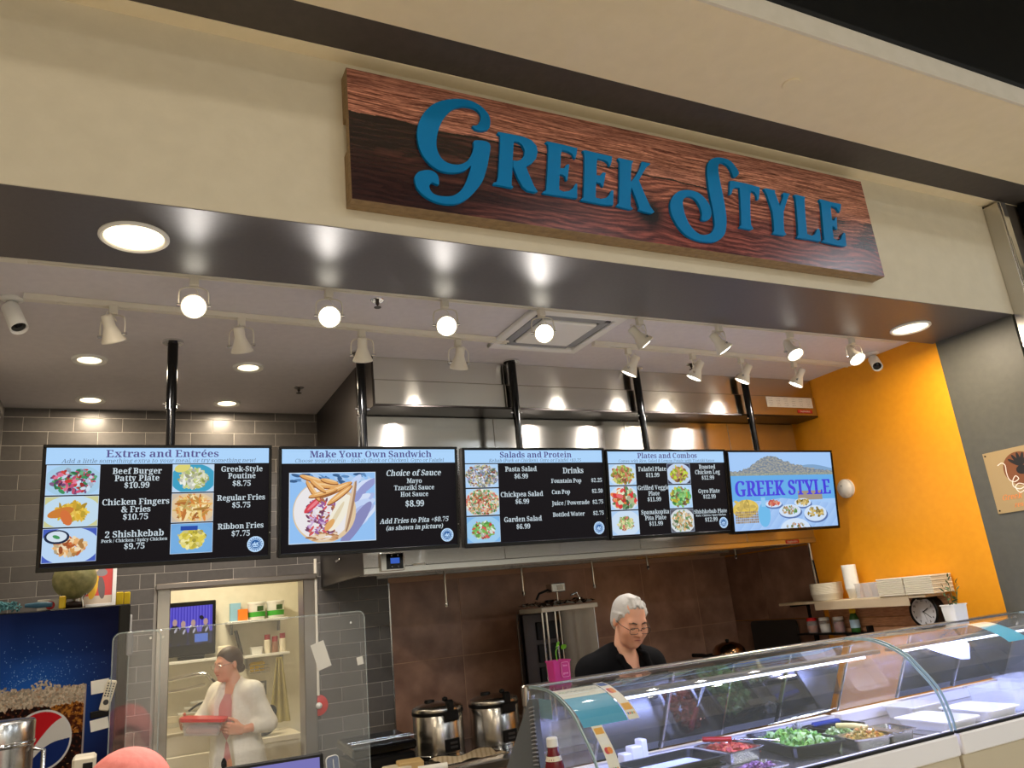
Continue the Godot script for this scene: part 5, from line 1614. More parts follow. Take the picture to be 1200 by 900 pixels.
	lathe("case", ck, O, crisp([[0.0, 0.0], [0.098, 0.0], [0.104, 0.02], [0.104, 0.085], [0.098, 0.095], [0.09, 0.095], [0.088, 0.086], [0.0, 0.086]]), M.black, 40, Vector3(90, 0, 0))
	var dial := lathe("dial", ck, Vector3(0, 0, 0.087), crisp([[0.0, 0.001], [0.086, 0.001], [0.086, 0.0]]), paint("dial_white", c8(222, 222, 226), 0.5), 40, Vector3(90, 0, 0))
	var nums := tool()
	for k in 12:
		var a := TAU * (k + 1) / 12.0
		write(nums, str(k + 1), Vector3(sin(a) * 0.069, cos(a) * 0.069, 0.0895), 0.013, font_of(true, true))
	place(nums.commit(), "numerals", M.black, ck)
	for q in [[60.0, 0.044, 0.005], [128.0, 0.066, 0.004], [165.0, 0.07, 0.0015]]:
		var a := deg_to_rad(q[0])
		box("hand", ck, Vector3(sin(a) * q[1] * 0.42, cos(a) * q[1] * 0.42, 0.091), Vector3(q[2], q[1], 0.001), M.black, 0.0003, Vector3(0, 0, -q[0]))
	lathe("hub", ck, Vector3(0, 0, 0.092), crisp([[0.0, 0.002], [0.005, 0.002], [0.005, -0.002]]), M.black, 12, Vector3(90, 0, 0))

# ---------------------------------------------------------------- the counter along the back wall
func rice_cooker(at: Vector3, label: String, turn: float) -> void:
	var t := thing("rice_cooker", label, "rice cooker", at, "rice cookers", Vector3(0, turn, 0))
	lathe("body", t, O, [[0.0, 0.0], [0.148, 0.0], [0.152, 0.006], [0.155, 0.03], [0.155, 0.24], [0.15, 0.246]], M.steel_plain, 48)
	lathe("base_ring", t, O, crisp([[0.15, 0.0], [0.158, 0.003], [0.158, 0.026], [0.156, 0.028]]), M.chrome, 48)
	lathe("seal_band", t, O, crisp([[0.15, 0.245], [0.159, 0.246], [0.159, 0.262], [0.15, 0.263]]), M.black, 48)
	lathe("lid", t, O, [[0.156, 0.262], [0.158, 0.275], [0.15, 0.288], [0.1, 0.305], [0.05, 0.312], [0.0, 0.314]], M.steel_plain, 48)
	lathe("steam_vent", t, Vector3(-0.03, 0.31, -0.04), crisp([[0.0, 0.014], [0.03, 0.014], [0.034, 0.0]]), M.black, 20)
	var l := box("latch", t, Vector3(0, 0.238, 0.163), Vector3(0.1, 0.06, 0.026), M.black, 0.008)
	box("latch_handle", l, Vector3(0, 0.055, -0.012), Vector3(0.045, 0.07, 0.04), M.black, 0.01)
	lathe("latch_knob", l, Vector3(-0.02, 0.09, -0.03), [[0.0, 0.02], [0.016, 0.014], [0.018, 0.0], [0.0, -0.01]], M.black, 14)
	var p := box("switch_panel", t, Vector3(0, 0.075, 0.156), Vector3(0.1, 0.072, 0.014), M.black, 0.005)
	for k in 2:
		box("switch", p, Vector3(0.005, 0.012 - k * 0.024, 0.009), Vector3(0.05, 0.012, 0.005), M.dark_grey, 0.002)
	lathe("side_knob", t, Vector3(0.15, 0.262, -0.05), [[0.0, 0.016], [0.02, 0.01], [0.02, -0.01], [0.0, -0.012]], M.black, 14)

func build_back_counter() -> void:
	var t := thing("work_bench", "stainless steel work bench along the brown tiled wall", "bench", Vector3(2.85, 0, -4.86))
	box("top", t, Vector3(0, 0.8, 0), Vector3(3.5, 0.04, 0.92), M.steel_plain, 0.004)
	box("lower_shelf", t, Vector3(0, 0.3, 0), Vector3(3.4, 0.02, 0.84), M.steel_plain, 0.004)
	for x in [-1.68, -0.56, 0.56, 1.68]:
		for z in [-0.4, 0.4]:
			lathe("leg", t, Vector3(x, 0, z), crisp([[0.0, 0.0], [0.02, 0.0], [0.02, 0.78]]), M.steel_plain, 12)
	rice_cooker(Vector3(1.765, 0.82, -4.86), "steel rice cooker with a black latch, the left one of two", 10.0)
	rice_cooker(Vector3(2.13, 0.82, -4.82), "steel rice cooker with a black latch, the right one next to the vertical broiler", 10.0)
	# contact grill, paper bags and a towelled tray in front of the cookers
	var g := thing("contact_grill", "black contact grill with steel rods left of the rice cookers", "grill", Vector3(1.33, 0.82, -4.72), "", Vector3(0, 4, 0))
	box("base", g, Vector3(0, 0.05, 0), Vector3(0.36, 0.1, 0.3), M.black, 0.01)
	box("lid", g, Vector3(0, 0.15, 0), Vector3(0.38, 0.05, 0.3), M.black_gloss, 0.01, Vector3(6, 0, 0))
	for z in [0.06, 0.13]:
		tube("rod", g, [Vector3(-0.19, 0.185, z), Vector3(0.19, 0.185, z)], 0.005, M.chrome, 8)
	for x in [-0.1, 0.1]:
		lathe("foot", g, Vector3(x, 0.0, 0.1), crisp([[0.0, 0.03], [0.015, 0.03], [0.018, 0.0], [0.0, 0.0]]), M.black, 12)
	for k in 3:
		tag(box("paper_pack", self, Vector3(1.30 + k * 0.075, 0.84 + 0.008 * k, -4.49), Vector3(0.14, 0.04 + 0.016 * k, 0.12), paint("pack_%d" % k, [c8(214, 186, 140), c8(226, 216, 190), c8(206, 176, 120)][k], 0.8), 0.006, Vector3(0, 8 - 9 * k, 0)), ["tan paper pack in front of the contact grill, left one", "cream paper pack in front of the contact grill, middle one", "tan paper pack in front of the contact grill, right one"][k], "paper pack", "paper packs")
	var bt := thing("baking_tray", "steel tray covered with a striped towel in front of the rice cookers", "tray", Vector3(1.80, 0.82, -4.5), "", Vector3(0, 6, 0))
	place(pan_mesh(0.46, 0.2, 0.03, 0.012), "tray_body", M.steel_plain, bt)
	var cloth := Image.create(128, 64, false, Image.FORMAT_RGB8)
	for y in 64:
		for x in 128:
			cloth.set_pixel(x, y, c8(206, 190, 160) if (x + y / 2) % 10 < 6 else c8(184, 164, 132))
	printed("towel_cloth", cloth, 0.9)
	var st := tool()
	st.set_smooth_group(0)
	for i in 16:
		for j in 8:
			var v := []
			for q in [[0, 0], [1, 0], [1, 1], [0, 1]]:
				var u := float(i + q[0]) / 16
				var w := float(j + q[1]) / 8
				v.append([Vector3((u - 0.5) * 0.4, 0.036 + 0.01 * sin(u * 9.0 + w * 4.0) + 0.006 * sin(w * 11.0), (w - 0.5) * 0.2), Vector2(u, w)])
			for k in [0, 2, 1, 0, 3, 2]:
				st.set_uv(v[k][1])
				st.add_vertex(v[k][0])
	st.index()
	st.generate_normals()
	place(st.commit(), "towel", M.towel_cloth, bt)
	tag(lathe("paper_roll", self, Vector3(1.47, 0.845, -4.41), crisp([[0.0, 0.0], [0.022, 0.0], [0.022, 0.16], [0.0, 0.16]]), M.white_paper, 20, Vector3(0, -12, -90)), "white paper roll lying at the end of the towelled tray", "paper roll")
	# vertical broiler
	var b := thing("vertical_broiler", "vertical gyro broiler with a foil covered top behind the pink pot", "broiler", Vector3(2.68, 0.82, -4.9))
	box("base", b, Vector3(0, 0.06, 0.02), Vector3(0.5, 0.12, 0.46), M.steel_plain, 0.008)
	box("burner_panel", b, Vector3(0, 0.44, -0.17), Vector3(0.36, 0.66, 0.06), M.dark_steel, 0.006)
	for k in 4:
		box("burner", b, Vector3(0.02, 0.2 + k * 0.15, -0.135), Vector3(0.2, 0.12, 0.02), M.black, 0.004)
	box("side_wing", b, Vector3(0.19, 0.44, 0.0), Vector3(0.012, 0.68, 0.26), M.steel_plain, 0.003, Vector3(0, 38, 0))
	box("side_wing", b, Vector3(-0.25, 0.44, -0.06), Vector3(0.012, 0.68, 0.26), M.dark_steel, 0.003, Vector3(0, -30, 0))
	for q in [[-0.175, 0.15], [-0.15, 0.165], [-0.06, 0.12]]:
		tube("rod", b, [Vector3(q[0], 0.12, q[1]), Vector3(q[0], 0.78, q[1])], 0.008, M.chrome, 8)
	box("hood_slab", b, Vector3(0.02, 0.79, 0.03), Vector3(0.44, 0.03, 0.34), M.white_paint, 0.004)
	# crumpled foil
	var fo := tool()
	fo.set_smooth_group(-1)
	var nz := FastNoiseLite.new()
	nz.seed = 3
	nz.frequency = 0.3
	var hgt := func(i: int, j: int) -> Vector3:
		return Vector3(-0.21 + i * 0.02, 0.82 + 0.03 * nz.get_noise_2d(i * 3.1, j * 3.7) + 0.02 * float(8 - absi(j - 6)) / 8.0, -0.15 + j * 0.026)
	for i in 22:
		for j in 13:
			quad(fo, hgt.call(i, j), hgt.call(i + 1, j), hgt.call(i + 1, j + 1), hgt.call(i, j + 1), Vector3.UP)
	place(finish(fo), "foil", M.chrome, b)
	box("motor", b, Vector3(0.035, 0.93, 0.0), Vector3(0.11, 0.06, 0.09), M.steel_plain, 0.005)
	box("motor_plate", b, Vector3(0.045, 0.93, 0.047), Vector3(0.05, 0.034, 0.003), M.white_paper, 0.001)
	tube("spit", b, [Vector3(0.03, 0.9, 0.02), Vector3(0.03, 0.1, 0.02)], 0.007, M.steel_plain, 8)
	tube("motor_arm", b, [Vector3(-0.1, 0.86, -0.05), Vector3(-0.08, 0.9, -0.04), Vector3(-0.02, 0.92, -0.02)], 0.008, M.black, 8)
	tube("crank", b, [Vector3(0.12, 0.87, 0.05), Vector3(0.17, 0.885, 0.05), Vector3(0.185, 0.84, 0.06)], 0.006, M.chrome, 8)
	# stove corner
	var s := thing("gas_stove", "black gas stove in the brown tiled corner", "stove", Vector3(4.16, 0.82, -4.88))
	box("body", s, Vector3(0, 0.11, 0), Vector3(0.86, 0.22, 0.62), M.black, 0.008)
	for x in [-0.2, 0.2]:
		for k in 4:
			box("grate_bar", s, Vector3(x - 0.12 + k * 0.08, 0.232, 0), Vector3(0.012, 0.02, 0.5), M.rubber, 0.003)
	var w := thing("wok", "dark wok under a round steel lid on the stove", "wok", Vector3(4.1, 1.07, -4.85))
	lathe("bowl", w, O, [[0.0, 0.0], [0.08, 0.01], [0.15, 0.045], [0.19, 0.085], [0.193, 0.086], [0.15, 0.052], [0.0, 0.006]], M.rubber, 36)
	lathe("lid", w, Vector3(0.02, 0.088, 0), [[0.125, 0.0], [0.12, 0.03], [0.09, 0.062], [0.04, 0.08], [0.0, 0.083]], paint("bronze_lid", c8(150, 120, 90), 0.15, 1.0), 36)
	lathe("lid_knob", w, Vector3(0.02, 0.17, 0), [[0.0, 0.022], [0.014, 0.018], [0.016, 0.006], [0.008, 0.0]], M.black, 14)
	tube("handle", w, [Vector3(-0.18, 0.08, 0.02), Vector3(-0.27, 0.105, 0.04), Vector3(-0.36, 0.115, 0.05)], 0.014, M.black, 10)
	tag(prism("griddle_plate", self, rounded(0.5, 0.3, 0.03), -0.008, 0.008, M.dark_grey, Vector3(4.62, 1.2, -4.86), Vector3(0, -90, 0)), "dark grey rounded plate leaning on the right brown tiles", "griddle plate")
	# gas pipe in the corner, with a black ladle hung on it
	tag(tube("wall_pipe", self, [Vector3(4.64, 1.5, -4.36), Vector3(4.64, 1.9, -4.36)], 0.012, M.steel_plain, 10), "thin steel pipe on the wall at the end of the tiles", "pipe")
	var la := thing("ladle", "black ladle hung at the end of the brown tiles", "ladle", Vector3(4.62, 1.55, -4.33))
	tube("handle", la, [Vector3(0, 0.22, 0), Vector3(0, 0.04, 0.01)], 0.006, M.black, 8)
	lathe("cup", la, Vector3(-0.01, 0.02, 0.02), [[0.0, -0.025], [0.03, -0.015], [0.04, 0.012], [0.037, 0.012], [0.0, -0.02]], M.black, 18)

# ---------------------------------------------------------------- left: cooler, counter, shields
func cooler_print() -> Image:
	var w := 420
	var h := 1050
	var k := 600.0
	var img := Image.create(w, h, false, Image.FORMAT_RGB8)
	var n := FastNoiseLite.new()
	n.seed = 21
	n.frequency = 0.03
	# printed artwork: night-blue ground with a burst of spray over a glass of iced cola
	for y in h:
		for x in w:
			var d := Vector2(x - 190, (y - 230) * 1.0).length() / 250.0
			img.set_pixel(x, y, c8(16, 22, 62).lerp(c8(30, 86, 172), clampf(1.1 - d, 0.0, 1.0)))
	for i in 360:
		var a := -PI * rng.randf()
		var r := 50.0 + 160.0 * pow(rng.randf(), 2.0)
		var s := 0.4 + rng.randf() * 0.7
		blob(img, 200 + cos(a) * r * 1.1, 215 + sin(a) * r * 0.75, s, s, 0, c8(150, 190, 230))
	# glass: foam and ice on top, dark cola, amber lights, frosted edge
	for y in range(196, h):
		for x in range(0, 342):
			if y < 205 + 10.0 * n.get_noise_1d(x * 2.0):
				continue
			var f := n.get_noise_2d(x * 2.0, y * 2.0)
			var c := c8(22, 10, 10).lerp(c8(110, 50, 26), clampf(f * 1.6, 0.0, 1.0))
			if y < 250 + 14.0 * n.get_noise_1d(x * 1.2 + 99.0):
				c = c8(196, 176, 156).lerp(c8(150, 116, 90), clampf(f + 0.5, 0.0, 1.0))
			elif x > 250 and y < 330:
				c = c8(168, 108, 38).lerp(c8(66, 28, 12), clampf(f * 2.0 + 0.4 + (y - 260) / 140.0, 0.0, 1.0))
			if x > 336:
				c = c8(150, 140, 140)
			img.set_pixel(x, y, c)
	# ice cubes and froth standing above the rim
	for i in 900:
		var a := rng.randf() * 336.0
		var top := 206.0 - 22.0 * exp(-pow((a - 226.0) / 34.0, 2.0)) - 14.0 * exp(-pow((a - 118.0) / 40.0, 2.0))
		blob(img, a, top + rng.randf() * (250.0 - top), 2.0 + rng.randf() * 3.0, 1.6 + rng.randf() * 2.0, rng.randf() * PI, c8(206, 190, 168).darkened(rng.randf() * 0.35))
	for i in 200:
		blob(img, rng.randf() * 336, 250 + rng.randf() * 240, 1.2, 1.2, 0, c8(206, 150, 90))
	# round emblem: red cap, white wave, blue base in a pale ring
	var cx := 232.0
	var cy := 338.0
	var r := 78.0
	for y in range(int(cy - r), int(cy + r) + 1):
		for x in range(int(cx - r), int(cx + r) + 1):
			var q := Vector2(x - cx, y - cy) / r
			var l := q.length()
			if l > 1.0:
				continue
			var c := c8(206, 206, 206)
			if l < 0.93:
				var v := q.y + q.x * 0.62
				var top := -0.02 - 0.28 * sin(q.x * 2.4 + 0.4)
				var low := 0.50 - 0.20 * sin(q.x * 2.6 + 1.2)
				c = c8(186, 26, 34) if v < top else (c8(206, 204, 200) if v < low else c8(22, 42, 102))
			img.set_pixel(x, y, c)
	return img

func build_left_side() -> void:
	var t := thing("drinks_cooler", "dark blue drinks cooler with a cola glass print on its front", "cooler", Vector3(-0.33, 0, -4.75))
	box("body", t, Vector3(0, 0.93, -0.02), Vector3(0.71, 1.83, 0.86), M.black, 0.006)
	box("foot_plinth", t, Vector3(0, 0.04, -0.02), Vector3(0.66, 0.07, 0.8), M.rubber, 0.003)
	card("front_print", t, Vector3(-0.02, 0.965, 0.4115), 0.65, 1.75, printed("cooler_art", cooler_print(), 0.5))
	M.cooler_art.metallic_specular = 0.2
	box("edge_strip", t, Vector3(0.332, 0.94, 0.412), Vector3(0.046, 1.8, 0.012), M.black_gloss, 0.002)
	box("cable_clip", t, Vector3(0.36, 1.7, 0.2), Vector3(0.012, 0.2, 0.012), M.white_plastic, 0.003)
	# remote control and notes taped to the cooler
	var z := -4.337
	tag(box("paper_note", self, Vector3(-0.09, 1.478, z), Vector3(0.075, 0.06, 0.002), M.white_paper, 0.0005, Vector3(0, 0, 4)), "white note stuck behind the remote control on the cooler", "note")
	tag(box("paper_note", self, Vector3(-0.085, 1.312, z), Vector3(0.075, 0.05, 0.002), M.white_paper, 0.0005, Vector3(0, 0, 8)), "small white note under the black magnet on the cooler", "note")
	tag(box("magnet_clip", self, Vector3(-0.085, 1.358, z + 0.004), Vector3(0.08, 0.03, 0.012), M.black, 0.003, Vector3(0, 0, 4)), "black magnet clip on the cooler below the remote control", "clip")
	var rc := thing("remote_control", "cream remote control held upright on the blue cooler", "remote control", Vector3(-0.055, 1.435, z + 0.012), "", Vector3(0, 0, -14))
	box("shell", rc, O, Vector3(0.042, 0.135, 0.018), M.cream_plastic, 0.005)
	for j in 6:
		for i in 3:
			box("button", rc, Vector3(-0.012 + i * 0.012, 0.052 - j * 0.011, 0.0095), Vector3(0.007, 0.006, 0.003), M.dark_grey, 0.001)
	lathe("dial_pad", rc, Vector3(0, -0.03, 0.009), crisp([[0.0, 0.003], [0.011, 0.003], [0.012, 0.0]]), M.dark_grey, 18, Vector3(90, 0, 0))
	# on top of the cooler
	var y := 1.846
	var gl := thing("globe", "small olive globe on a dark stand on top of the cooler", "globe", Vector3(-0.228, y, -4.48))
	var gm := speckle("globe_map", c8(120, 124, 76), c8(206, 196, 140), 0.012, Vector3.ONE * 4.0, 0.5)
	lathe("ball", gl, Vector3(0, 0.145, 0), globe_profile(0.098), gm, 32)
	for k in 3:
		var a := k * TAU / 3 + 0.5
		tube("leg", gl, [Vector3(cos(a) * 0.055, 0.0, sin(a) * 0.055), Vector3(cos(a) * 0.042, 0.05, sin(a) * 0.042), Vector3(cos(a) * 0.06, 0.075, sin(a) * 0.06)], 0.008, M.chrome, 8)
	lathe("stand_bowl", gl, O, [[0.02, 0.0], [0.045, 0.006], [0.05, 0.03], [0.0, 0.04]], paint("dark_wood", c8(50, 30, 22), 0.4), 20)
	var fr := thing("picture_frame", "white picture frame with a red and yellow print on top of the cooler", "picture frame", Vector3(-0.135, y + 0.135, -4.6), "", Vector3(-4, 0, 0))
	var pic := Image.create(128, 200, false, Image.FORMAT_RGB8)
	pic.fill(c8(206, 70, 66))
	pic.fill_rect(Rect2i(0, 165, 128, 35), c8(206, 190, 170))
	blob(pic, 52, 120, 18, 60, 0.15, c8(226, 180, 50))
	blob(pic, 84, 130, 14, 50, -0.1, c8(110, 96, 96))
	blob(pic, 80, 60, 26, 18, 0.2, c8(140, 136, 140))
	blob(pic, 55, 40, 16, 18, 0, c8(226, 206, 170))
	card("print", fr, Vector3(0, 0, 0.005), 0.145, 0.225, printed("red_print", pic, 0.6))
	box("backing", fr, Vector3(0, 0, -0.004), Vector3(0.18, 0.26, 0.012), M.white_plastic, 0.002)
	for q in [[-0.082, 0.0, 0.018, 0.27], [0.082, 0.0, 0.018, 0.27], [0.0, 0.124, 0.18, 0.02], [0.0, -0.124, 0.18, 0.02]]:
		box("frame_side", fr, Vector3(q[0], q[1], 0.006), Vector3(q[2], q[3], 0.016), M.white_plastic, 0.002)
	tag(box("yellow_box", self, Vector3(-0.025, y + 0.034, -4.5), Vector3(0.034, 0.064, 0.05), M.yellow_plastic, 0.004), "yellow packet beside the white frame, nearer to the frame", "packet", "yellow packets on the cooler")
	tag(box("yellow_box", self, Vector3(0.008, y + 0.033, -4.5), Vector3(0.03, 0.062, 0.05), M.yellow_plastic, 0.004), "yellow packet at the right edge of the cooler top", "packet", "yellow packets on the cooler")
	tag(box("yellow_box", self, Vector3(-0.268, y + 0.03, -4.36), Vector3(0.028, 0.058, 0.03), M.yellow_plastic, 0.004), "small yellow packet just left of the globe stand", "packet", "yellow packets on the cooler")
	var cb := thing("sugar_carton", "low white carton with a red disc print left of the globe", "carton", Vector3(-0.33, y + 0.028, -4.5))
	box("carton", cb, O, Vector3(0.1, 0.054, 0.07), M.white_paper, 0.002)
	lathe("red_disc", cb, Vector3(0.005, -0.002, 0.0355), crisp([[0.0, 0.0008], [0.02, 0.0008], [0.02, 0.0]]), M.red_plastic, 20, Vector3(90, 0, 0))
	var du := thing("duster", "turquoise mop duster with a blue handle lying on the cooler", "duster", Vector3(-0.42, y, -4.36))
	tube("handle", du, [Vector3(0.0, 0.028, 0.0), Vector3(0.05, 0.026, 0.0), Vector3(0.11, 0.024, 0.01)], [0.008, 0.014, 0.011], paint("handle_blue", c8(60, 110, 140), 0.5), 12)
	paint("mop_fibre", c8(84, 140, 152), 0.9)
	var st := tool()
	for k in 120:
		var p := Vector3(-0.02 - rng.randf() * 0.16, 0.008 + rng.randf() * 0.035, (rng.randf() - 0.5) * 0.06)
		var q := p + Vector3((rng.randf() - 0.7) * 0.05, (rng.randf() - 0.5) * 0.03, (rng.randf() - 0.5) * 0.04)
		q.y = maxf(q.y, 0.006)
		st.append_from(sweep_mesh([p, (p + q) / 2 + Vector3(0, 0.006, 0), q], 0.0035, 5), 0, Transform3D.IDENTITY)
	var fib := place(st.commit(), "fibres", M.mop_fibre, du)
	fib.set_meta("kind", "stuff")
	# front counter with the till
	var c := thing("front_counter", "front service counter left of the glass case", "counter", Vector3(0.355, 0, -2.74))
	box("cabinet", c, Vector3(0, 0.48, 0), Vector3(2.1, 0.96, 0.46), M.case_beige, 0.004)
	box("worktop", c, Vector3(0, 0.98, 0), Vector3(2.11, 0.04, 0.54), M.dark_grey, 0.006)
	var sc := thing("side_counter", "side counter carrying the steel urn", "counter", Vector3(-0.388, 0, -3.45))
	box("cabinet", sc, Vector3(0, 0.48, 0), Vector3(0.6, 0.96, 0.8), M.case_beige, 0.004)
	box("worktop", sc, Vector3(0, 0.98, 0), Vector3(0.61, 0.04, 0.82), M.dark_grey, 0.006)
	var u := thing("steel_urn", "brushed steel drinks urn with a lid in front of the cooler", "urn", Vector3(-0.372, 1.0, -3.4))
	lathe("body", u, O, crisp([[0.0, 0.0], [0.1, 0.0], [0.104, 0.01], [0.104, 0.355]]), M.steel_plain, 48)
	lathe("rim", u, O, [[0.104, 0.352], [0.109, 0.357], [0.109, 0.366], [0.104, 0.37]], M.chrome, 48)
	lathe("lid", u, O, [[0.105, 0.368], [0.1055, 0.43], [0.1, 0.437], [0.05, 0.44], [0.0, 0.44]], M.steel_plain, 48)
	lathe("lid_knob", u, Vector3(-0.04, 0.44, 0.02), [[0.0, 0.02], [0.018, 0.016], [0.02, 0.0]], M.black, 14)
	box("side_grip", u, Vector3(-0.05, 0.335, 0.1), Vector3(0.09, 0.03, 0.03), M.black, 0.008)
	tube("level_tube", u, [Vector3(0.1, 0.08, 0.03), Vector3(0.137, 0.09, 0.03), Vector3(0.137, 0.33, 0.03), Vector3(0.105, 0.34, 0.03)], 0.008, M.chrome, 10)
	var nd := thing("napkin_dispenser", "cream napkin dispenser with a black slot beside the urn", "dispenser", Vector3(-0.105, 1.0, -3.3))
	box("case", nd, Vector3(0, 0.15, 0), Vector3(0.072, 0.3, 0.11), M.cream_plastic, 0.008)
	box("slot", nd, Vector3(0.012, 0.255, 0.056), Vector3(0.03, 0.05, 0.006), M.black, 0.002)
	# acrylic shields on the counter
	for k in 2:
		var x0: float = [-0.028, 0.016][k]
		var x1: float = [0.103, 0.757][k]
		var s := thing("acrylic_shield", ["narrow clear acrylic shield beside the cooler", "wide clear acrylic shield between till and kitchen door"][k], "shield", Vector3((x0 + x1) / 2, 1.0, -2.72 - 0.05 * k), "acrylic shields")
		var w := x1 - x0
		prism("sheet", s, rounded(w, 0.685, 0.022), -0.003, 0.003, M.acrylic, Vector3(0, 0.345, 0))
		var rim := []
		for v in rounded(w, 0.685, 0.022):
			rim.append(Vector3(v.x, v.y + 0.345, 0))
		tube("polished_edge", s, rim, 0.002, M.acrylic_edge, 6, true)
		for x in [-w / 2 + 0.02, w / 2 - 0.02]:
			box("foot", s, Vector3(x, 0.012, 0), Vector3(0.03, 0.024, 0.044), M.white_plastic, 0.003)
		if k == 1:
			box("clip", s, Vector3(-w / 2 + 0.002, 0.655, 0.004), Vector3(0.018, 0.07, 0.012), M.grey_plastic, 0.003)
			for q in [[-w / 2 + 0.06, 0.665], [-w / 2 + 0.095, 0.665], [w / 2 - 0.05, 0.652]]:
				lathe("screw", s, Vector3(q[0], q[1], 0.003), crisp([[0.0, 0.003], [0.004, 0.003], [0.004, 0.0]]), M.chrome, 10, Vector3(90, 0, 0))
	tag(box("receipt", self, Vector3(0.602, 1.555, -2.766), Vector3(0.046, 0.088, 0.001), M.white_paper, 0.0003, Vector3(0, 0, 17)), "white paper receipt taped askew on the wide acrylic shield", "receipt")
	tag(box("price_tag", self, Vector3(0.735, 1.523, -2.766), Vector3(0.022, 0.026, 0.001), M.white_paper, 0.0003, Vector3(0, 0, 8)), "tiny white tag near the shield's right edge", "tag")
	# till screen and a small stand
	var m := thing("till_monitor", "black till monitor with a lilac display at the bottom edge", "monitor", Vector3(0.42, 1.0, -2.6), "", Vector3(0, -6, 0))
	box("housing", m, Vector3(0, 0.15, -0.012), Vector3(0.29, 0.255, 0.03), M.black, 0.006, Vector3(-12, 0, 0))
	box("stand", m, Vector3(0, 0.05, -0.06), Vector3(0.06, 0.1, 0.05), M.black, 0.004)
	box("base_plate", m, Vector3(0, 0.008, -0.04), Vector3(0.2, 0.016, 0.16), M.black, 0.004)
	box("display", m, Vector3(0, 0.153, 0.0045), Vector3(0.266, 0.23, 0.002), glow("till_display", c8(128, 124, 206), 0.7), 0.0005, Vector3(-12, 0, 0))
	var h := thing("card_stand", "small blue-grey panel with a white rim standing on the counter", "sign stand", Vector3(0.665, 1.0, -2.86), "", Vector3(0, 10, 4))
	prism("panel", h, rounded(0.042, 0.22, 0.012), -0.003, 0.003, paint("slate_blue", c8(96, 112, 150), 0.4), Vector3(0, 0.115, 0))
	var hr := []
	for v in rounded(0.042, 0.22, 0.012):
		hr.append(Vector3(v.x, v.y + 0.115, 0))
	tube("white_rim", h, hr, 0.003, M.white_plastic, 6, true)
	box("stripe", h, Vector3(0.002, 0.115, 0.004), Vector3(0.003, 0.2, 0.002), M.white_plastic, 0.0005)
	box("foot", h, Vector3(0, 0.005, 0), Vector3(0.05, 0.01, 0.05), M.white_plastic, 0.002)
	# fire pull station with its conduit down from the hood
	var ps := thing("pull_station", "red round fire pull station under a white conduit on the grey tiles", "pull station", Vector3(1.135, 1.166, -5.34))
	lathe("plate", ps, O, crisp([[0.0, 0.02], [0.03, 0.02], [0.062, 0.014], [0.064, 0.0], [0.0, 0.0]]), M.red_plastic, 28, Vector3(90, 0, 0))
	lathe("knob", ps, Vector3(0, 0, 0.02), [[0.0, 0.022], [0.018, 0.018], [0.02, 0.006], [0.012, 0.0]], M.white_plastic, 18, Vector3(90, 0, 0))
	tube("conduit", ps, [Vector3(0.0, 0.06, 0.02), Vector3(0.0, 0.75, 0.02), Vector3(0.0, 0.92, 0.02)], 0.01, M.white_paint, 10)

func globe_profile(r: float) -> Array:
	var p := []
	for k in 17:
		var a := PI * k / 16.0
		p.append([maxf(sin(a) * r, 0.0), cos(a) * r])
	return p

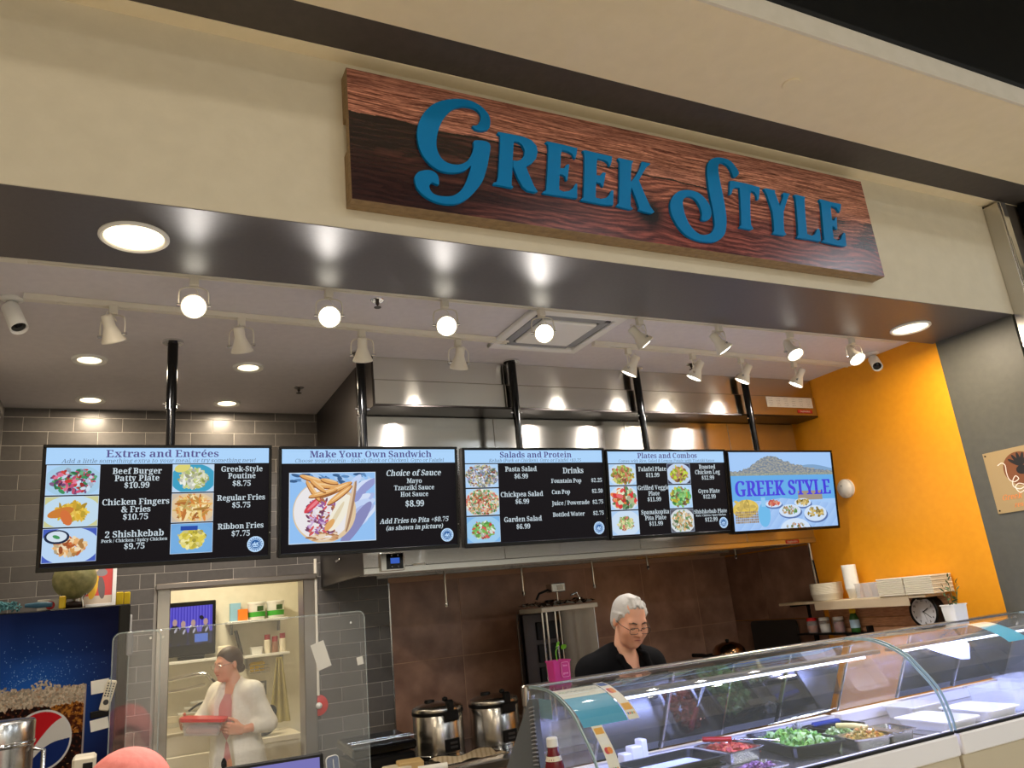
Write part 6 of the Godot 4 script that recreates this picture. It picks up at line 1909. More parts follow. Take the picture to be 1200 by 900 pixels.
# ---------------------------------------------------------------- the room behind the kitchen door
func build_back_room() -> void:
	speckle("room_wall", c8(232, 227, 210), c8(240, 235, 219), 0.02, Vector3.ONE, 0.6)
	structure(span("wall_room_back", self, Vector3(-0.6, 0, -7.25), Vector3(2.0, 2.5, -7.15), M.room_wall, 0.0))
	structure(span("wall_room_left", self, Vector3(-0.7, 0, -7.25), Vector3(-0.6, 2.5, -5.49), M.room_wall, 0.0))
	structure(span("wall_room_right", self, Vector3(1.45, 0, -7.15), Vector3(1.55, 2.5, -5.49), M.room_wall, 0.0))
	structure(span("ceiling_room", self, Vector3(-0.7, 2.5, -7.25), Vector3(2.0, 2.6, -5.49), M.room_wall, 0.0))
	var lt := thing("room_lamp", "flat ceiling lamp of the back room above the doorway", "ceiling lamp", Vector3(0.55, 2.5, -6.4))
	lathe("rim", lt, O, crisp([[0.2, 0.0], [0.21, -0.03], [0.19, -0.032]]), M.white_plastic, 32)
	lathe("lamp_cover", lt, O, [[0.0, -0.04], [0.1, -0.038], [0.19, -0.03]], M.downlight_glow, 32)
	var l := AreaLight3D.new()
	l.name = "lamp_light"
	l.area_size = Vector2(0.3, 0.3)
	l.light_color = Color(1.0, 0.94, 0.8)
	l.light_energy = 1.5
	l.area_range = 8.0
	l.area_attenuation = 2.0
	l.shadow_enabled = true
	lt.add_child(l)
	l.position = Vector3(0, -0.05, 0)
	l.rotation_degrees = Vector3(-90, 0, 0)
	# steel door frame and the open door leaf
	var d := Node3D.new()
	d.name = "door_1"
	add_child(d)
	structure(d)
	span("jamb", d, Vector3(0.175, 0, -5.49), Vector3(0.25, 1.985, -5.31), M.steel_plain, 0.004)
	span("jamb", d, Vector3(1.05, 0, -5.49), Vector3(1.125, 1.985, -5.31), brushed("frame_steel", c8(150, 143, 136), 0.35), 0.004)
	span("lintel", d, Vector3(0.165, 1.955, -5.49), Vector3(1.135, 1.99, -5.29), M.frame_steel, 0.004)
	var lf := thing("door_leaf", "open steel door leaf seen edge on at the right jamb", "door", Vector3(1.085, 0.01, -5.53), "", Vector3(0, -11, 0))
	span("panel", lf, Vector3(-0.02, 0, -0.8), Vector3(0.02, 1.9, 0), M.steel_plain, 0.004)
	for yy in [0.4, 1.42, 1.72]:
		var hn := box("hinge", lf, Vector3(-0.002, yy, 0.012), Vector3(0.03, 0.13, 0.02), M.dark_steel, 0.003)
		lathe("hinge_pin", hn, Vector3(0.02, -0.065, 0.01), crisp([[0.0, 0.0], [0.008, 0.0], [0.008, 0.13], [0.0, 0.13]]), M.white_plastic, 10)
	# shelves
	for q in [[1.0, 1.745, 0.48, "upper wall shelf of the back room with white tubs"], [1.07, 1.465, 0.36, "lower wall shelf of the back room with red-capped jars"], [0.5, 1.48, 0.66, "long wall shelf of the back room under the television"]]:
		var s := thing("wall_shelf", q[3], "shelf", Vector3(q[0], q[1], -7.04), "back room shelves")
		box("board", s, O, Vector3(q[2], 0.022, 0.22), M.white_plastic, 0.003)
		for x in [-0.4, 0.4]:
			box("bracket", s, Vector3(x * q[2], -0.05, -0.07), Vector3(0.014, 0.09, 0.08), M.grey_plastic, 0.002)
	# television with a band on stage
	var img := Image.create(256, 190, false, Image.FORMAT_RGB8)
	for y in 190:
		for x in 256:
			img.set_pixel(x, y, c8(70, 60, 206).lerp(c8(120, 110, 240), 0.5 + 0.5 * sin(x * 0.35)))
	img.fill_rect(Rect2i(0, 130, 256, 60), c8(30, 34, 80))
	for q in [[30, 110, 34], [80, 120, 26], [140, 118, 28], [215, 116, 26]]:
		blob(img, q[0], q[1] + 30, q[2], 52, 0, c8(16, 16, 26))
		blob(img, q[0], q[1] - 34, 14, 17, 0, c8(206, 170, 160))
		blob(img, q[0] + 6, q[1] + 4, 6, 14, 0.5, c8(196, 196, 220))
	img.fill_rect(Rect2i(150, 140, 80, 40), c8(90, 130, 226))
	blob(img, 190, 60, 14, 10, 0.4, c8(20, 20, 40))
	var tv := thing("television", "small television showing a band in purple light, on the back room shelf", "television", Vector3(0.495, 1.492, -7.02), "", Vector3(0, -5, 0))
	box("casing", tv, Vector3(0, 0.24, -0.022), Vector3(0.36, 0.42, 0.04), M.black, 0.006)
	var tm := paint("tv_picture", c8(8, 8, 10), 0.3)
	tm.emission_enabled = true
	tm.emission = Color.BLACK
	tm.emission_texture = ImageTexture.create_from_image(img)
	tm.emission_energy_multiplier = 0.7
	card("tv_screen", tv, Vector3(-0.006, 0.265, 0.0), 0.32, 0.3, tm)
	box("stand", tv, Vector3(0, 0.015, -0.02), Vector3(0.2, 0.03, 0.12), M.black, 0.004)
	# on the shelves
	for k in 2:
		var tb := thing("food_tub", ["white food tub with a green label next to the orange box", "white food tub with a green label at the end of the upper shelf"][k], "tub", Vector3(1.0 + k * 0.155, 1.756, -7.03), "white tubs")
		lathe("tub", tb, O, [[0.0, 0.0], [0.062, 0.0], [0.066, 0.004], [0.072, 0.12]], M.white_plastic, 28)
		lathe("lid", tb, O, crisp([[0.0, 0.14], [0.07, 0.14], [0.076, 0.136], [0.076, 0.12], [0.0, 0.12]]), M.white_plastic, 28)
		lathe("label_band", tb, O, [[0.0685, 0.02], [0.0705, 0.06]], paint("tub_green_%d" % k, c8(70, 170, 60), 0.5), 28)
		box("label_print", tb, Vector3(0.02, 0.085, 0.07), Vector3(0.05, 0.04, 0.004), M.dark_leaf, 0.001)
	tag(box("orange_box", self, Vector3(0.885, 1.802, -7.0), Vector3(0.075, 0.09, 0.06), paint("orange_card", c8(236, 130, 40), 0.6), 0.003), "orange carton on the upper back room shelf", "carton")
	tag(box("blue_box", self, Vector3(0.835, 1.83, -7.09), Vector3(0.085, 0.145, 0.06), paint("blue_white_card", c8(140, 190, 220), 0.6), 0.003), "pale blue carton behind the orange carton", "carton")
	for k in 3:
		var j := thing("spice_jar", "jar with a red lid on the lower back room shelf, %s of three" % ["first", "second", "third"][k], "jar", Vector3(1.085 + k * 0.062, 1.476, -7.03), "red-lidded jars")
		lathe("body", j, O, crisp([[0.0, 0.0], [0.024, 0.0], [0.026, 0.004], [0.026, 0.1 - 0.02 * (k % 2)], [0.02, 0.11 - 0.02 * (k % 2)]]), [M.cream_plastic, paint("jar_brown", c8(150, 110, 90), 0.4), M.cream_plastic][k], 20)
		lathe("lid", j, Vector3(0, -0.02 * (k % 2), 0), crisp([[0.0, 0.15], [0.022, 0.15], [0.024, 0.146], [0.024, 0.108], [0.0, 0.108]]), paint("lid_red_%d" % k, c8(150, 50, 54), 0.5), 20)
	tag(place(pan_mesh(0.1, 0.09, 0.06, 0.004, 0.003, 0.85), "white_bowl", M.white_plastic, self, Vector3(0.995, 1.476, -7.02)), "white square bowl on the lower back room shelf", "bowl")
	tag(box("clip_folder", self, Vector3(0.86, 1.585, -7.06), Vector3(0.012, 0.2, 0.15), M.dark_grey, 0.002, Vector3(0, 0, 14)), "dark folder leaning beside the lower shelf", "folder")
	tag(box("label_maker", self, Vector3(0.745, 1.532, -7.03), Vector3(0.11, 0.08, 0.09), M.cream_plastic, 0.012), "cream plastic gadget on the long shelf beside the television", "gadget")
	var bk := thing("wire_basket", "wire basket holding a yellow sponge pack under the lower shelf", "basket", Vector3(1.02, 1.33, -7.08))
	for k in 3:
		tube("wire", bk, [Vector3(-0.08, k * 0.03, 0.06), Vector3(0.08, k * 0.03, 0.06)], 0.003, M.chrome, 6)
	for k in 5:
		tube("wire", bk, [Vector3(-0.08 + k * 0.04, 0.06, 0.06), Vector3(-0.08 + k * 0.04, 0, 0.06), Vector3(-0.08 + k * 0.04, 0, -0.06)], 0.003, M.chrome, 6)
	tag(box("yellow_pack", self, Vector3(1.01, 1.378, -7.09), Vector3(0.12, 0.075, 0.07), M.yellow_plastic, 0.012), "bright yellow sponge pack in the wire basket", "pack")
	# sink with spray arm
	var sk := thing("sink_unit", "cream sink unit with a steel spray arm left of the woman", "sink", Vector3(0.45, 0, -6.85))
	box("cabinet", sk, Vector3(0, 0.42, 0), Vector3(0.8, 0.84, 0.5), M.cream_plastic, 0.004)
	place(pan_mesh(0.6, 0.46, 0.16, 0.03, 0.006, 0.92), "basin", M.cream_plastic, sk, Vector3(0, 0.84, 0.02))
	box("splash_rail", sk, Vector3(0, 1.06, -0.2), Vector3(0.8, 0.05, 0.03), M.cream_plastic, 0.004)
	tube("spray_arm", sk, smooth_line([Vector3(-0.25, 1.02, -0.1), Vector3(-0.25, 1.33, -0.1), Vector3(-0.1, 1.36, -0.05), Vector3(0.12, 1.38, -0.02), Vector3(0.18, 1.33, 0.0)], 4), 0.016, M.chrome, 12)
	tube("tap_arm", sk, [Vector3(-0.25, 1.27, -0.08), Vector3(0.0, 1.28, -0.03), Vector3(0.14, 1.3, 0.0)], 0.012, M.chrome, 10)
	tube("hose", sk, smooth_line([Vector3(0.18, 1.34, 0.0), Vector3(0.24, 1.26, 0.02), Vector3(0.24, 1.14, 0.02), Vector3(0.12, 1.17, 0.0), Vector3(0.02, 1.12, 0.0)], 5), 0.008, M.rubber, 8)
	for k in 3:
		box("dish_rack", sk, Vector3(0.1 + k * 0.02, 1.1 + k * 0.035, -0.12), Vector3(0.3 - k * 0.05, 0.014, 0.1), M.white_plastic, 0.003)
	# outlet, hanging towel, bench and bag on the right
	var oul := thing("wall_outlet", "white wall outlet behind the woman", "outlet", Vector3(1.06, 1.2, -7.148))
	box("plate", oul, O, Vector3(0.07, 0.115, 0.006), M.grey_plastic, 0.002)
	for k in 2:
		box("socket", oul, Vector3(0, 0.025 - k * 0.05, 0.004), Vector3(0.03, 0.03, 0.005), M.white_plastic, 0.002)
	tube("lead", oul, smooth_line([Vector3(0, -0.03, 0.01), Vector3(0.02, -0.1, 0.03), Vector3(0.04, -0.2, 0.02)], 4), 0.004, M.black, 6)
	var tw := tool()
	tw.set_smooth_group(0)
	for i in 10:
		for j in 12:
			var v := []
			for q in [[0, 0], [1, 0], [1, 1], [0, 1]]:
				var a := float(i + q[0]) / 10
				var b := float(j + q[1]) / 12
				v.append(Vector3((a - 0.5) * (0.05 + 0.12 * b), -b * 0.5, 0.02 * sin(a * 16.0) * (0.3 + b)))
			for k in [0, 1, 2, 0, 2, 3]:
				tw.add_vertex(v[k])
	tw.index()
	tw.generate_normals()
	tag(place(tw.commit(), "hanging_towel", paint("olive_cloth", c8(176, 164, 110), 0.9), self, Vector3(1.16, 1.44, -6.9)), "olive yellow towel hanging beside the open door", "towel")
	var bn := thing("side_bench", "cream bench behind the woman in the back room", "bench", Vector3(1.06, 0, -6.8))
	box("top", bn, Vector3(0, 0.86, 0), Vector3(0.4, 0.04, 0.5), M.cream_plastic, 0.004)
	box("cabinet", bn, Vector3(0, 0.42, 0), Vector3(0.38, 0.84, 0.46), M.cream_plastic, 0.004)
	tag(place(net_mesh([egg(Vector3(0, 0.09, 0), Vector3(0.1, 0.09, 0.08), 0.03), egg(Vector3(0.05, 0.17, 0), Vector3(0.05, 0.05, 0.05), 0.03)], 0.014), "black_bag", M.rubber, self, Vector3(1.0, 0.882, -6.68)), "black bag lying on the bench behind the woman", "bag")

# ---------------------------------------------------------------- people
# head about its own middle: x to the person's left, y up, z to the front; crown at +0.125, chin at -0.12
func head_prims(s: float, soft: float) -> Array:
	var p := [
		egg(Vector3(0, 0.036, -0.012), Vector3(0.077, 0.088, 0.096), 0.02),
		egg(Vector3(0, -0.03, 0.03), Vector3(0.064, 0.086, 0.066), 0.03),
		egg(Vector3(0, -0.082, 0.044), Vector3(0.042 + soft, 0.034, 0.038), 0.03),
		cap(Vector3(-0.036, 0.024, 0.079), Vector3(0.036, 0.024, 0.079), 0.012, 0.012, 0.02),
		egg(Vector3(0.038, -0.028, 0.064), Vector3(0.028, 0.03, 0.026), 0.03),
		egg(Vector3(-0.038, -0.028, 0.064), Vector3(0.028, 0.03, 0.026), 0.03),
		egg(Vector3(0.031, 0.004, 0.106), Vector3(0.018, 0.012, 0.02), 0.012, true),
		egg(Vector3(-0.031, 0.004, 0.106), Vector3(0.018, 0.012, 0.02), 0.012, true),
		egg(Vector3(0.031, 0.003, 0.079), Vector3(0.014, 0.0125, 0.0135), 0.005),
		egg(Vector3(-0.031, 0.003, 0.079), Vector3(0.014, 0.0125, 0.0135), 0.005),
		cap(Vector3(0, 0.016, 0.092), Vector3(0, -0.03, 0.112), 0.008, 0.0125, 0.014),
		egg(Vector3(0.011, -0.033, 0.102), Vector3(0.009, 0.008, 0.01), 0.008),
		egg(Vector3(-0.011, -0.033, 0.102), Vector3(0.009, 0.008, 0.01), 0.008),
		cap(Vector3(-0.019, -0.058, 0.088), Vector3(0.019, -0.058, 0.088), 0.0065, 0.0065, 0.008),
		cap(Vector3(-0.016, -0.069, 0.088), Vector3(0.016, -0.069, 0.088), 0.007, 0.007, 0.006),
		egg(Vector3(0, -0.097, 0.075), Vector3(0.018, 0.014, 0.016), 0.02),
		egg(Vector3(0.078, -0.004, -0.008), Vector3(0.009, 0.03, 0.018), 0.008),
		egg(Vector3(-0.078, -0.004, -0.008), Vector3(0.009, 0.03, 0.018), 0.008),
	]
	var out := []
	for q in p:
		var d: Dictionary = q.duplicate()
		d.a = q.a * s
		d.k = q.k * s
		if q.t == 0:
			d.b = q.b * s
			d.ra = q.ra * s
			d.rb = q.rb * s
		else:
			d.r = q.r * s
		out.append(d)
	return out

# hand from the wrist: fingers along +y, thumb side +x times «side», palm facing -z; curl bends every joint
func hand_prims(x: Transform3D, curl: float, side: float) -> Array:
	var p := []
	var k := 0.006
	var base := [[0.029, 0.082, 0.064], [0.01, 0.088, 0.074], [-0.01, 0.085, 0.069], [-0.028, 0.077, 0.053]]
	for i in 4:
		var root := Vector3(base[i][0] * side, base[i][1], 0)
		p.append(cap(Vector3(base[i][0] * 0.55 * side, 0.005, 0), root, 0.0155, 0.0115, 0.014))
		var at := root
		var a := curl * 0.7
		var r := 0.0092 - 0.0006 * i
		for j in 3:
			var l: float = base[i][2] * [0.46, 0.31, 0.23][j]
			var to := at + Vector3(0, cos(a), -sin(a)) * l
			p.append(cap(at, to, r, r * 0.9, k))
			at = to
			r *= 0.9
			a += curl
	var t0 := Vector3(0.018 * side, 0.02, -0.004)
	var t1 := Vector3(0.046 * side, 0.05, -0.016)
	var t2 := Vector3(0.056 * side, 0.08, -0.024 - 0.012 * curl)
	p.append(cap(t0, t1, 0.016, 0.0115, 0.012))
	p.append(cap(t1, t2, 0.0105, 0.009, k))
	p.append(cap(t2, t2 + Vector3(0.0, 0.022, -0.008), 0.009, 0.0078, k))
	return moved(p, x)

func joined(meshes: Array) -> ArrayMesh:
	var st := tool()
	for m in meshes:
		st.append_from(m, 0, Transform3D.IDENTITY)
	return st.commit()

# wrist, direction of the fingers, direction the palm faces
func hand_at(w: Vector3, fingers: Vector3, palm: Vector3) -> Transform3D:
	var y := fingers.normalized()
	var z := -(palm - y * palm.dot(y)).normalized()
	return Transform3D(Basis(y.cross(z), y, z), w)

func face_dir(yaw: float, pitch: float, roll := 0.0) -> Basis:
	return Basis.from_euler(Vector3(deg_to_rad(pitch), deg_to_rad(yaw), deg_to_rad(roll)))

func build_people() -> void:
	build_man()
	build_woman()
	build_customer()

func legs(parent: Node3D, hip: Vector3, yaw: float, m: Material, r := 1.0) -> Array:
	# trousers and shoes; returns the leg bones for the body
	var side := Vector3(cos(deg_to_rad(yaw)), 0, -sin(deg_to_rad(yaw)))
	var front := Vector3(sin(deg_to_rad(yaw)), 0, cos(deg_to_rad(yaw)))
	var pr := [egg(hip + Vector3(0, 0.0, 0), Vector3(0.17, 0.13, 0.13) * r, 0.05)]
	var bones := []
	for s in [-1.0, 1.0]:
		var h: Vector3 = hip + side * 0.085 * s - Vector3(0, 0.03, 0)
		var kn: Vector3 = Vector3(h.x, hip.y * 0.53, h.z) + side * 0.015 * s + front * 0.02
		var an: Vector3 = Vector3(kn.x, 0.09, kn.z) - front * 0.03
		pr.append(cap(h, kn, 0.088 * r, 0.062 * r, 0.04))
		pr.append(cap(kn, an, 0.062 * r, 0.05 * r, 0.03))
		bones.append(cap(h, kn, 0.075 * r, 0.05 * r, 0.03))
		bones.append(cap(kn, an, 0.05 * r, 0.034 * r, 0.03))
		place(net_mesh([egg(an + Vector3(0, -0.045, 0) + front * 0.05, Vector3(0.045, 0.045, 0.12), 0.02, false, Basis(Vector3.UP, deg_to_rad(yaw))), cap(an, an - Vector3(0, 0.04, 0), 0.042, 0.045, 0.02)], 0.014), "shoe", M.black, parent)
	place(net_mesh(pr, 0.02), "trousers", m, parent)
	return bones

func build_man() -> void:
	var t := thing("person", "grey-haired man in glasses and an open black shirt, looking down behind the glass case", "person", Vector3(2.27, 0, -3.52))
	var o := t.position
	var skin := paint("skin_tan", c8(228, 168, 138), 0.5)
	skin.subsurf_scatter_enabled = true
	skin.subsurf_scatter_strength = 0.15
	var L := func(v: Vector3) -> Vector3: return v - o
	var hb := face_dir(-6.0, 24.0, -3.0)
	var hx := Transform3D(hb, L.call(Vector3(2.3, 1.528, -3.42)))
	var chest: Vector3 = L.call(Vector3(2.27, 1.21, -3.52))
	var hip: Vector3 = L.call(Vector3(2.27, 0.88, -3.56))
	var neck: Vector3 = L.call(Vector3(2.285, 1.4, -3.47))
	var sh := [L.call(Vector3(2.095, 1.295, -3.5)), L.call(Vector3(2.445, 1.295, -3.51))]
	var el := [L.call(Vector3(2.02, 1.06, -3.42)), L.call(Vector3(2.5, 1.05, -3.42))]
	var wr := [L.call(Vector3(2.1, 1.245, -3.2)), L.call(Vector3(2.42, 1.16, -3.17))]
	var body := [cap(neck + Vector3(0, -0.06, -0.02), hx * Vector3(0, -0.04, -0.035), 0.058, 0.048, 0.03), egg(chest, Vector3(0.155, 0.19, 0.105), 0.04), egg(hip, Vector3(0.15, 0.13, 0.11), 0.05), cap(chest, hip, 0.13, 0.13, 0.04), cap(sh[0], sh[1], 0.062, 0.062, 0.05)]
	for k in 2:
		body.append(cap(sh[k], el[k], 0.055, 0.043, 0.03))
		body.append(cap(el[k], wr[k], 0.043, 0.028, 0.02))
	var trousers := paint("black_cloth", c8(17, 17, 19), 0.9, 0.0, 0.2)
	body.append_array(legs(t, hip, 0.0, trousers))
	var head := moved(head_prims(1.0, 0.012), hx)
	head.append(cap(hx * Vector3(0, -0.05, -0.03), neck + Vector3(0, -0.03, -0.015), 0.05, 0.055, 0.015))
	var hands := [hand_prims(hand_at(wr[0], Vector3(0.15, -0.1, 1), Vector3(0.2, -1, 0)), 0.5, -1.0), hand_prims(hand_at(wr[1], Vector3(-0.3, -0.3, 1), Vector3(-0.2, -1, 0)), 0.45, 1.0)]
	place(joined([net_mesh(body, 0.014), net_mesh(head, 0.0045), net_mesh(hands[0], 0.004), net_mesh(hands[1], 0.004)]), "body", skin, t)
	# shirt: torso, upper arms and sleeves; the open neck is cut out of it
	var shirt := [egg(chest, Vector3(0.19, 0.215, 0.128), 0.04), cap(chest, hip + Vector3(0, -0.04, 0), 0.15, 0.165, 0.05), cap(sh[0] + Vector3(0, 0.008, 0), sh[1] + Vector3(0, 0.008, 0), 0.073, 0.073, 0.06), cap(sh[0], neck + Vector3(-0.05, -0.03, -0.01), 0.07, 0.05, 0.05), cap(sh[1], neck + Vector3(0.05, -0.03, -0.01), 0.07, 0.05, 0.05)]
	for k in 2:
		shirt.append(cap(sh[k], el[k], 0.072, 0.062, 0.04))
		shirt.append(cap(el[k], el[k].lerp(wr[k], 0.55), 0.06, 0.05, 0.02))
	shirt.append(cap(neck + Vector3(0.01, 0.05, 0.08), neck + Vector3(0.045, -0.26, 0.15), 0.078, 0.045, 0.012, true))
	shirt.append(cap(neck + Vector3(0, 0.06, 0.01), neck + Vector3(0.0, -0.02, 0.03), 0.062, 0.066, 0.01, true))
	place(net_mesh(shirt, 0.011), "shirt", trousers, t)
	# collar flaps lying open on the shirt
	for s in [-1.0, 1.0]:
		var f := [cap(neck + Vector3(0.068 * s, 0.0, -0.03), neck + Vector3(0.075 * s, -0.045, 0.06), 0.012, 0.014, 0.02), cap(neck + Vector3(0.075 * s, -0.045, 0.06), neck + Vector3(0.062 * s + 0.02, -0.13, 0.105), 0.018, 0.012, 0.02)]
		place(net_mesh(f, 0.007), "collar", trousers, t)
	# hair: short and swept back, cut away over the face
	var hair := [egg(Vector3(0, 0.04, -0.018), Vector3(0.081, 0.084, 0.098), 0.02), egg(Vector3(0, -0.02, -0.07), Vector3(0.066, 0.07, 0.045), 0.03), egg(Vector3(0, 0.008, 0.108), Vector3(0.084, 0.088, 0.078), 0.012, true), egg(Vector3(0, -0.1, 0.03), Vector3(0.1, 0.075, 0.09), 0.015, true)]
	# locks combed back from the brow and over the ears
	for i in 13:
		var u := -1.0 + i / 6.0
		var y := 0.112 - 0.055 * u * u
		hair.append(cap(Vector3(u * 0.062, y - 0.016 + 0.007 * sin(i * 2.3), 0.064 - 0.02 * u * u + 0.005 * sin(i * 3.7)), Vector3(u * 0.064 + 0.006, y + 0.008 + 0.005 * sin(i * 1.9), 0.02), 0.006, 0.011, 0.003))
		hair.append(cap(Vector3(u * 0.064 + 0.006, y + 0.008 + 0.005 * sin(i * 1.9), 0.02), Vector3(u * 0.066, y + 0.002, -0.045), 0.011, 0.011, 0.004))
	for s in [-1.0, 1.0]:
		for i in 4:
			hair.append(cap(Vector3(0.076 * s, 0.05 - 0.016 * i, 0.034 - 0.008 * i), Vector3(0.08 * s, 0.034 - 0.016 * i, -0.03), 0.007, 0.009, 0.005))
	var hm := speckle("grey_hair", c8(168, 163, 157), c8(222, 219, 214), 0.05, Vector3(20, 6, 20), 0.7, 2.0)
	place(net_mesh(moved(hair, hx), 0.006), "hair", hm, t)
	for s in [-1.0, 1.0]:
		tube("eyebrow", t, [hx * Vector3(0.014 * s, 0.021, 0.0965), hx * Vector3(0.032 * s, 0.026, 0.0935), hx * Vector3(0.05 * s, 0.02, 0.082)], [0.003, 0.0042, 0.0025], paint("brow_grey", c8(70, 60, 54), 0.9), 6)
	tube("lips", t, [hx * Vector3(-0.02, -0.064, 0.092), hx * Vector3(0, -0.0635, 0.0965), hx * Vector3(0.02, -0.064, 0.092)], 0.003, paint("lip", c8(168, 92, 80), 0.5), 6)
	for s in [-1.0, 1.0]:
		tube("eyelashes", t, [hx * Vector3(0.018 * s, -0.004, 0.0925), hx * Vector3(0.031 * s, -0.0075, 0.094), hx * Vector3(0.044 * s, -0.004, 0.088)], 0.0016, M.brow_grey, 5)
	glasses(t, hx, paint("spectacle_frame", c8(40, 30, 28), 0.3), 1.0, -0.008)

func glasses(t: Node3D, hx: Transform3D, m: Material, s: float, dy: float) -> void:
	var g := Node3D.new()
	g.name = "glasses"
	t.add_child(g)
	for d in [-1.0, 1.0]:
		var ring := []
		for v in rounded(0.05 * s, 0.03 * s, 0.011 * s, 4):
			ring.append(hx * (Vector3(v.x + 0.032 * d * s, v.y + (0.0 + dy) * s, (0.113 - absf(v.x * 0.1)) * s)))
		tube("rim", g, ring, 0.0014, m, 5, true)
		tube("temple", g, [hx * Vector3(0.057 * d * s, (0.006 + dy) * s, 0.11 * s), hx * Vector3(0.078 * d * s, (0.01 + dy) * s, 0.06 * s), hx * Vector3(0.083 * d * s, 0.008 * s, -0.01 * s)], 0.0016, m, 5)
	tube("bridge", g, [hx * Vector3(-0.008 * s, (0.004 + dy) * s, 0.116 * s), hx * Vector3(0, (0.007 + dy) * s, 0.118 * s), hx * Vector3(0.008 * s, (0.004 + dy) * s, 0.116 * s)], 0.0014, m, 5)

func build_woman() -> void:
	var t := thing("person", "woman with tied brown hair and open white shirt carrying a red-lidded box", "person", Vector3(0.73, 0, -6.1))
	var o := t.position
	var skin := paint("skin_warm", c8(222, 160, 132), 0.5)
	skin.subsurf_scatter_enabled = true
	skin.subsurf_scatter_strength = 0.15
	var L := func(v: Vector3) -> Vector3: return v - o
	var yaw := -62.0
	var hx := Transform3D(face_dir(yaw, 4.0), L.call(Vector3(0.672, 1.452, -6.1)))
	var s := 0.9
	var neck: Vector3 = L.call(Vector3(0.715, 1.325, -6.1))
	var chest: Vector3 = L.call(Vector3(0.715, 1.15, -6.1))
	var hip: Vector3 = L.call(Vector3(0.74, 0.83, -6.1))
	var sh := [L.call(Vector3(0.82, 1.255, -5.98)), L.call(Vector3(0.63, 1.265, -6.22))]
	var el := [L.call(Vector3(0.925, 1.045, -5.96)), L.call(Vector3(0.50, 1.08, -6.22))]
	var wr := [L.call(Vector3(0.745, 1.03, -5.9)), L.call(Vector3(0.40, 1.09, -6.1))]
	var torso := Basis(Vector3.UP, deg_to_rad(-50.0))
	var body := [cap(neck, hx * Vector3(0, -0.05, -0.02), 0.05, 0.046, 0.03), egg(chest, Vector3(0.14, 0.17, 0.1), 0.04, false, torso), egg(hip, Vector3(0.15, 0.13, 0.12), 0.05, false, torso), cap(chest, hip, 0.11, 0.12, 0.04), cap(sh[0], sh[1], 0.05, 0.05, 0.04)]
	for k in 2:
		body.append(cap(sh[k], el[k], 0.048, 0.038, 0.03))
		body.append(cap(el[k], wr[k], 0.038, 0.025, 0.02))
	body.append_array(legs(t, hip, yaw, M.black_cloth, 0.92))
	var head := moved(head_prims(s, 0.0), hx)
	head.append(cap(hx * Vector3(0, -0.05, -0.02), neck, 0.045, 0.05, 0.02))
	var hands := [hand_prims(hand_at(wr[0], Vector3(-1, 0.25, 0.15), Vector3(-0.2, 0.2, -1)), 0.35, 1.0), hand_prims(hand_at(wr[1], Vector3(-0.4, 0.25, 1), Vector3(1, 0.2, 0.1)), 0.4, -1.0)]
	place(joined([net_mesh(body, 0.015), net_mesh(head, 0.0045), net_mesh(hands[0], 0.0042), net_mesh(hands[1], 0.0042)]), "body", skin, t)
	# pink top under the open shirt
	var top := [egg(chest + Vector3(-0.01, -0.03, 0.006), Vector3(0.15, 0.165, 0.112), 0.04, false, torso), cap(chest, hip, 0.122, 0.13, 0.04)]
	place(net_mesh(top, 0.014), "pink_top", paint("pink_cloth", c8(206, 140, 140), 0.9), t)
	var front := Vector3(sin(deg_to_rad(-38.0)), 0, cos(deg_to_rad(-38.0)))
	var shirt := [egg(chest, Vector3(0.18, 0.19, 0.145), 0.04, false, torso), cap(chest, hip + Vector3(0, -0.06, 0), 0.15, 0.185, 0.06), cap(hip, hip + Vector3(0.02, -0.14, 0), 0.175, 0.19, 0.03), cap(sh[0], sh[1], 0.066, 0.066, 0.05), cap(sh[0], neck + Vector3(0, -0.02, 0), 0.062, 0.05, 0.05), cap(sh[1], neck + Vector3(0, -0.02, 0), 0.062, 0.05, 0.05)]
	for k in 2:
		shirt.append(cap(sh[k], el[k], 0.066, 0.058, 0.04))
		shirt.append(cap(el[k], el[k].lerp(wr[k], 0.42), 0.058, 0.05, 0.02))
	shirt.append(cap(neck + Vector3(0, 0.05, 0), neck + front * 0.12 + Vector3(0, -0.05, 0), 0.056, 0.05, 0.012, true))
	shirt.append(cap(neck + front * 0.14, hip + front * 0.2 + Vector3(0, 0.1, 0), 0.06, 0.062, 0.012, true))
	shirt.append(cap(hip + front * 0.2 + Vector3(0, 0.1, 0), hip + front * 0.2 + Vector3(0, -0.4, 0), 0.07, 0.12, 0.012, true))
	var cloth := speckle("white_shirt", c8(226, 222, 210), c8(240, 237, 228), 0.02, Vector3.ONE * 3.0, 0.9, 3.0)
	place(net_mesh(shirt, 0.011), "shirt", cloth, t)
	for d in [-1.0, 1.0]:
		var across: Vector3 = Vector3(front.z, 0, -front.x) * d
		place(net_mesh([cap(neck + across * 0.058 + Vector3(0, 0.03, 0), neck + across * 0.062 + front * 0.06 + Vector3(0, -0.02, 0), 0.012, 0.014, 0.02), cap(neck + across * 0.062 + front * 0.06 + Vector3(0, -0.02, 0), neck + across * 0.085 + front * 0.11 + Vector3(0, -0.085, 0), 0.018, 0.011, 0.02)], 0.007), "collar", cloth, t)
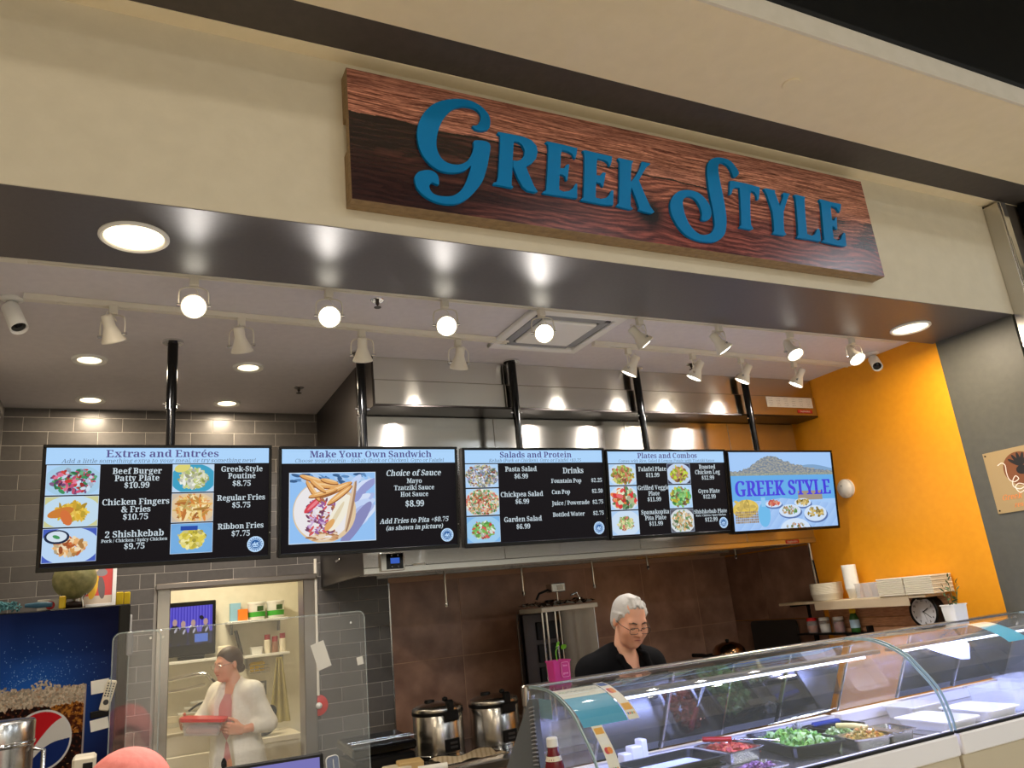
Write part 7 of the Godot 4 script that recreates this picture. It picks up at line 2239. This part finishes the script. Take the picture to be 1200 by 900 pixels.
	var hair := [egg(Vector3(0, 0.047, -0.018) * s, Vector3(0.084, 0.09, 0.104) * s, 0.02), egg(Vector3(0, -0.01, -0.075) * s, Vector3(0.062, 0.06, 0.04) * s, 0.03), egg(Vector3(0, -0.045, -0.112) * s, Vector3(0.036, 0.036, 0.034) * s, 0.02), egg(Vector3(0, -0.012, 0.1) * s, Vector3(0.086, 0.088, 0.084) * s, 0.012, true), egg(Vector3(0, -0.11, 0.03) * s, Vector3(0.1, 0.08, 0.1) * s, 0.015, true)]
	var hm := speckle("brown_hair", c8(44, 28, 20), c8(92, 62, 44), 0.05, Vector3(20, 6, 20), 0.55, 2.0)
	place(net_mesh(moved(hair, hx), 0.006), "hair", hm, t)
	for d in [-1.0, 1.0]:
		tube("eyebrow", t, [hx * (Vector3(0.016 * d, 0.022, 0.096) * s), hx * (Vector3(0.032 * d, 0.027, 0.093) * s), hx * (Vector3(0.048 * d, 0.022, 0.082) * s)], 0.0022, M.brow_grey, 6)
	tube("lips", t, [hx * (Vector3(-0.018, -0.063, 0.093) * s), hx * (Vector3(0, -0.0625, 0.0975) * s), hx * (Vector3(0.018, -0.063, 0.093) * s)], 0.0038, paint("red_lip", c8(176, 60, 60), 0.45), 6)
	for d in [-1.0, 1.0]:
		tube("eyelashes", t, [hx * (Vector3(0.018 * d, 0.004, 0.0925) * s), hx * (Vector3(0.031 * d, 0.007, 0.094) * s), hx * (Vector3(0.044 * d, 0.003, 0.088) * s)], 0.0018, M.brow_grey, 5)
	glasses(t, hx, M.chrome, s, 0.0)
	# the box in her hands
	var b := thing("food_container", "clear food container with a red lid held by the woman", "container", Vector3(0.495, 1.035, -5.94), "", Vector3(0, -12, -7))
	place(pan_mesh(0.27, 0.2, 0.085, 0.008, 0.003, 0.86), "tub", M.clear_plastic, b)
	box("food", b, Vector3(0, 0.03, 0), Vector3(0.2, 0.04, 0.14), paint("pink_food", c8(220, 150, 130), 0.8), 0.015)
	prism("lid", b, rounded(0.29, 0.22, 0.04), 0.0, 0.02, M.red_plastic, Vector3(0, 0.106, 0), Vector3(90, 0, 0))

func build_customer() -> void:
	var t := thing("person", "customer in a pink headscarf at the bottom edge, seen from behind", "person", Vector3(0.02, 0, -2.02))
	var skin := M.skin_warm as Material
	var hx := Transform3D(face_dir(176.0, 4.0), Vector3(0, 1.31, 0))
	var neck := Vector3(0, 1.19, 0.02)
	var chest := Vector3(0, 1.0, 0.02)
	var hip := Vector3(0, 0.7, 0.02)
	var body := [cap(neck, hx * Vector3(0, -0.05, -0.02), 0.05, 0.046, 0.03), egg(chest, Vector3(0.14, 0.17, 0.1), 0.04), egg(hip, Vector3(0.14, 0.12, 0.11), 0.05), cap(chest, hip, 0.11, 0.12, 0.04)]
	var coat := [egg(chest, Vector3(0.18, 0.19, 0.13), 0.04), cap(chest, hip + Vector3(0, -0.12, 0), 0.14, 0.2, 0.06)]
	var hands := []
	for s in [-1.0, 1.0]:
		var sh := Vector3(0.15 * s, 1.1, 0.02)
		var el := Vector3(0.2 * s, 0.85, 0.0)
		var wr := Vector3(0.15 * s, 0.8, -0.16)
		body.append(cap(sh, el, 0.045, 0.036, 0.03))
		body.append(cap(el, wr, 0.036, 0.024, 0.02))
		coat.append(cap(sh, el, 0.068, 0.06, 0.05))
		coat.append(cap(el, el.lerp(wr, 0.85), 0.058, 0.046, 0.03))
		hands.append(net_mesh(hand_prims(hand_at(wr, Vector3(-0.2 * s, -0.2, -1), Vector3(-s, -0.3, 0)), 0.4, -s), 0.005))
	body.append_array(legs(t, hip, 180.0, M.black_cloth, 0.92))
	place(joined([net_mesh(body, 0.016), net_mesh(moved(head_prims(0.95, 0.0), hx), 0.006), hands[0], hands[1]]), "body", skin, t)
	place(net_mesh(coat, 0.016), "coat", paint("plum_coat", c8(70, 46, 56), 0.9), t)
	var scarf := [egg(Vector3(0, 0.03, -0.01), Vector3(0.093, 0.098, 0.112), 0.03), egg(Vector3(0, -0.1, -0.03), Vector3(0.1, 0.09, 0.1), 0.06), egg(Vector3(0, -0.18, -0.03), Vector3(0.14, 0.06, 0.11), 0.05), egg(Vector3(0, -0.02, 0.115), Vector3(0.06, 0.085, 0.06), 0.02, true)]
	place(net_mesh(moved(scarf, hx), 0.008), "headscarf", speckle("pink_scarf", c8(226, 122, 112), c8(238, 140, 130), 0.02, Vector3.ONE * 3.0, 0.8, 2.0), t)
